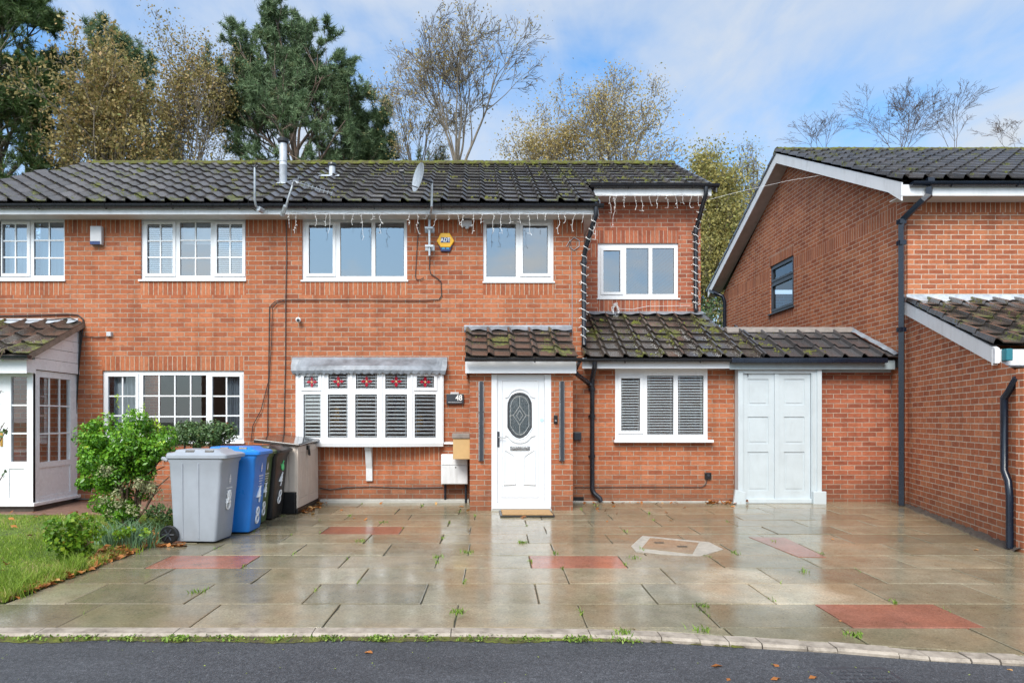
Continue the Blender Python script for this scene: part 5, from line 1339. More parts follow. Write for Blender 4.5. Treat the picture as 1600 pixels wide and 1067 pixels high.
def clumps(c, r, k, n, cr, shell=.45):
    cs, _ = blob(c, r, k, .6); out, od = [], []
    for q in cs:
        f = cr * NR.uniform(.6, 1.3); p, d = blob(q, (f, f, f), n, shell); out.append(p); od.append(d)
    return np.concatenate(out), np.concatenate(od)
def stems(name, base, targets, r, parent, mat='stem', seed=1):
    rng = random.Random(seed); mb = MB()
    for t in targets:
        b = Vector(base) + Vector((rng.uniform(-.09, .09), rng.uniform(-.06, .06), 0)); t = Vector(t); pts = [b]
        for i in range(1, 6):
            q = b.lerp(t, i / 5); q += Vector((rng.uniform(-.035, .035), rng.uniform(-.035, .035), 0)); q.z = b.z + (t.z - b.z) * (i / 5) ** .8; pts.append(q)
        mb.tube(pts, [r * (1 - .14 * i) for i in range(6)], 6)
        for s_ in range(3):
            q = pts[2 + s_]; e = q + Vector((rng.uniform(-.2, .2), rng.uniform(-.2, .2), rng.uniform(.1, .25))); mb.tube([q, q.lerp(e, .5) + Vector((0, 0, .02)), e], [r * .5, r * .35, r * .2], 5)
    return mb.build(name, M[mat], parent, smooth=True)
def PT(px_, py_, Y): return (xx(px_, Y), Y, zz(py_, Y))
Yb = 8.0
b1 = thing('privet_bush', 'rounded bright green bush with cream variegated leaves standing on bare twisting stems', 'bush', (xx(205, Yb), Yb, gz(Yb)))
c1, d1 = clumps(PT(196, 700, Yb), (.46, .38, .38), 78, 200, .12)
c2, d2 = clumps(PT(172, 735, Yb), (.29, .27, .27), 26, 190, .10)
c3, d3 = clumps(PT(185, 785, Yb), (.30, .22, .20), 19, 110, .09)
c = np.concatenate([c1, c2, c3]); d = np.concatenate([d1, d2, d3])
zt2 = (c[:, 2] - c[:, 2].min()) / (c[:, 2].max() - c[:, 2].min())
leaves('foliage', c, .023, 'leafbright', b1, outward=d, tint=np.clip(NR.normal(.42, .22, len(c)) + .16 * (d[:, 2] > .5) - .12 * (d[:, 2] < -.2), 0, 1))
sp = [PT(200, 655, Yb), PT(225, 650, Yb), PT(170, 665, Yb), PT(248, 680, Yb), PT(183, 638, Yb), PT(244, 668, Yb), PT(150, 700, Yb)]
mb = MB(); C = []
for p in sp:
    for i in range(16): C.append((p[0] + random.uniform(-.02, .02), p[1] + random.uniform(-.02, .02), p[2] + i * .011))
leaves('young_shoots', np.array(C), .018, 'leafbright', b1, tint=np.full(len(C), .97))
cv, dv = clumps(PT(205, 780, Yb - .15), (.36, .18, .24), 20, 50, .065)
cv2, dv2 = clumps(PT(232, 762, Yb - .15), (.12, .1, .05), 5, 70, .07)
cv3, dv3 = clumps(PT(168, 735, Yb - .33), (.05, .05, .08), 3, 70, .06)
leaves('variegated_foliage', np.concatenate([cv, cv2, cv3]), .016, 'leafvar', b1)
stems('stem', (xx(205, Yb), Yb, gz(Yb) - .02), [PT(x_, y_, Yb + dz) for x_, y_, dz in ((150, 730, .1), (175, 700, 0), (195, 720, -.1), (215, 690, .1), (240, 720, 0), (262, 745, -.05), (225, 740, .2), (185, 745, -.15), (258, 700, .1))], .02, b1)
Yb2 = 9.25
b2 = thing('evergreen_shrub', 'dark glossy flat topped shrub with reddish tips behind the grey bin', 'shrub', (xx(315, Yb2), Yb2, gz(Yb2)))
c, d = clumps(PT(316, 679, Yb2), (.42, .28, .14), 70, 150, .085); leaves('foliage', c, .018, 'leafdark', b2, outward=d)
stems('stem', (xx(315, Yb2), Yb2, gz(Yb2)), [PT(x_, 690, Yb2) for x_ in (285, 305, 325, 345)], .018, b2, seed=3)
Yb3 = 6.55
b3 = thing('hedging_plant', 'small low plant with round yellow green leaves at the lawn corner', 'plant', (xx(118, Yb3), Yb3, gz(Yb3)))
c, d = clumps(PT(114, 834, Yb3), (.24, .18, .15), 40, 36, .06); c_, d_ = clumps(PT(120, 862, Yb3), (.13, .10, .12), 16, 30, .06)
leaves('foliage', np.concatenate([c, c_]), .021, 'leafsmall', b3, aspect=.8, outward=np.concatenate([d, d_]))
stems('stem', (xx(120, Yb3), Yb3, gz(Yb3)), [PT(x_, 835, Yb3) for x_ in (90, 105, 120, 140)], .007, b3, seed=5)
b4 = thing('iris_clump', 'clump of grey green strap leaves at the foot of the bright green bush', 'plant', (xx(190, 7.2), 7.2, gz(7.2)))
P = np.concatenate([np.array([[xx(q, 7.2) + NR.normal(0, .0), 7.2 + NR.normal(0, .1), gz(7.2)]]) + np.concatenate([NR.normal(0, .035, (26, 2)), np.zeros((26, 1))], 1) for q in (158, 165, 172, 178, 190, 197, 203, 215, 225, 184, 210, 232)])
blades('blades', P, .27, .009, .75, 'blade', b4)
b5 = thing('ground_plant', 'low leafy green ground plant among fallen leaves behind the grey bin wheel', 'plant', (xx(245, 7.9), 7.9, gz(7.9)))
c, d = clumps(PT(250, 800, 7.95), (.14, .12, .12), 14, 40, .06); leaves('foliage', c, .02, 'leafdark', b5)
P = np.array([[xx(q, 7.5), 7.5 + NR.normal(0, .1), gz(7.5)] for q in NR.uniform(205, 262, 130)]); blades('blades', P, .2, .006, .6, 'blade', b5)
c, d = clumps(PT(200, 832, 7.0), (.3, .12, .03), 14, 22, .04); P5 = np.array([[xx(q, 6.9), 6.9 + NR.normal(0, .15), gz(6.9)] for q in NR.uniform(120, 225, 120)])
b6 = thing('ground_plant', 'low trailing yellow green plants between lawn and driveway', 'plant', (xx(170, 6.9), 6.9, gz(6.9))); leaves('foliage', c, .018, 'leafsmall', b6, aspect=.8); blades('blades', P5, .10, .005, .9, 'grass', b6)
b7 = thing('rose_bush', 'thin leafy twigs of a shrub reaching in at the left edge', 'shrub', (-4.35, 5.7, gz(5.7)))
T = [PT(8, 545, 5.6), PT(-4, 560, 5.6), PT(2, 610, 5.6), PT(7, 660, 5.6), PT(12, 668, 5.6), PT(9, 735, 5.6), PT(-20, 560, 5.6)]
mb = MB(); C = []
for i, t in enumerate(T):
    b_ = Vector((-4.32, 5.65, gz(5.6))); m_ = Vector((-4.2 + .03 * i, 5.62, (t[2]) * .75)); mb.tube([b_, m_, Vector(t)], [.012, .008, .003], 5)
    for q in range(15):
        w = q / 15; p = m_.lerp(Vector(t), w); C.append((p.x + random.uniform(-.05, .03), p.y + random.uniform(-.04, .04), p.z + random.uniform(-.03, .03)))
mb.build('stem', M['stem'], b7, smooth=True); leaves('foliage', np.array(C), .024, 'leafdark', b7, aspect=.55)

# ================================================================== trees
def nrm(v):
    l = math.sqrt(v[0] ** 2 + v[1] ** 2 + v[2] ** 2) or 1; return (v[0] / l, v[1] / l, v[2] / l)
def grow(rg, p, d, Lh, r, lev, P, segs, tips):
    n = max(3, int(Lh / P['step'])); st = Lh / n; kids = P['kids'][lev] if lev < len(P['kids']) else 0
    places = sorted(rg.uniform(P['from'][min(lev, len(P['from']) - 1)], 1.0) for _ in range(kids)); pi = 0
    wig = P['wig'] * (1 + .25 * lev); up = P['up'][min(lev, len(P['up']) - 1)]
    for i in range(n):
        d = nrm((d[0] + rg.gauss(0, wig), d[1] + rg.gauss(0, wig), d[2] + rg.gauss(0, wig) * .8 + up))
        q = (p[0] + d[0] * st, p[1] + d[1] * st, p[2] + d[2] * st); t0, t1 = i / n, (i + 1) / n
        ra, rb_ = r * (1 - .72 * t0), r * (1 - .72 * t1)
        segs.append((*p, *q, ra, rb_, lev))
        if lev >= P['leaflev'] or (lev == P['leaflev'] - 1 and t1 > .7): tips.append((*q, *d))
        while pi < len(places) and places[pi] <= t1:
            t = places[pi]; pi += 1
            ax = nrm((rg.gauss(0, 1), rg.gauss(0, 1), rg.gauss(0, 1) * .5)); dt = ax[0] * d[0] + ax[1] * d[1] + ax[2] * d[2]
            ax = nrm((ax[0] - dt * d[0], ax[1] - dt * d[1], ax[2] - dt * d[2])); an = math.radians(rg.uniform(*P['ang']))
            nd_ = nrm(tuple(d[k] * math.cos(an) + ax[k] * math.sin(an) for k in range(3)))
            grow(rg, q, nd_, Lh * P['ratio'] * rg.uniform(.75, 1.15) * (1.15 - .45 * t), max(.006, ra * .62), lev + 1, P, segs, tips)
        p = q
def seg_tubes(S, sides):
    a, b = S[:, 0:3], S[:, 3:6]; d = b - a; L_ = np.linalg.norm(d, axis=1)[:, None] + 1e-9; d = d / L_
    ref = np.where(np.abs(d[:, 2:3]) > .9, np.array([[1., 0, 0]]), np.array([[0, 0, 1.]])); x = np.cross(d, ref); x /= np.linalg.norm(x, axis=1)[:, None]; y = np.cross(d, x)
    an = np.arange(sides) * 2 * PI / sides; cs, sn = np.cos(an), np.sin(an)
    off = x[:, None, :] * cs[None, :, None] + y[:, None, :] * sn[None, :, None]
    V = np.concatenate([a[:, None] + off * S[:, 6][:, None, None], b[:, None] + off * S[:, 7][:, None, None]], 1)
    n = len(S); base = (np.arange(n) * 2 * sides)[:, None]
    F_ = np.concatenate([base + np.array([[j, (j + 1) % sides, sides + (j + 1) % sides, sides + j]]) for j in range(sides)])
    return V.reshape(-1, 3), F_
def tree(name, label, px_c, px_half, py_top, py_low, Y, P, seed, leafkind, nper, lsize, bark, group=None, r0=.2, fork=None, twig=True, depth=.8, lean=0.0, tintbias=0.0, cover=1.0):
    rg = random.Random(seed); segs, tips = [], []
    x0 = xx(px_c, Y); ztop, zlow = zz(py_top, Y), zz(py_low, Y); half = px_half * Y / F_PX
    for i in range(P['limbs']):
        an = 2 * PI * i / P['limbs'] + rg.uniform(-.4, .4); sp_ = P['spread'] * rg.uniform(.3, 1.15)
        fr_c = (i + rg.random()) / P['limbs']; hgt = fr_c * P.get('rise', .3)
        an = i * 2.4 + rg.uniform(-.4, .4); sp_ *= (1.25 - .75 * fr_c)
        grow(rg, (0, 0, hgt), nrm((math.cos(an) * sp_, math.sin(an) * sp_, 1)), P['len'] * rg.uniform(.8, 1.1) * (1 - fr_c * P.get('taper', .3)), r0 * .5 * (1.1 - .4 * fr_c), 0, P, segs, tips)
    hr = P.get('rise', .3)
    for i in range(6): segs.append((0, 0, hr * i / 6, 0, 0, hr * (i + 1) / 6, r0 * (1 - .1 * i), r0 * (.9 - .1 * i), 0))
    S = np.array(segs); T = np.array(tips)
    lo, hi = np.percentile(T[:, 0], 1.0), np.percentile(T[:, 0], 99); zt_, zl_ = np.percentile(T[:, 2], 99.7), 0.0
    sx = 2 * half / (hi - lo); sz = (ztop - zlow) / (zt_ - zl_); cx = (hi + lo) / 2
    def tr(A_):
        A_ = A_.copy(); k = np.clip(A_[:, 2] / zt_, 0, 1); A_[:, 0] = (A_[:, 0] - cx * k) * sx + x0 + lean * k; A_[:, 1] = A_[:, 1] * sx * depth + Y; A_[:, 2] = A_[:, 2] * sz + zlow; return A_
    S[:, 0:3] = tr(S[:, 0:3]); S[:, 3:6] = tr(S[:, 3:6]); T[:, 0:3] = tr(T[:, 0:3])
    S[:, 6:8] = np.maximum(S[:, 6:8], .0065 if leafkind else .0035)
    root = thing(name, label, 'tree', (x0, Y, -.14), group)
    big = S[:, 8] <= 1
    tk = [(0.0, 1.35), (.3, 1.1), (1.0, 1.0)]; pts = [(x0 + rg.uniform(-.1, .1), Y, -.14 + (zlow + .14) * t) for t in (0, .3, .6, .85)] + [(x0, Y, zlow + .1)]
    tb = []
    for i in range(4): tb.append((*pts[i], *pts[i + 1], r0 * (1.4 - .1 * i), r0 * (1.3 - .1 * i), 0))
    V1, F1 = seg_tubes(np.concatenate([np.array(tb), S[big]]), 7)
    build_np('trunk', V1, F1, np.full(len(F1), .5), M[bark], root, smooth=True)
    V2, F2 = seg_tubes(S[~big], 3)
    build_np('twigs' if leafkind else 'crown', V2, F2, np.full(len(F2), .5), M[bark if bark != 'bark' else 'barkdark'], root)
    if leafkind is None: return root
    if cover < 1: T = T[NR.random(len(T)) < cover]
    if leafkind.startswith('pine'):
        # sprays of needles round every shoot
        n = len(T) * nper; idx = np.repeat(np.arange(len(T)), nper); c = T[idx, :3] + NR.normal(0, .02, (n, 3)) - T[idx, 3:6] * NR.uniform(0, .16, (n, 1))
        d = NR.normal(0, 1, (n, 3)); d /= np.linalg.norm(d, axis=1)[:, None]; d = d * 1.0 + T[idx, 3:6] * .55; d[:, 2] += .2; d /= np.linalg.norm(d, axis=1)[:, None]
        w = np.cross(d, NR.normal(0, 1, (n, 3))); w /= np.linalg.norm(w, axis=1)[:, None]
        ln = lsize * NR.uniform(.6, 1.2, (n, 1)); V = np.stack([c - w * .012, c + w * .012, c + d * ln], 1).reshape(-1, 3)
        tt = np.clip(np.repeat(NR.normal(.42, .27, len(T)), nper) + NR.normal(0, .08, n), 0, 1)
        build_np('crown', V, np.arange(3 * n).reshape(-1, 3), tt, M[leafkind], root)
    else:
        n = len(T) * nper; idx = np.repeat(np.arange(len(T)), nper); C = T[idx, :3] + NR.normal(0, .22, (n, 3))
        tt = np.clip(np.repeat(NR.normal(.45 + tintbias, .2, len(T)), nper) + NR.normal(0, .13, n), 0, 1)
        leaves('crown', C, lsize, leafkind, root, tint=tt, aspect=.62)
    return root
PINE = dict(step=.45, kids=[7, 5, 3], **{'from': [.2, .2, .2]}, wig=.10, up=[.02, .05, .10], ang=(35, 65), ratio=.5, leaflev=2, limbs=9, spread=1.0, len=5.0, rise=1.5)
DEC = dict(step=.4, kids=[6, 4, 3, 2], **{'from': [.12, .15, .1]}, wig=.075, up=[.03, .03, .02], ang=(20, 50), ratio=.55, leaflev=3, limbs=7, spread=.6, len=5.5, rise=1.2)
BARE = dict(step=.35, kids=[5, 5, 4, 3], **{'from': [.25, .15, .1]}, wig=.065, up=[.02, .03, .02], ang=(18, 40), ratio=.56, leaflev=3, limbs=6, spread=.55, len=5.5, rise=.5)
tg = 'trees behind the houses'
tree('pine_tree', 'tall dark pine with a pale bare trunk at the left edge', 2, 136, -70, 420, 22, dict(PINE, limbs=26, spread=1.8, len=3.6, rise=6.5, taper=.5, kids=[8, 6, 3]), 5, 'pine2', 14, .22, 'barkgrey', tg, .15, depth=.9)
tree('pine_tree', 'small dark pine standing behind the left golden leaved tree', 195, 66, 42, 330, 25, dict(PINE, limbs=14, rise=3.5, spread=1.3, len=3, taper=.5, kids=[6, 4, 3]), 8, 'pine', 12, .27, 'bark', tg, .10)
tree('birch_tree', 'dense golden brown leaved tree just right of the tall dark pine', 172, 92, 60, 430, 21, dict(DEC, limbs=12, rise=3.2, kids=[5, 4, 3, 2]), 21, 'autumn', 4, .050, 'barkgrey', tg, .07, cover=.75)
tree('birch_tree', 'slender autumn tree with thinning brown leaves left of the big pine', 292, 72, 40, 400, 22, dict(DEC, limbs=11, rise=2.6), 22, 'autumn', 3, .040, 'barkgrey', tg, .06, cover=.6)
tree('pine_tree', 'large spreading green pine behind the metal flue pipe', 470, 152, -4, 350, 23, dict(PINE, limbs=24, spread=1.35, len=4.6, rise=3.8, taper=.40, kids=[6, 5, 3], wig=.12), 36, 'pine', 17, .19, 'bark', tg, .12)
tree('pine_tree', 'low young pine foliage rising just above the ridge right of the big pine', 562, 66, 160, 330, 24, dict(PINE, limbs=11, kids=[6, 5, 3]), 34, 'pine', 12, .27, 'bark', tg, .07)
tree('alder_tree', 'almost bare tree fanning out above the satellite dish with a few pale leaves', 716, 110, 24, 275, 21, dict(BARE, limbs=8, spread=.6, kids=[6, 5, 4, 3]), 43, 'autumn2', 2, .032, 'barkgrey', tg, .085, cover=.16)
tree('alder_tree', 'small bare many stemmed tree between the big pine and the fanning tree', 652, 60, 110, 310, 23, dict(BARE, kids=[4, 4, 3, 3]), 44, 'autumn2', 2, .032, 'barkgrey', tg, .06, cover=.3)
tree('birch_tree', 'lower pale gold birch left of the taller thin crowned birch', 862, 72, 152, 360, 25, dict(DEC, limbs=9, kids=[5, 5, 3, 2]), 51, 'autumn2', 3, .036, 'barkgrey', tg, .05, cover=.6)
tree('birch_tree', 'taller pale gold birch with a thin airy crown above the roof end', 964, 86, 112, 380, 24, dict(DEC, limbs=9, kids=[6, 5, 3, 2], rise=1.8), 52, 'autumn2', 3, .036, 'barkgrey', tg, .06, cover=.5)
tree('alder_tree', 'olive leaved tree filling the gap beside the set back wall', 1106, 68, 236, 600, 22, dict(DEC, limbs=16, spread=.7, rise=5, len=4.5, kids=[6, 5, 3, 2]), 61, 'autumn3', 4, .040, 'barkgrey', tg, .07)
tree('alder_tree', 'thin grey twigged tree seen past the gable edge', 1165, 52, 222, 560, 25, dict(DEC, limbs=10, rise=2.5), 62, 'autumn3', 2, .036, 'barkdark', tg, .06, cover=.5)
TW = dict(BARE, spread=.34, wig=.045, ang=(16, 40), limbs=5, rise=1.2, taper=.4)
tree('bare_tree', 'leafless tree with the tallest fine twigs over the right roof', 1405, 80, 118, 262, 27, dict(TW, kids=[7, 5, 4, 2]), 71, None, 0, 0, 'barkdark', tg, .036)
tree('bare_tree', 'leafless tree right of the tallest bare tree over the right roof', 1492, 52, 128, 262, 28, dict(TW, kids=[6, 5, 3, 2], limbs=3), 72, None, 0, 0, 'barkdark', tg, .03)
tree('bare_tree', 'low leafless tree over the peak of the right gable', 1278, 52, 180, 262, 28, dict(TW, kids=[5, 4, 3, 2], limbs=3), 73, None, 0, 0, 'barkdark', tg, .028)
tree('bare_tree', 'leafless tree at the right edge over the right roof', 1592, 56, 172, 262, 28, dict(TW, kids=[5, 4, 3, 2], limbs=3), 74, None, 0, 0, 'barkdark', tg, .028)
Yh = 19.0
hd = thing('evergreen_bush', 'dark green bush at the foot of the gap between the houses', 'bush', (xx(1110, Yh), Yh, -.14))
c, d = clumps((xx(1112, Yh), Yh, 2.3), (1.5, .7, 2.3), 90, 90, .34); leaves('foliage', c, .05, 'leafdark', hd, outward=d)
stems('stem', (xx(1110, Yh), Yh, -.14), [(xx(1095, Yh), Yh, 2.5), (xx(1125, Yh), Yh, 2.5)], .05, hd)
# ================================================================== wheelie bins
def rrect(hx, hy, r, z, cx=0, cy=0, n=4):
    p = []
    for sx, sy, a0 in ((1, 1, 0), (-1, 1, 90), (-1, -1, 180), (1, -1, 270)):
        for i in range(n + 1):
            a = math.radians(a0 + 90 * i / n); p.append((cx + sx * (hx - r) + r * math.cos(a), cy + sy * (hy - r) + r * math.sin(a), z))
    return p
def make_bin(label, mat, grp='wheelie bins in a row'):
    root = thing('wheelie_bin', label, 'wheelie bin', (0, 0, 0), grp)
    mb = MB(); rings = []
    for z, hx, hy, cx in ((.02, .235, .205, .0), (.06, .245, .212, .0), (.35, .262, .222, .008), (.70, .285, .234, .016), (.90, .298, .242, .02), (.93, .315, .252, .022), (.965, .315, .252, .022)):
        rings.append(rrect(hx, hy, .035, z, cx))
    mb.loft(rings)
    # pressed ribs in the side walls
    for sy in (-1, 1):
        for x in (-.12, .06):
            mb.tube([(x - .01, sy * .209, .05), (x, sy * .2435, .90)], .009, 6)
    mb.build('body', mat, root, smooth=True)
    mb = MB()
    mb.loft([rrect(.335, .262, .04, .955, .035), rrect(.345, .27, .045, .962, .037), rrect(.345, .27, .045, .995, .037), rrect(.325, .25, .05, 1.012, .03), rrect(.27, .20, .05, 1.025, .02), rrect(.25, .18, .05, 1.052, .01), rrect(.23, .16, .05, 1.056, .01)])
    mb.tube([(-.30, -.2, 1.0), (-.30, .2, 1.0)], .022, 8)
    lid = mb.build('lid', mat, root, smooth=True)
    for x in (-.06, .16):
        mb = MB(); mb.loft([rrect(.05, .012, .006, 1.028, x, -.19), rrect(.05, .010, .006, 1.05, x, -.183)]); mb.build('lid_recess_shade', M['black'], lid)  # black blocks stand in for the shade inside the lid's hand recesses
    mb = MB(); mb.tube([(-.31, -.20, .93), (-.36, -.20, .955), (-.36, .20, .955), (-.31, .20, .93)], .016, 8); mb.build('handle', mat, root, smooth=True)
    mb = MB(); mb.tube([(-.245, -.27, .10), (-.245, .27, .10)], .012, 8); mb.build('axle', M['steel'], root)
    for sy in (-1, 1):
        mb = MB(); mb.lathe((-.265, sy * .245, .10), [(.06, -.026), (.092, -.026), (.10, -.018), (.10, .018), (.092, .026), (.06, .026)], 24, 'y'); w = mb.build('wheel', M['black'], root, smooth=True)
        mb = MB()
        for q in range(6):
            a = q * PI / 3; mb.tube([(-.265, sy * .273, .10), (-.265 + .07 * math.cos(a), sy * .273, .10 + .07 * math.sin(a))], .008, 5)
        mb.lathe((-.265, sy * .272, .10), [(.022, -.012), (.022, .012)], 12, 'y'); mb.build('wheel_hub', M['charcoal'], w)
    return root
D4 = [[(.62, .0), (.18, .42), (.85, .42)], [(.62, .75), (.60, -.05)]]
D4b = [[(.15, .95), (.12, .45), (.8, .5)], [(.7, .95), (.62, .0)]]
def spray(root, z0, h, w, tilt=0.0, mat='paint', r=.009, sp=.30, yo=0.0, four=None, name='painted_number'):
    mb = MB()
    def sx_(z): return .241 + (z - .06) * .078 / .84 + .0075    # x of the sloping front face
    def P(u, v, zb): z = zb + v * h; return (sx_(z) + .006, yo + (u - .5) * w + tilt * (v - .5) * h, z)
    f = four or [[(.62, 1.0), (.1, .38), (.9, .38)], [(.68, .72), (.62, .0)]]
    for s in f: mb.tube([P(u, v, z0 + sp) for u, v in s], r, 6)
    for cy, ry in ((.74, .24), (.26, .27)):
        mb.tube([P(.5 + .38 * math.sin(a) * (1 if cy < .5 else .85), cy + ry * math.cos(a), z0) for a in [2 * PI * i / 14 for i in range(15)]], r, 6)
    return mb.build(name, M[mat], root, smooth=True)
def crest(root, y=.02, z=.70, mat='paint'):
    mb = MB()
    def sx_(z): return .241 + (z - .06) * .078 / .84 + .0055
    rg = random.Random(3)
    def q(y0, y1, z0, z1): mb.add([(sx_(z0) + .003, y0, z0), (sx_(z0) + .003, y1, z0), (sx_(z1) + .003, y1, z1), (sx_(z1) + .003, y0, z1)], [(0, 1, 2, 3)])
    for i, wd in enumerate((.02, .035, .045, .05, .045, .03)): q(y - wd / 2, y + wd / 2, z + .13 - i * .018, z + .142 - i * .018)
    zz_ = z - .02
    for row, (wd, hh) in enumerate(((.15, .02), (.12, .014), (.13, .014), (.08, .014), (.15, .012))):
        x = y - wd / 2
        while x < y + wd / 2:
            l = rg.uniform(.008, .02); q(x, min(x + l, y + wd / 2), zz_, zz_ + hh * rg.uniform(.7, 1)); x += l + .006
        zz_ -= .032
    return mb.build('crest', M[mat], root)
bg = make_bin('grey wheelie bin nearest the road with a faint painted number and a black wheel showing', M['bingrey'])
defs = [(bg, -3.07, 7.62, -4)]
bb = make_bin('bright blue wheelie bin with 48 painted in white', M['binblue']); defs.append((bb, -2.91, 8.17, 0))
bgr = make_bin('dark green wheelie bin between the blue and the black bins', M['bingreen']); defs.append((bgr, -2.99, 8.66, 0))
bk = make_bin('black wheelie bin with white 48 and a green blot beside the beige storage box', M['binblack']); defs.append((bk, -2.93, 9.14, -3))
crest(bb); spray(bb, .10, .20, .13, sp=.26, r=.011); crest(bgr); spray(bgr, .12, .19, .12, sp=.25)
spray(bk, .22, .19, .12, .25, sp=.25); mb = MB()
mb.lathe((.241 + .66 * .078 / .84 + .006, .03, .74), [(.052, 0), (.052, .007), (.03, .012)], 16, 'x'); mb.build('green_blot', M['paintgreen'], bk)
mb = MB(); mb.tube([(.312, .03, .79), (.314, .06, .83), (.315, .085, .82)], .007, 5); mb.tube([(.308, -.04, .79), (.308, -.02, .76)], .006, 5); mb.build('green_blot_tail', M['paintgreen'], bk)
crest(bg, .0, .62); spray(bg, .36, .22, .12, .0, sp=.0, r=.009, name='faded_number')
for (o, x, y, rz), hs in zip(defs, (.965, .965, .93, .925)): o.scale = (1, 1, hs); o.location = (x, y, gz(y)); o.rotation_euler = (0, 0, math.radians(rz))

# storage box
bx0, bx1, by0, by1 = -3.06, -2.49, 9.42, 10.66; g0 = gz(9.9)
sb = thing('storage_box', 'beige plastic garden storage box with a wet dark lid against the wall', 'storage box', (-2.78, 10.0, g0))
mb = MB(); mb.box(bx0 + .01, bx1 - .03, by0, by1, g0 + .0, g0 + .30); mb.box(bx1 - .0299, bx1 + .005, by0, by1, g0 + .0, g0 + .07); mb.build('base', M['black'], sb, bevel=.012)
mb = MB(); mb.box(bx0 + .02, bx1 - .02, by0 + .012, by1 - .01, g0 + .301, g0 + .945)
for i in range(5):
    x = bx0 + .03 + i * .105; mb.box(x, x + .09, by0 + .002, by0 + .011, g0 + .305, g0 + .94)
mb.build('body', M['shed'], sb, bevel=.006)
FS_ = Fr((bx1 - .02, 0, 0), (0, 1, 0), (0, 0, 1), (1, 0, 0))
for a, b in ((by0 + .02, (by0 + by1) / 2 - .004), ((by0 + by1) / 2 + .004, by1 - .02)):
    mb = MB(); plate(mb, Fr(FS_.p(0, 0, .022), FS_.u, FS_.v, FS_.n), a, b, g0 + .08, g0 + .93, [(a + .07, b - .07, g0 + .2, g0 + .85)], .012)
    mb.fbox(FS_, a, b, g0 + .08, g0 + .93, .001, .010)
    n = 5
    for i in range(n):
        w_ = (b - a - .14) / n; mb.fbox(FS_, a + .07 + i * w_ + .006, a + .07 + (i + 1) * w_ - .006, g0 + .205, g0 + .845, .011, .016)
    mb.build('door', M['shed'], sb)
mb = MB(); V0 = [(bx0 - .03, by0 - .04), (bx1 + .04, by0 - .04), (bx1 + .06, (by0 + by1) / 2), (bx1 + .04, by1), (bx0 - .03, by1)]
k = 5; mb.add([(x, y, g0 + .985 - .05 * (x > -2.8) + .035 * (y > 10)) for x, y in V0] + [(x, y, g0 + 1.045 - .075 * (x > -2.8) + .04 * (y > 10)) for x, y in V0], [tuple(reversed(range(k))), tuple(range(k, 2 * k))] + [(i, (i + 1) % k, k + (i + 1) % k, k + i) for i in range(k)]); mb.build('lid', M['shedlid'], sb, bevel=.012)
mb = MB(); ym = (by0 + by1) / 2 - .1; mb.box(bx1 + .002, bx1 + .035, ym - .04, ym + .04, g0 + .87, g0 + .93); mb.tube([(bx1 + .03, ym - .02, g0 + .88), (bx1 + .035, ym - .02, g0 + .80), (bx1 + .035, ym + .02, g0 + .79), (bx1 + .03, ym + .02, g0 + .88)], .01, 6); mb.build('lock', M['black'], sb)

# ================================================================== things on the walls
def wall_box(name, label, cat, px0, px1, py0, py1, Y, dep, mat, bevel=.008, sub=None):
    a, b, c, d = rect(px0, px1, py0, py1, Y - dep / 2)
    mb = MB(); mb.box(a, b, Y - dep, Y - .001, c, d); o = mb.build(name, M[mat], None, bevel=bevel); tag(o, label, cat); return o, (a, b, c, d)
o, q = wall_box('alarm_box', 'grey alarm box with a blue strip under the eaves of the left house', 'alarm box', 142.5, 160.5, 354, 383, YW, .08, 'boxgrey', .012)
mb = MB(); mb.box(q[0] + .004, q[1] - .02, YW - .084, YW - .04, q[2] + .0, q[2] + .05); mb.build('strobe_strip', M['navy'], o)
# hexagonal alarm
cx_, cz_ = xx(696, YW - .05), zz(376.5, YW - .05)
al = thing('alarm_box', 'yellow hexagonal alarm box with a blue ADT badge', 'alarm box', (cx_, YW, cz_))
Fh = Fr((cx_, YW, cz_), (1, 0, 0), (0, 0, 1), (0, -1, 0))
hexp = [(-.138, .0), (-.075, .125), (.065, .125), (.138, .0), (.075, -.1), (-.075, -.1)]
mb = MB(); mb.prism(Fh, [(p[0] * 1.0, p[1]) for p in hexp][::-1], .001, .05); mb.build('cover', M['yellow'], al, bevel=.01)
mb = MB(); mb.prism(Fh, [(-.11, -.055), (-.07, -.16), (.07, -.16), (.11, -.055)], .002, .036); mb.build('strobe', M['navy'], al, bevel=.006)
mb = MB(); mb.fbox(Fh, -.055, -.01, -.125, -.103, .037, .04); mb.fbox(Fh, .01, .055, -.125, -.103, .037, .04); mb.build('lamp', M['cyan'], al)
mb = MB(); mb.fbox(Fh, -.07, .07, -.028, .055, .051, .054); bd = mb.build('badge', M['navy'], al)
text('lettering', 'ADT', .088, Fh, 0.0, .012, .0545, 'paint', bd, .001, .86)
# floodlight
o, q = wall_box('floodlight', 'small white sensor light under the eaves', 'floodlight', 721, 737.5, 345, 355, YW, .07, 'boxgrey', .006)
mb = MB(); mb.box(q[0] + .06, q[1] - .05, YW - .085, YW - .03, q[2] - .035, q[2] + .005); mb.build('sensor', M['boxgrey'], o, bevel=.01)
# camera
Pc = (xx(468.5, YW), YW - .08, zz(501, YW))
cm = thing('security_camera', 'round white security camera on the brick wall below the first-floor windows', 'camera', (Pc[0], YW, Pc[2]))
mb = MB(); mb.lathe((Pc[0], Pc[1] - .04, Pc[2]), [(.022, 0), (.038, .012), (.040, .05), (.03, .075), (.01, .119)], 16, 'y'); mb.build('body', M['upvc'], cm, smooth=True)
mb = MB(); mb.lathe((Pc[0] + .002, Pc[1] - .046, Pc[2] - .008), [(.024, 0), (.026, .012)], 16, 'y'); mb.build('lens', M['black'], cm)
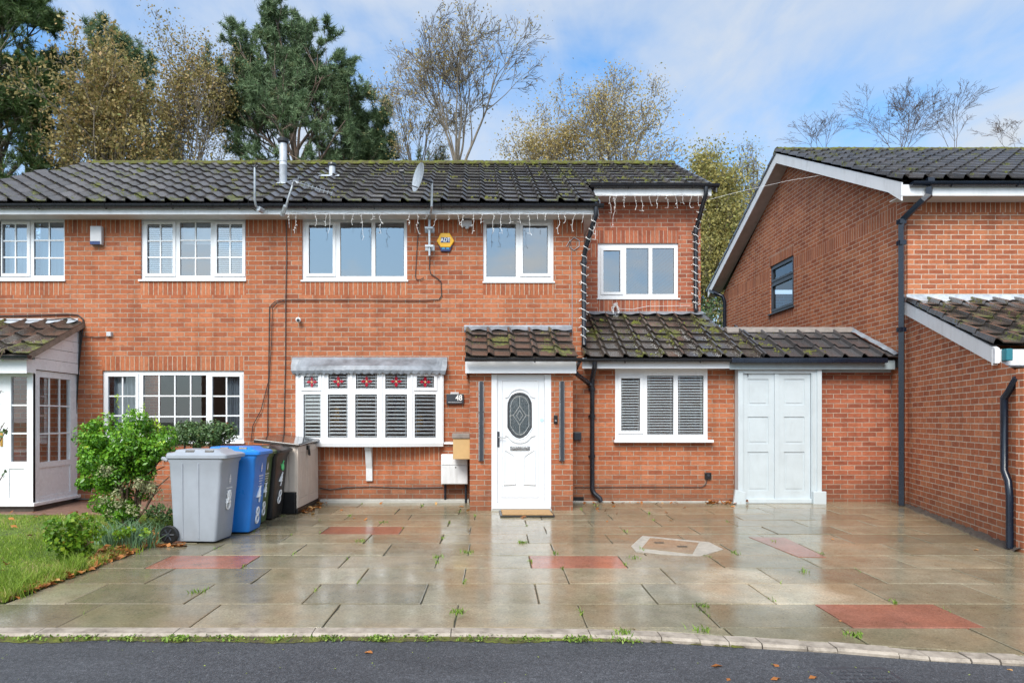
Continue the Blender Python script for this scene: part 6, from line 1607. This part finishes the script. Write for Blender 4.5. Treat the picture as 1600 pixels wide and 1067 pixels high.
# white wall gadget on the left house
mb = MB(); mb.box(xx(169, YW), xx(176, YW), YW - .06, YW - .001, zz(526, YW), zz(519, YW)); tag(mb.build('junction_box', M['boxgrey'], None, bevel=.005), 'tiny white box on the left house wall right of its porch roof', 'junction box')
# house number sign
F_ = front(YW - .045)
a, b, c, d = rect(697.5, 724.5, 615.5, 631, YW - .04)
mb = MB(); mb.box(a, b, YW - .05, YW - .001, c, d); sg = tag(mb.build('house_sign', M['charcoal'], None, bevel=.006), 'dark grey slate sign reading 48 beside the bow window', 'sign')
text('number', '48', .125, front(YW - .051), b - .075, (c + d) / 2 + .015, .002, 'paint', sg, .001, .85)
mb = MB(); rg = random.Random(2); x = a + .03
while x < b - .04: w_ = rg.uniform(.006, .014); mb.box(x, x + w_, YW - .053, YW - .051, c + .022, c + .032); x += w_ + .006
mb.build('small_lettering', M['boxgrey'], sg)
mb = MB(); mb.box(xx(704, YW), xx(717, YW), YW - .04, YW - .001, d + .001, d + .03); mb.build('sign_lamp', M['boxgrey'], sg)
# wall lights flanking the door
for px_a, lab in ((747.5, 'slim tall black wall light on the left porch pillar'), (873.5, 'slim tall black wall light on the right porch pillar')):
    wl = thing('wall_light', lab, 'wall light', (xx(px_a + 4, YP), YP, zz(660, YP)), 'wall lights flanking the front door')
    mb = MB(); mb.box(xx(px_a, YP), xx(px_a + 8.2, YP), YP - .022, YP - .001, zz(719.5, YP), zz(596.5, YP)); mb.build('back_plate', M['steel'], wl)
    mb = MB(); mb.box(xx(px_a + 1.8, YP), xx(px_a + 6.8, YP), YP - .06, YP - .0225, zz(719.8, YP), zz(596, YP)); mb.build('shade', M['charcoal'], wl, bevel=.004)
# doorbell
mb = MB(); a, b, c, d = rect(865, 871, 648.5, 661.5, YP); mb.box(a, b, YP - .025, YP - .001, c, d); db = tag(mb.build('doorbell', M['black'], None, bevel=.008), 'black video doorbell right of the front door', 'doorbell')
mb = MB(); mb.lathe(((a + b) / 2, YP - .029, c + .04), [(.014, 0), (.016, .004)], 14, 'y'); mb.build('button', M['steel'], db)
# meter box and post box
mt_ = thing('meter_box', 'scuffed white meter box low on the wall beside the porch', 'meter box', (xx(710, YW), YW, .5))
a, b, c, d = rect(689.5, 731, 709.5, 756, YW - .15); 
mb = MB(); mb.box(a, b, YW - .21, YW - .001, c, d); mb.build('case', M['meter'], mt_, bevel=.008)
mb = MB(); mb.box(a + .01, b - .01, YW - .225, YW - .2115, c + .01, d - .17); mb.box(a + .01, b - .01, YW - .225, YW - .2115, d - .163, d - .01); mb.build('door', M['meter'], mt_, bevel=.004)
mb = MB(); mb.lathe(((a + b) / 2 + .02, YW - .229, d - .2), [(.01, 0), (.01, .004)], 10, 'y'); mb.build('lock', M['black'], mt_)
mb = MB(); mb.tube([(a + .06, YW - .1, c), (a + .06, YW - .1, gz(10.6))], .02, 8); mb.tube([(b - .03, YW - .12, c + .2), (b - .03, YW - .12, gz(10.6))], .02, 8); mb.build('pipe', M['blackpvc'], mt_, smooth=True)
a, b, c, d = rect(708, 733.3, 685, 717, 10.2); pb = thing('parcel_box', 'tan box with a weathered grey cap fixed against the porch side', 'box', ((a + b) / 2, 10.2, c))
mb = MB(); mb.box(a, -.101 - .003, 10.15, 10.42, c, d); mb.build('case', M['tan'], pb, bevel=.006)
mb = MB(); mb.box(a - .015, -.101 - .003, 10.13, 10.43, d + .001, d + .08); mb.build('cap', M['tancap'], pb, bevel=.012)
# sockets
mb = MB(); a, b, c, d = rect(1100.5, 1110.5, 738, 748, YW); mb.box(a, b, YW - .04, YW - .001, c, d); o = tag(mb.build('socket_box', M['black'], None, bevel=.006), 'small black outdoor socket low on the wall under the extension window', 'socket')
mb = MB(); mb.lathe(((a + b) / 2, YW - .05, (c + d) / 2 + .01), [(.018, 0), (.022, .009)], 12, 'y'); mb.build('knob', M['charcoal'], o)
mb = MB(); a, b, c, d = rect(895.5, 907.5, 675, 687.5, YW); mb.box(a, b, YW - .07, YW - .001, c, d); tag(mb.build('socket_box', M['charcoal'], None, bevel=.012), 'black socket cover on the wall just right of the porch pillar', 'socket')
mb = MB(); a, b, c, d = rect(896, 912, 776, 781.5, YW); mb.box(a, b, YW - .012, YW - .001, c, d); tag(mb.build('air_vent', M['black'], None), 'black air brick vent at ground level right of the porch', 'vent')
# door mat
dm = thing('door_mat', 'coir door mat in a black rubber tray on the wet slabs before the front door', 'door mat', (xx(822, 9.45), 9.45, gz(9.45)))
y0_, y1_ = Yg(808), Yg(799); x0_, x1_ = xx(783, 9.4), xx(861, 9.5)
mb = MB(); mb.box(x0_ - .02, x1_ + .02, y0_, y1_ + .03, gz(9.4) + .005, gz(9.4) + .018); mb.build('tray', M['black'], dm, bevel=.004)
mb = MB(); mb.box(x0_ + .01, x1_ - .005, y0_ + .04, y1_ + .02, gz(9.4) + .0185, gz(9.4) + .034); mb.build('mat', M['coir'], dm, bevel=.004)

# satellite dish on its mast
YM = YW - .28
ds = thing('satellite_dish', 'grey satellite dish on a bracketed mast in front of the roof', 'satellite dish', (xx(671, YW), YW, zz(390, YW)))
mx = lambda px_: xx(px_, YM)
mb = MB(); mb.tube([(xx(671, YW - .12), YW - .12, zz(400, YW - .12)), (xx(671, YW - .12), YW - .12, zz(342, YW - .12)), (xx(673, YW - .3), YW - .33, zz(334, YW - .3)), (xx(674.5, 10.2), 10.2, zz(322, 10.2)), (xx(675, 10.15), 10.15, zz(283, 10.15))], .017, 8); mast = mb.build('mast', M['galv'], ds, smooth=True)
for py_ in (360, 388):
    mb = MB(); z = zz(py_, YW); mb.box(xx(664.5, YW), xx(679, YW), YW - .012, YW - .001, z - .045, z + .045); mb.box(xx(669, YW), xx(674, YW), YW - .10, YW - .013, z - .012, z + .012)
    mb.box(xx(665, YW), xx(678, YW), YW - .15, YW - .101, z - .018, z + .018); mb.build('bracket', M['galv'], ds, bevel=.003)
Cd = Vector((xx(657, 9.95), 9.95, zz(278.5, 9.95)))
ax_ = Vector((-.90, -.50, .16)).normalized(); e1_ = Vector((0, 0, 1)) - ax_ * ax_.z; e1_.normalize(); e2_ = ax_.cross(e1_)
V = []; nr, na = 6, 28
for s_, off in ((1, 0), (1, -.006)):
    for i in range(nr + 1):
        for j in range(na):
            r = i / nr; a = 2 * PI * j / na; V.append(tuple(Cd + e1_ * (.215 * r * math.cos(a)) + e2_ * (.19 * r * math.sin(a)) + ax_ * (.045 * r * r + off)))
f = []
for q in (0, 1):
    b_ = q * (nr + 1) * na
    f += [(b_ + i * na + j, b_ + i * na + (j + 1) % na, b_ + (i + 1) * na + (j + 1) % na, b_ + (i + 1) * na + j) for i in range(1, nr) for j in range(na)] + [tuple(b_ + na + j for j in range(na))]
f += [(nr * na + j, nr * na + (j + 1) % na, (2 * nr + 1) * na + (j + 1) % na, (2 * nr + 1) * na + j) for j in range(na)]
mb = MB(); mb.add(V, f); mb.build('dish', M['galv'], ds, smooth=True)
top_ = Vector((xx(675, 10.15), 10.15, zz(285, 10.15)))
mb = MB(); mb.tube([top_, Cd - ax_ * .03], .02, 6); mb.tube([Cd - e1_ * .15 + ax_ * .0, Cd - e1_ * .16 + ax_ * .22, Cd + ax_ * .3 - e1_ * .02], .009, 5); mb.lathe(tuple(Cd + ax_ * .3), [(.025, -.03), (.025, .03)], 10, 'x'); mb.build('feed_arm', M['charcoal'], ds)
# flue pipes
def roofY(py_): k = (HY - py_) / F_PX; return (3.30 - .5317 * 10.35) / (k - .5317)
Y1 = roofY(288)
fl = thing('flue_pipe', 'tall grey metal flue pipe with a black cap on the roof', 'flue', (xx(442.5, Y1), Y1, zz(288, Y1)))
mb = MB(); x = xx(442.5, Y1); z0_, z1_ = zz(290, Y1) - .06, zz(221, Y1); mb.lathe((x, Y1, 0), [(.066, z0_), (.066, z0_ + .4), (.070, z0_ + .405), (.070, z0_ + .42), (.064, z0_ + .43), (.064, z0_ + .47), (.069, z0_ + .475), (.069, z0_ + .49), (.064, z0_ + .5), (.064, z1_)], 18); mb.build('pipe', M['flue'], fl, smooth=True)
mb = MB(); mb.lathe((x, Y1, 0), [(.075, z1_ - .04), (.095, z1_ - .02), (.10, z1_ + .03), (.06, z1_ + .05)], 18); mb.build('cap', M['black'], fl)
mb = MB(); mb.add([tuple(Vector((x + dx, Y1, z0_ + .06)) + D * dv + N * .055) for dx, dv in ((-.2, .13), (.2, .13), (.17, -.13), (-.15, -.13))], [(0, 1, 2, 3)]); mb.build('lead_slate', M['leadw'], fl)
Y2 = roofY(278)
fl = thing('roof_vent', 'short grey vent pipe near the ridge right of the tall flue', 'vent', (xx(519, Y2), Y2, zz(278, Y2)))
mb = MB(); x = xx(519, Y2); z0_, z1_ = zz(279, Y2) - .06, zz(258.5, Y2); mb.lathe((x, Y2, 0), [(.062, z0_), (.058, z0_ + .05), (.058, z1_)], 18); mb.build('pipe', M['flue'], fl, smooth=True)
mb = MB(); mb.lathe((x, Y2, 0), [(.07, z1_ - .02), (.08, z1_), (.075, z1_ + .035), (.04, z1_ + .04)], 18); mb.build('cap', M['charcoal'], fl)
mb = MB(); mb.add([tuple(Vector((x + dx, Y2, z0_ + .06)) + D * dv + N * .055) for dx, dv in ((-.3, .10), (.15, .10), (.12, -.10), (-.2, -.10))], [(0, 1, 2, 3)]); mb.build('lead_slate', M['leadw'], fl)
# old aerials at the eaves
ae = thing('old_aerial', 'rusty lopsided aerial pole with frayed wires in front of the left roof eaves', 'aerial', (xx(400, 10.2), 10.2, zz(330, 10.2)))
mb = MB(); mb.tube([PT(398, 262, 10.15), PT(398, 312, 10.15), PT(400, 322, 10.2), PT(408, 329, 10.3)], .016, 7); mb.tube([PT(404, 326, 10.22), PT(411, 330, 10.3)], .04, 6); mb.build('pole', M['galv'], ae, smooth=True)
mb = MB(); rg = random.Random(4)
for i in range(7):
    a_ = rg.uniform(-.8, 3.9); mb.tube([PT(398, 263, 10.15), tuple(Vector(PT(398, 263, 10.15)) + Vector((math.cos(a_) * .12, rg.uniform(-.1, .1), math.sin(a_) * .08)))], .006, 4)
mb.tube([PT(398, 305, 10.15), PT(388, 310, 10.15), PT(388, 322, 10.2), PT(400, 330, 10.3)], .005, 4); mb.build('elements', M['cable'], ae)
ae = thing('old_aerial', 'leaning aerial pole with a long rod lying over the roof right of the flue', 'aerial', (xx(442, 10.2), 10.2, zz(340, 10.2)))
mb = MB(); mb.tube([PT(459, 284, 10.1), PT(450, 312, 10.1), PT(444, 334, 10.2)], .017, 7); mb.tube([PT(446, 322, 10.15), PT(441, 337, 10.25)], .035, 6); mb.build('pole', M['galv'], ae, smooth=True)
mb = MB(); mb.tube([PT(453, 283, 10.1), PT(466, 286, 10.2), PT(520, 303, 10.4)], .009, 5)
for i in range(9): P_ = Vector(PT(470 + i * 6, 287.5 + i * 1.9, 10.22)); mb.tube([P_ - Vector((.01, 0, .03)), P_ + Vector((.01, 0, .035))], .005, 4)
for i in range(5): mb.tube([PT(461, 283, 10.1), PT(461 + rg.uniform(-9, 9), 283 + rg.uniform(-7, 6), 10.05)], .012, 4)
mb.build('elements', M['galv'], ae)

# cables
def cable(name, label, pts, r=.008, mat='cable', off=.02, Y=YW, cat='cable'):
    P = [(xx(p[0], Y - off), Y - off, zz(p[1], Y - off)) if len(p) == 2 else p for p in pts]
    mb = MB(); mb.tube(P, r, 6); return tag(mb.build(name, M[mat], None, smooth=True), label, cat)
cable('cable', 'straight black cable running down the wall from the eaves to the storage box', [(447, 344), (448, 400), (446.5, 470), (446, 560), (443.5, 684)], .007)
cable('cable', 'long black cable from the dish mast across the wall then down to the storage box', [(671.5, 400), (671, 420), (673, 428), (682, 434), (689, 440), (690, 462), (686, 468), (660, 470), (560, 469), (440, 469), (430, 471), (421, 480), (420, 560), (418.5, 640), (418, 684)], .007)
cable('cable', 'thinner black cable beside the long one that kinks left behind the bins', [(444, 470), (432, 474), (425.5, 482), (424, 540), (421, 590), (408, 640), (395, 665), (392, 690)], .006, off=.03)
cable('cable', 'short black cable with a frayed end left of the dish mast', [(655, 344), (652, 380), (649, 432), (651, 437), (657, 437), (662, 434)], .006)
cable('cable', 'thin grey wire hanging in a loop beside the corner downpipe', [(885, 385), (889, 378), (897, 371), (905, 376), (905, 385), (897, 391), (889, 385), (892, 376), (893, 395), (894, 450), (894, 556)], .005, 'galv', off=.012)
cable('cable', 'pair of black cables sagging along the foot of the wall under the bow window', [(500, 762), (516, 765), (540, 761), (580, 760), (640, 762), (692, 761)], .008)
cable('cable', 'thin black cable along the foot of the extension wall up to its socket', [(898, 761), (1000, 760.5), (1097, 760.5), (1103, 756), (1105, 748)], .006)
cable('cable', 'dark cables looping over the porch roof flashing of the left house and down the wall', [(-30, 494), (40, 493), (105, 491), (122, 492), (130, 499), (129, 515), (124, 560), (120, 620), (117, 690)], .01)
cable('cable', 'second dark cable under the first along the left porch flashing', [(-30, 500), (60, 501), (110, 497), (126, 503), (125, 530), (121, 600)], .009, off=.035)
cable('cable', 'short black cable leading to the tiny white box on the left house wall', [(128, 525), (150, 527), (168, 526), (171, 523)], .006)
cable('cable', 'black pipe lying along the ground under the glazed porch', [(-20, 793), (30, 795), (70, 789), (110, 779), (140, 780)], .018, off=.14)
cable('cable', 'white string of lights stretched from the set-back eaves to the right gable', [(xx(1108, 11.5), 11.5, zz(312, 11.5)), (xx(1150, 11.6), 11.6, zz(301, 11.6)), (xx(1230, 12.5), 12.5, zz(283, 12.5)), (xx(1290, 13.2), 13.2 - .9, zz(266, 12.3))], .0022, 'whitecable', cat='light string')

# icicle lights
rng = random.Random(31)
def icicles(name, label, x0, x1, Y, z, drops, seed):
    rg = random.Random(seed); mb = MB(); n = int((x1 - x0) / .12); pts = []
    for i in range(n + 1):
        pts.append((x0 + (x1 - x0) * i / n, Y, z + .012 * math.sin(i * 1.7) + rg.uniform(-.006, .006)))
    mb.tube(pts, .0028, 4); bl = MB()
    for xd, ln in drops:
        p = Vector((xd, Y - .004, z)); q = [p]; st = .045; L_ = 0
        while L_ < ln:
            p = p + Vector((rg.gauss(0, .011), rg.gauss(0, .006), -st)); L_ += st; q.append(p)
            if rg.random() < .6:
                e = p + Vector((rg.uniform(-.028, .028), rg.uniform(-.02, .01), rg.uniform(-.03, .01))); bl.tube([p, e], [.003, .005], 4)
        if rg.random() < .35: q.append(p + Vector((rg.choice((-1, 1)) * .05, 0, .01)))
        mb.tube(q, .0023, 4)
    o = mb.build(name, M['whitecable'], None); tag(o, label, 'fairy lights'); bl.build('bulbs', M['bulb'], o); return o
dr = [(px_, l) for px_, l in ((451, .22), (463, .28), (493, .18), (508, .15), (515, .30), (538, .08), (553, .17), (566, .36), (582, .06), (596, .30), (640, .16), (652, .27), (666, .08), (682, .16), (702, .06), (714, .14), (723, .2), (740, .30), (754, .12), (770, .30), (783, .3), (798, .10), (812, .12), (826, .3), (840, .05), (853, .06), (872, .30), (884, .10), (900, .24), (912, .1), (925, .3), (930, .36))]
icicles('icicle_lights', 'white icicle fairy lights hanging along the main eaves of number 48', xx(447, YF - .01), 1.86, YF - .012, SOF + .0, [(xx(a, YF - .01), l * 1.0) for a, l in dr], 5)
icicles('icicle_lights', 'white icicle fairy lights hanging under the set-back eaves at the right', 2.0, 4.0, 11.608, 5.232, [(xx(a, 11.61), l) for a, l in ((954, .3), (958, .52), (963, .14), (976, .16), (992, .2), (1002, .26), (1016, .18), (1028, .2), (1041, .2), (1056, .22), (1066, .1), (1080, .2), (1091, .18))], 6)
def wrap(label, path, r, turns, seed):
    rg = random.Random(seed); mb = MB(); P = [Vector(p) for p in path]; L_ = [0]
    for a, b in zip(P, P[1:]): L_.append(L_[-1] + (b - a).length)
    n = turns * 10; pts = []; bl = MB()
    for i in range(n + 1):
        s = L_[-1] * i / n; k = max(j for j in range(len(P)) if L_[j] <= s + 1e-9); k = min(k, len(P) - 2); c = P[k].lerp(P[k + 1], (s - L_[k]) / (L_[k + 1] - L_[k])); a = i / 10 * 2 * PI + rg.uniform(-.1, .1)
        p = c + Vector((math.cos(a) * r, math.sin(a) * r, rg.uniform(-.008, .008))); pts.append(p)
        if rg.random() < .3: bl.tube([p, p + Vector((math.cos(a) * .035, math.sin(a) * .035, rg.uniform(-.03, .02)))], [.004, .005], 4)
    mb.tube(pts, .005, 4); o = mb.build('wrapped_lights', M['whitecable'], None); tag(o, label, 'fairy lights'); bl.build('bulbs', M['bulb'], o)
xg = xx(931, 10.33); xc_ = xx(912.5, 10.63)
wrap('white fairy lights wound round the corner downpipe of the main wall', [(xg, YF - .06, 4.50), (xx(926, 10.4), YF, 4.38), (xx(914, 10.6), YW - .07, 4.02), (xc_, YW - .06, 3.90), (xc_, YW - .06, 2.65)], .045, 14, 3)
wrap('white fairy lights wound round the downpipe at the far right of the set-back wall', [(xx(1103, 11.56), 11.56, 5.24), (xd_ := xx(1087, 11.94) + .03, 11.9, 4.86), (xx(1087, 11.94), YR - .06, 4.74), (xx(1087, 11.94), YR - .06, 3.4)], .045, 15, 4)
mb = MB(); rg = random.Random(14); c0_ = Vector((xx(962, YR - .08), YR - .06, zz(486, YR)))
pts = [c0_ + Vector((math.cos(i * .55) * .06 * rg.uniform(.5, 1.2), rg.uniform(-.05, .02), math.sin(i * .55) * .14 * rg.uniform(.4, 1.1))) for i in range(70)] + [c0_ + Vector((.3, 0, .02)), Vector((xx(1010, YR), YR - .03, zz(479, YR))), Vector((xx(1078, YR), YR - .03, zz(478, YR)))]
mb.tube(pts, .004, 4); tag(mb.build('light_string', M['whitecable'], None), 'tangled bundle of white light string below the set-back window', 'fairy lights')

# ================================================================== sky, sun, camera
SUN_EL, SUN_AZ = math.radians(43), math.radians(198)        # azimuth clockwise from +Y
sd_ = Vector((math.sin(SUN_AZ) * math.cos(SUN_EL), math.cos(SUN_AZ) * math.cos(SUN_EL), math.sin(SUN_EL)))
w = bpy.data.worlds.new('World'); SC.world = w; w.use_nodes = True; nt = w.node_tree; nt.nodes.clear()
out = nt.nodes.new('ShaderNodeOutputWorld')
sky = nd(nt, 'TexSky', sky_type='NISHITA', sun_disc=False, sun_elevation=SUN_EL, sun_rotation=SUN_AZ, altitude=50, air_density=1.0, dust_density=1.2, ozone_density=1.6)
co = nd(nt, 'TexCoord').outputs['Generated']
sx = nd(nt, 'SeparateXYZ', {0: co})
zc_ = math_(nt, 'MAXIMUM', sx.outputs[2], .06)
pr = nd(nt, 'CombineXYZ', {0: math_(nt, 'DIVIDE', sx.outputs[0], math_(nt, 'ADD', zc_, .25)), 1: math_(nt, 'DIVIDE', sx.outputs[1], math_(nt, 'ADD', zc_, .25)), 2: 0.0}).outputs[0]
n1 = noise(nt, mapping(nt, pr, (1.1, 1.1, 1), (2.1, .35, 0), (0, 0, .5)), 1.5, 7, .55, .35)
n2 = noise(nt, mapping(nt, pr, (1.6, .8, 1), (5.1, 1.7, 0)), 3.5, 6, .6, .6)
cf = math_(nt, 'ADD', math_(nt, 'MULTIPLY', n1, .75), math_(nt, 'MULTIPLY', n2, .25))
cf = ramp(nt, cf, [(.37, .08), (.51, .58), (.64, .96)])
hz = ramp(nt, sx.outputs[2], [(0.0, .9), (.22, .45), (.5, 0.0)])
cf = math_(nt, 'MAXIMUM', cf, hz)
dt = nd(nt, 'VectorMath', {0: co, 1: tuple(sd_)}, operation='DOT_PRODUCT').outputs['Value']
gl_ = math_(nt, 'POWER', math_(nt, 'MAXIMUM', math_(nt, 'ADD', math_(nt, 'MULTIPLY', dt, .5), .5), 0.0), 3.0)
br = math_(nt, 'ADD', .53, math_(nt, 'MULTIPLY', gl_, 1.1))
cl_ = mixc(nt, n2, (.83, .915, 1.01), (.96, .985, 1.01))
cl_ = mixc(nt, gl_, cl_, (1.04, 1.0, .93))
clv = nd(nt, 'VectorMath', {0: cl_, 'Scale': br}, operation='SCALE').outputs[0]
skv = nd(nt, 'VectorMath', {0: sky.outputs[0], 'Scale': 0.15}, operation='SCALE').outputs[0]
skv = nd(nt, 'VectorMath', {0: skv, 1: (.52, 1.02, 1.30)}, operation='MULTIPLY').outputs[0]
fin = mixc(nt, cf, skv, clv)
bgd = nd(nt, 'Background', {'Color': fin, 'Strength': 1.0}); nt.links.new(bgd.outputs[0], out.inputs[0])
sl_ = bpy.data.lights.new('sun', 'SUN'); sl_.energy = 2.7; sl_.angle = math.radians(28); sl_.color = (1.0, .94, .86)
so = bpy.data.objects.new('sun', sl_); COL.objects.link(so); so.rotation_euler = (-sd_).to_track_quat('-Z', 'Y').to_euler()
cd = bpy.data.cameras.new('camera'); cam = bpy.data.objects.new('camera', cd); COL.objects.link(cam)
cam.location = (0, 0, CAMZ); cam.rotation_euler = (PI / 2, 0, 0); cd.sensor_fit = 'HORIZONTAL'; cd.sensor_width = 36; cd.lens = F_PX / 1600 * 36
cd.shift_x = (800 - HX) / 1600; cd.shift_y = (HY - 533.5) / 1600; cd.clip_start = .05; cd.clip_end = 2000
SC.camera = cam
vs = SC.view_settings; vs.view_transform = 'Standard'; vs.look = 'None'; vs.exposure = .55; vs.gamma = 1.0; vs.use_curve_mapping = False
SC.cycles.max_bounces = 8; SC.cycles.transparent_max_bounces = 16; SC.cycles.use_denoising = True
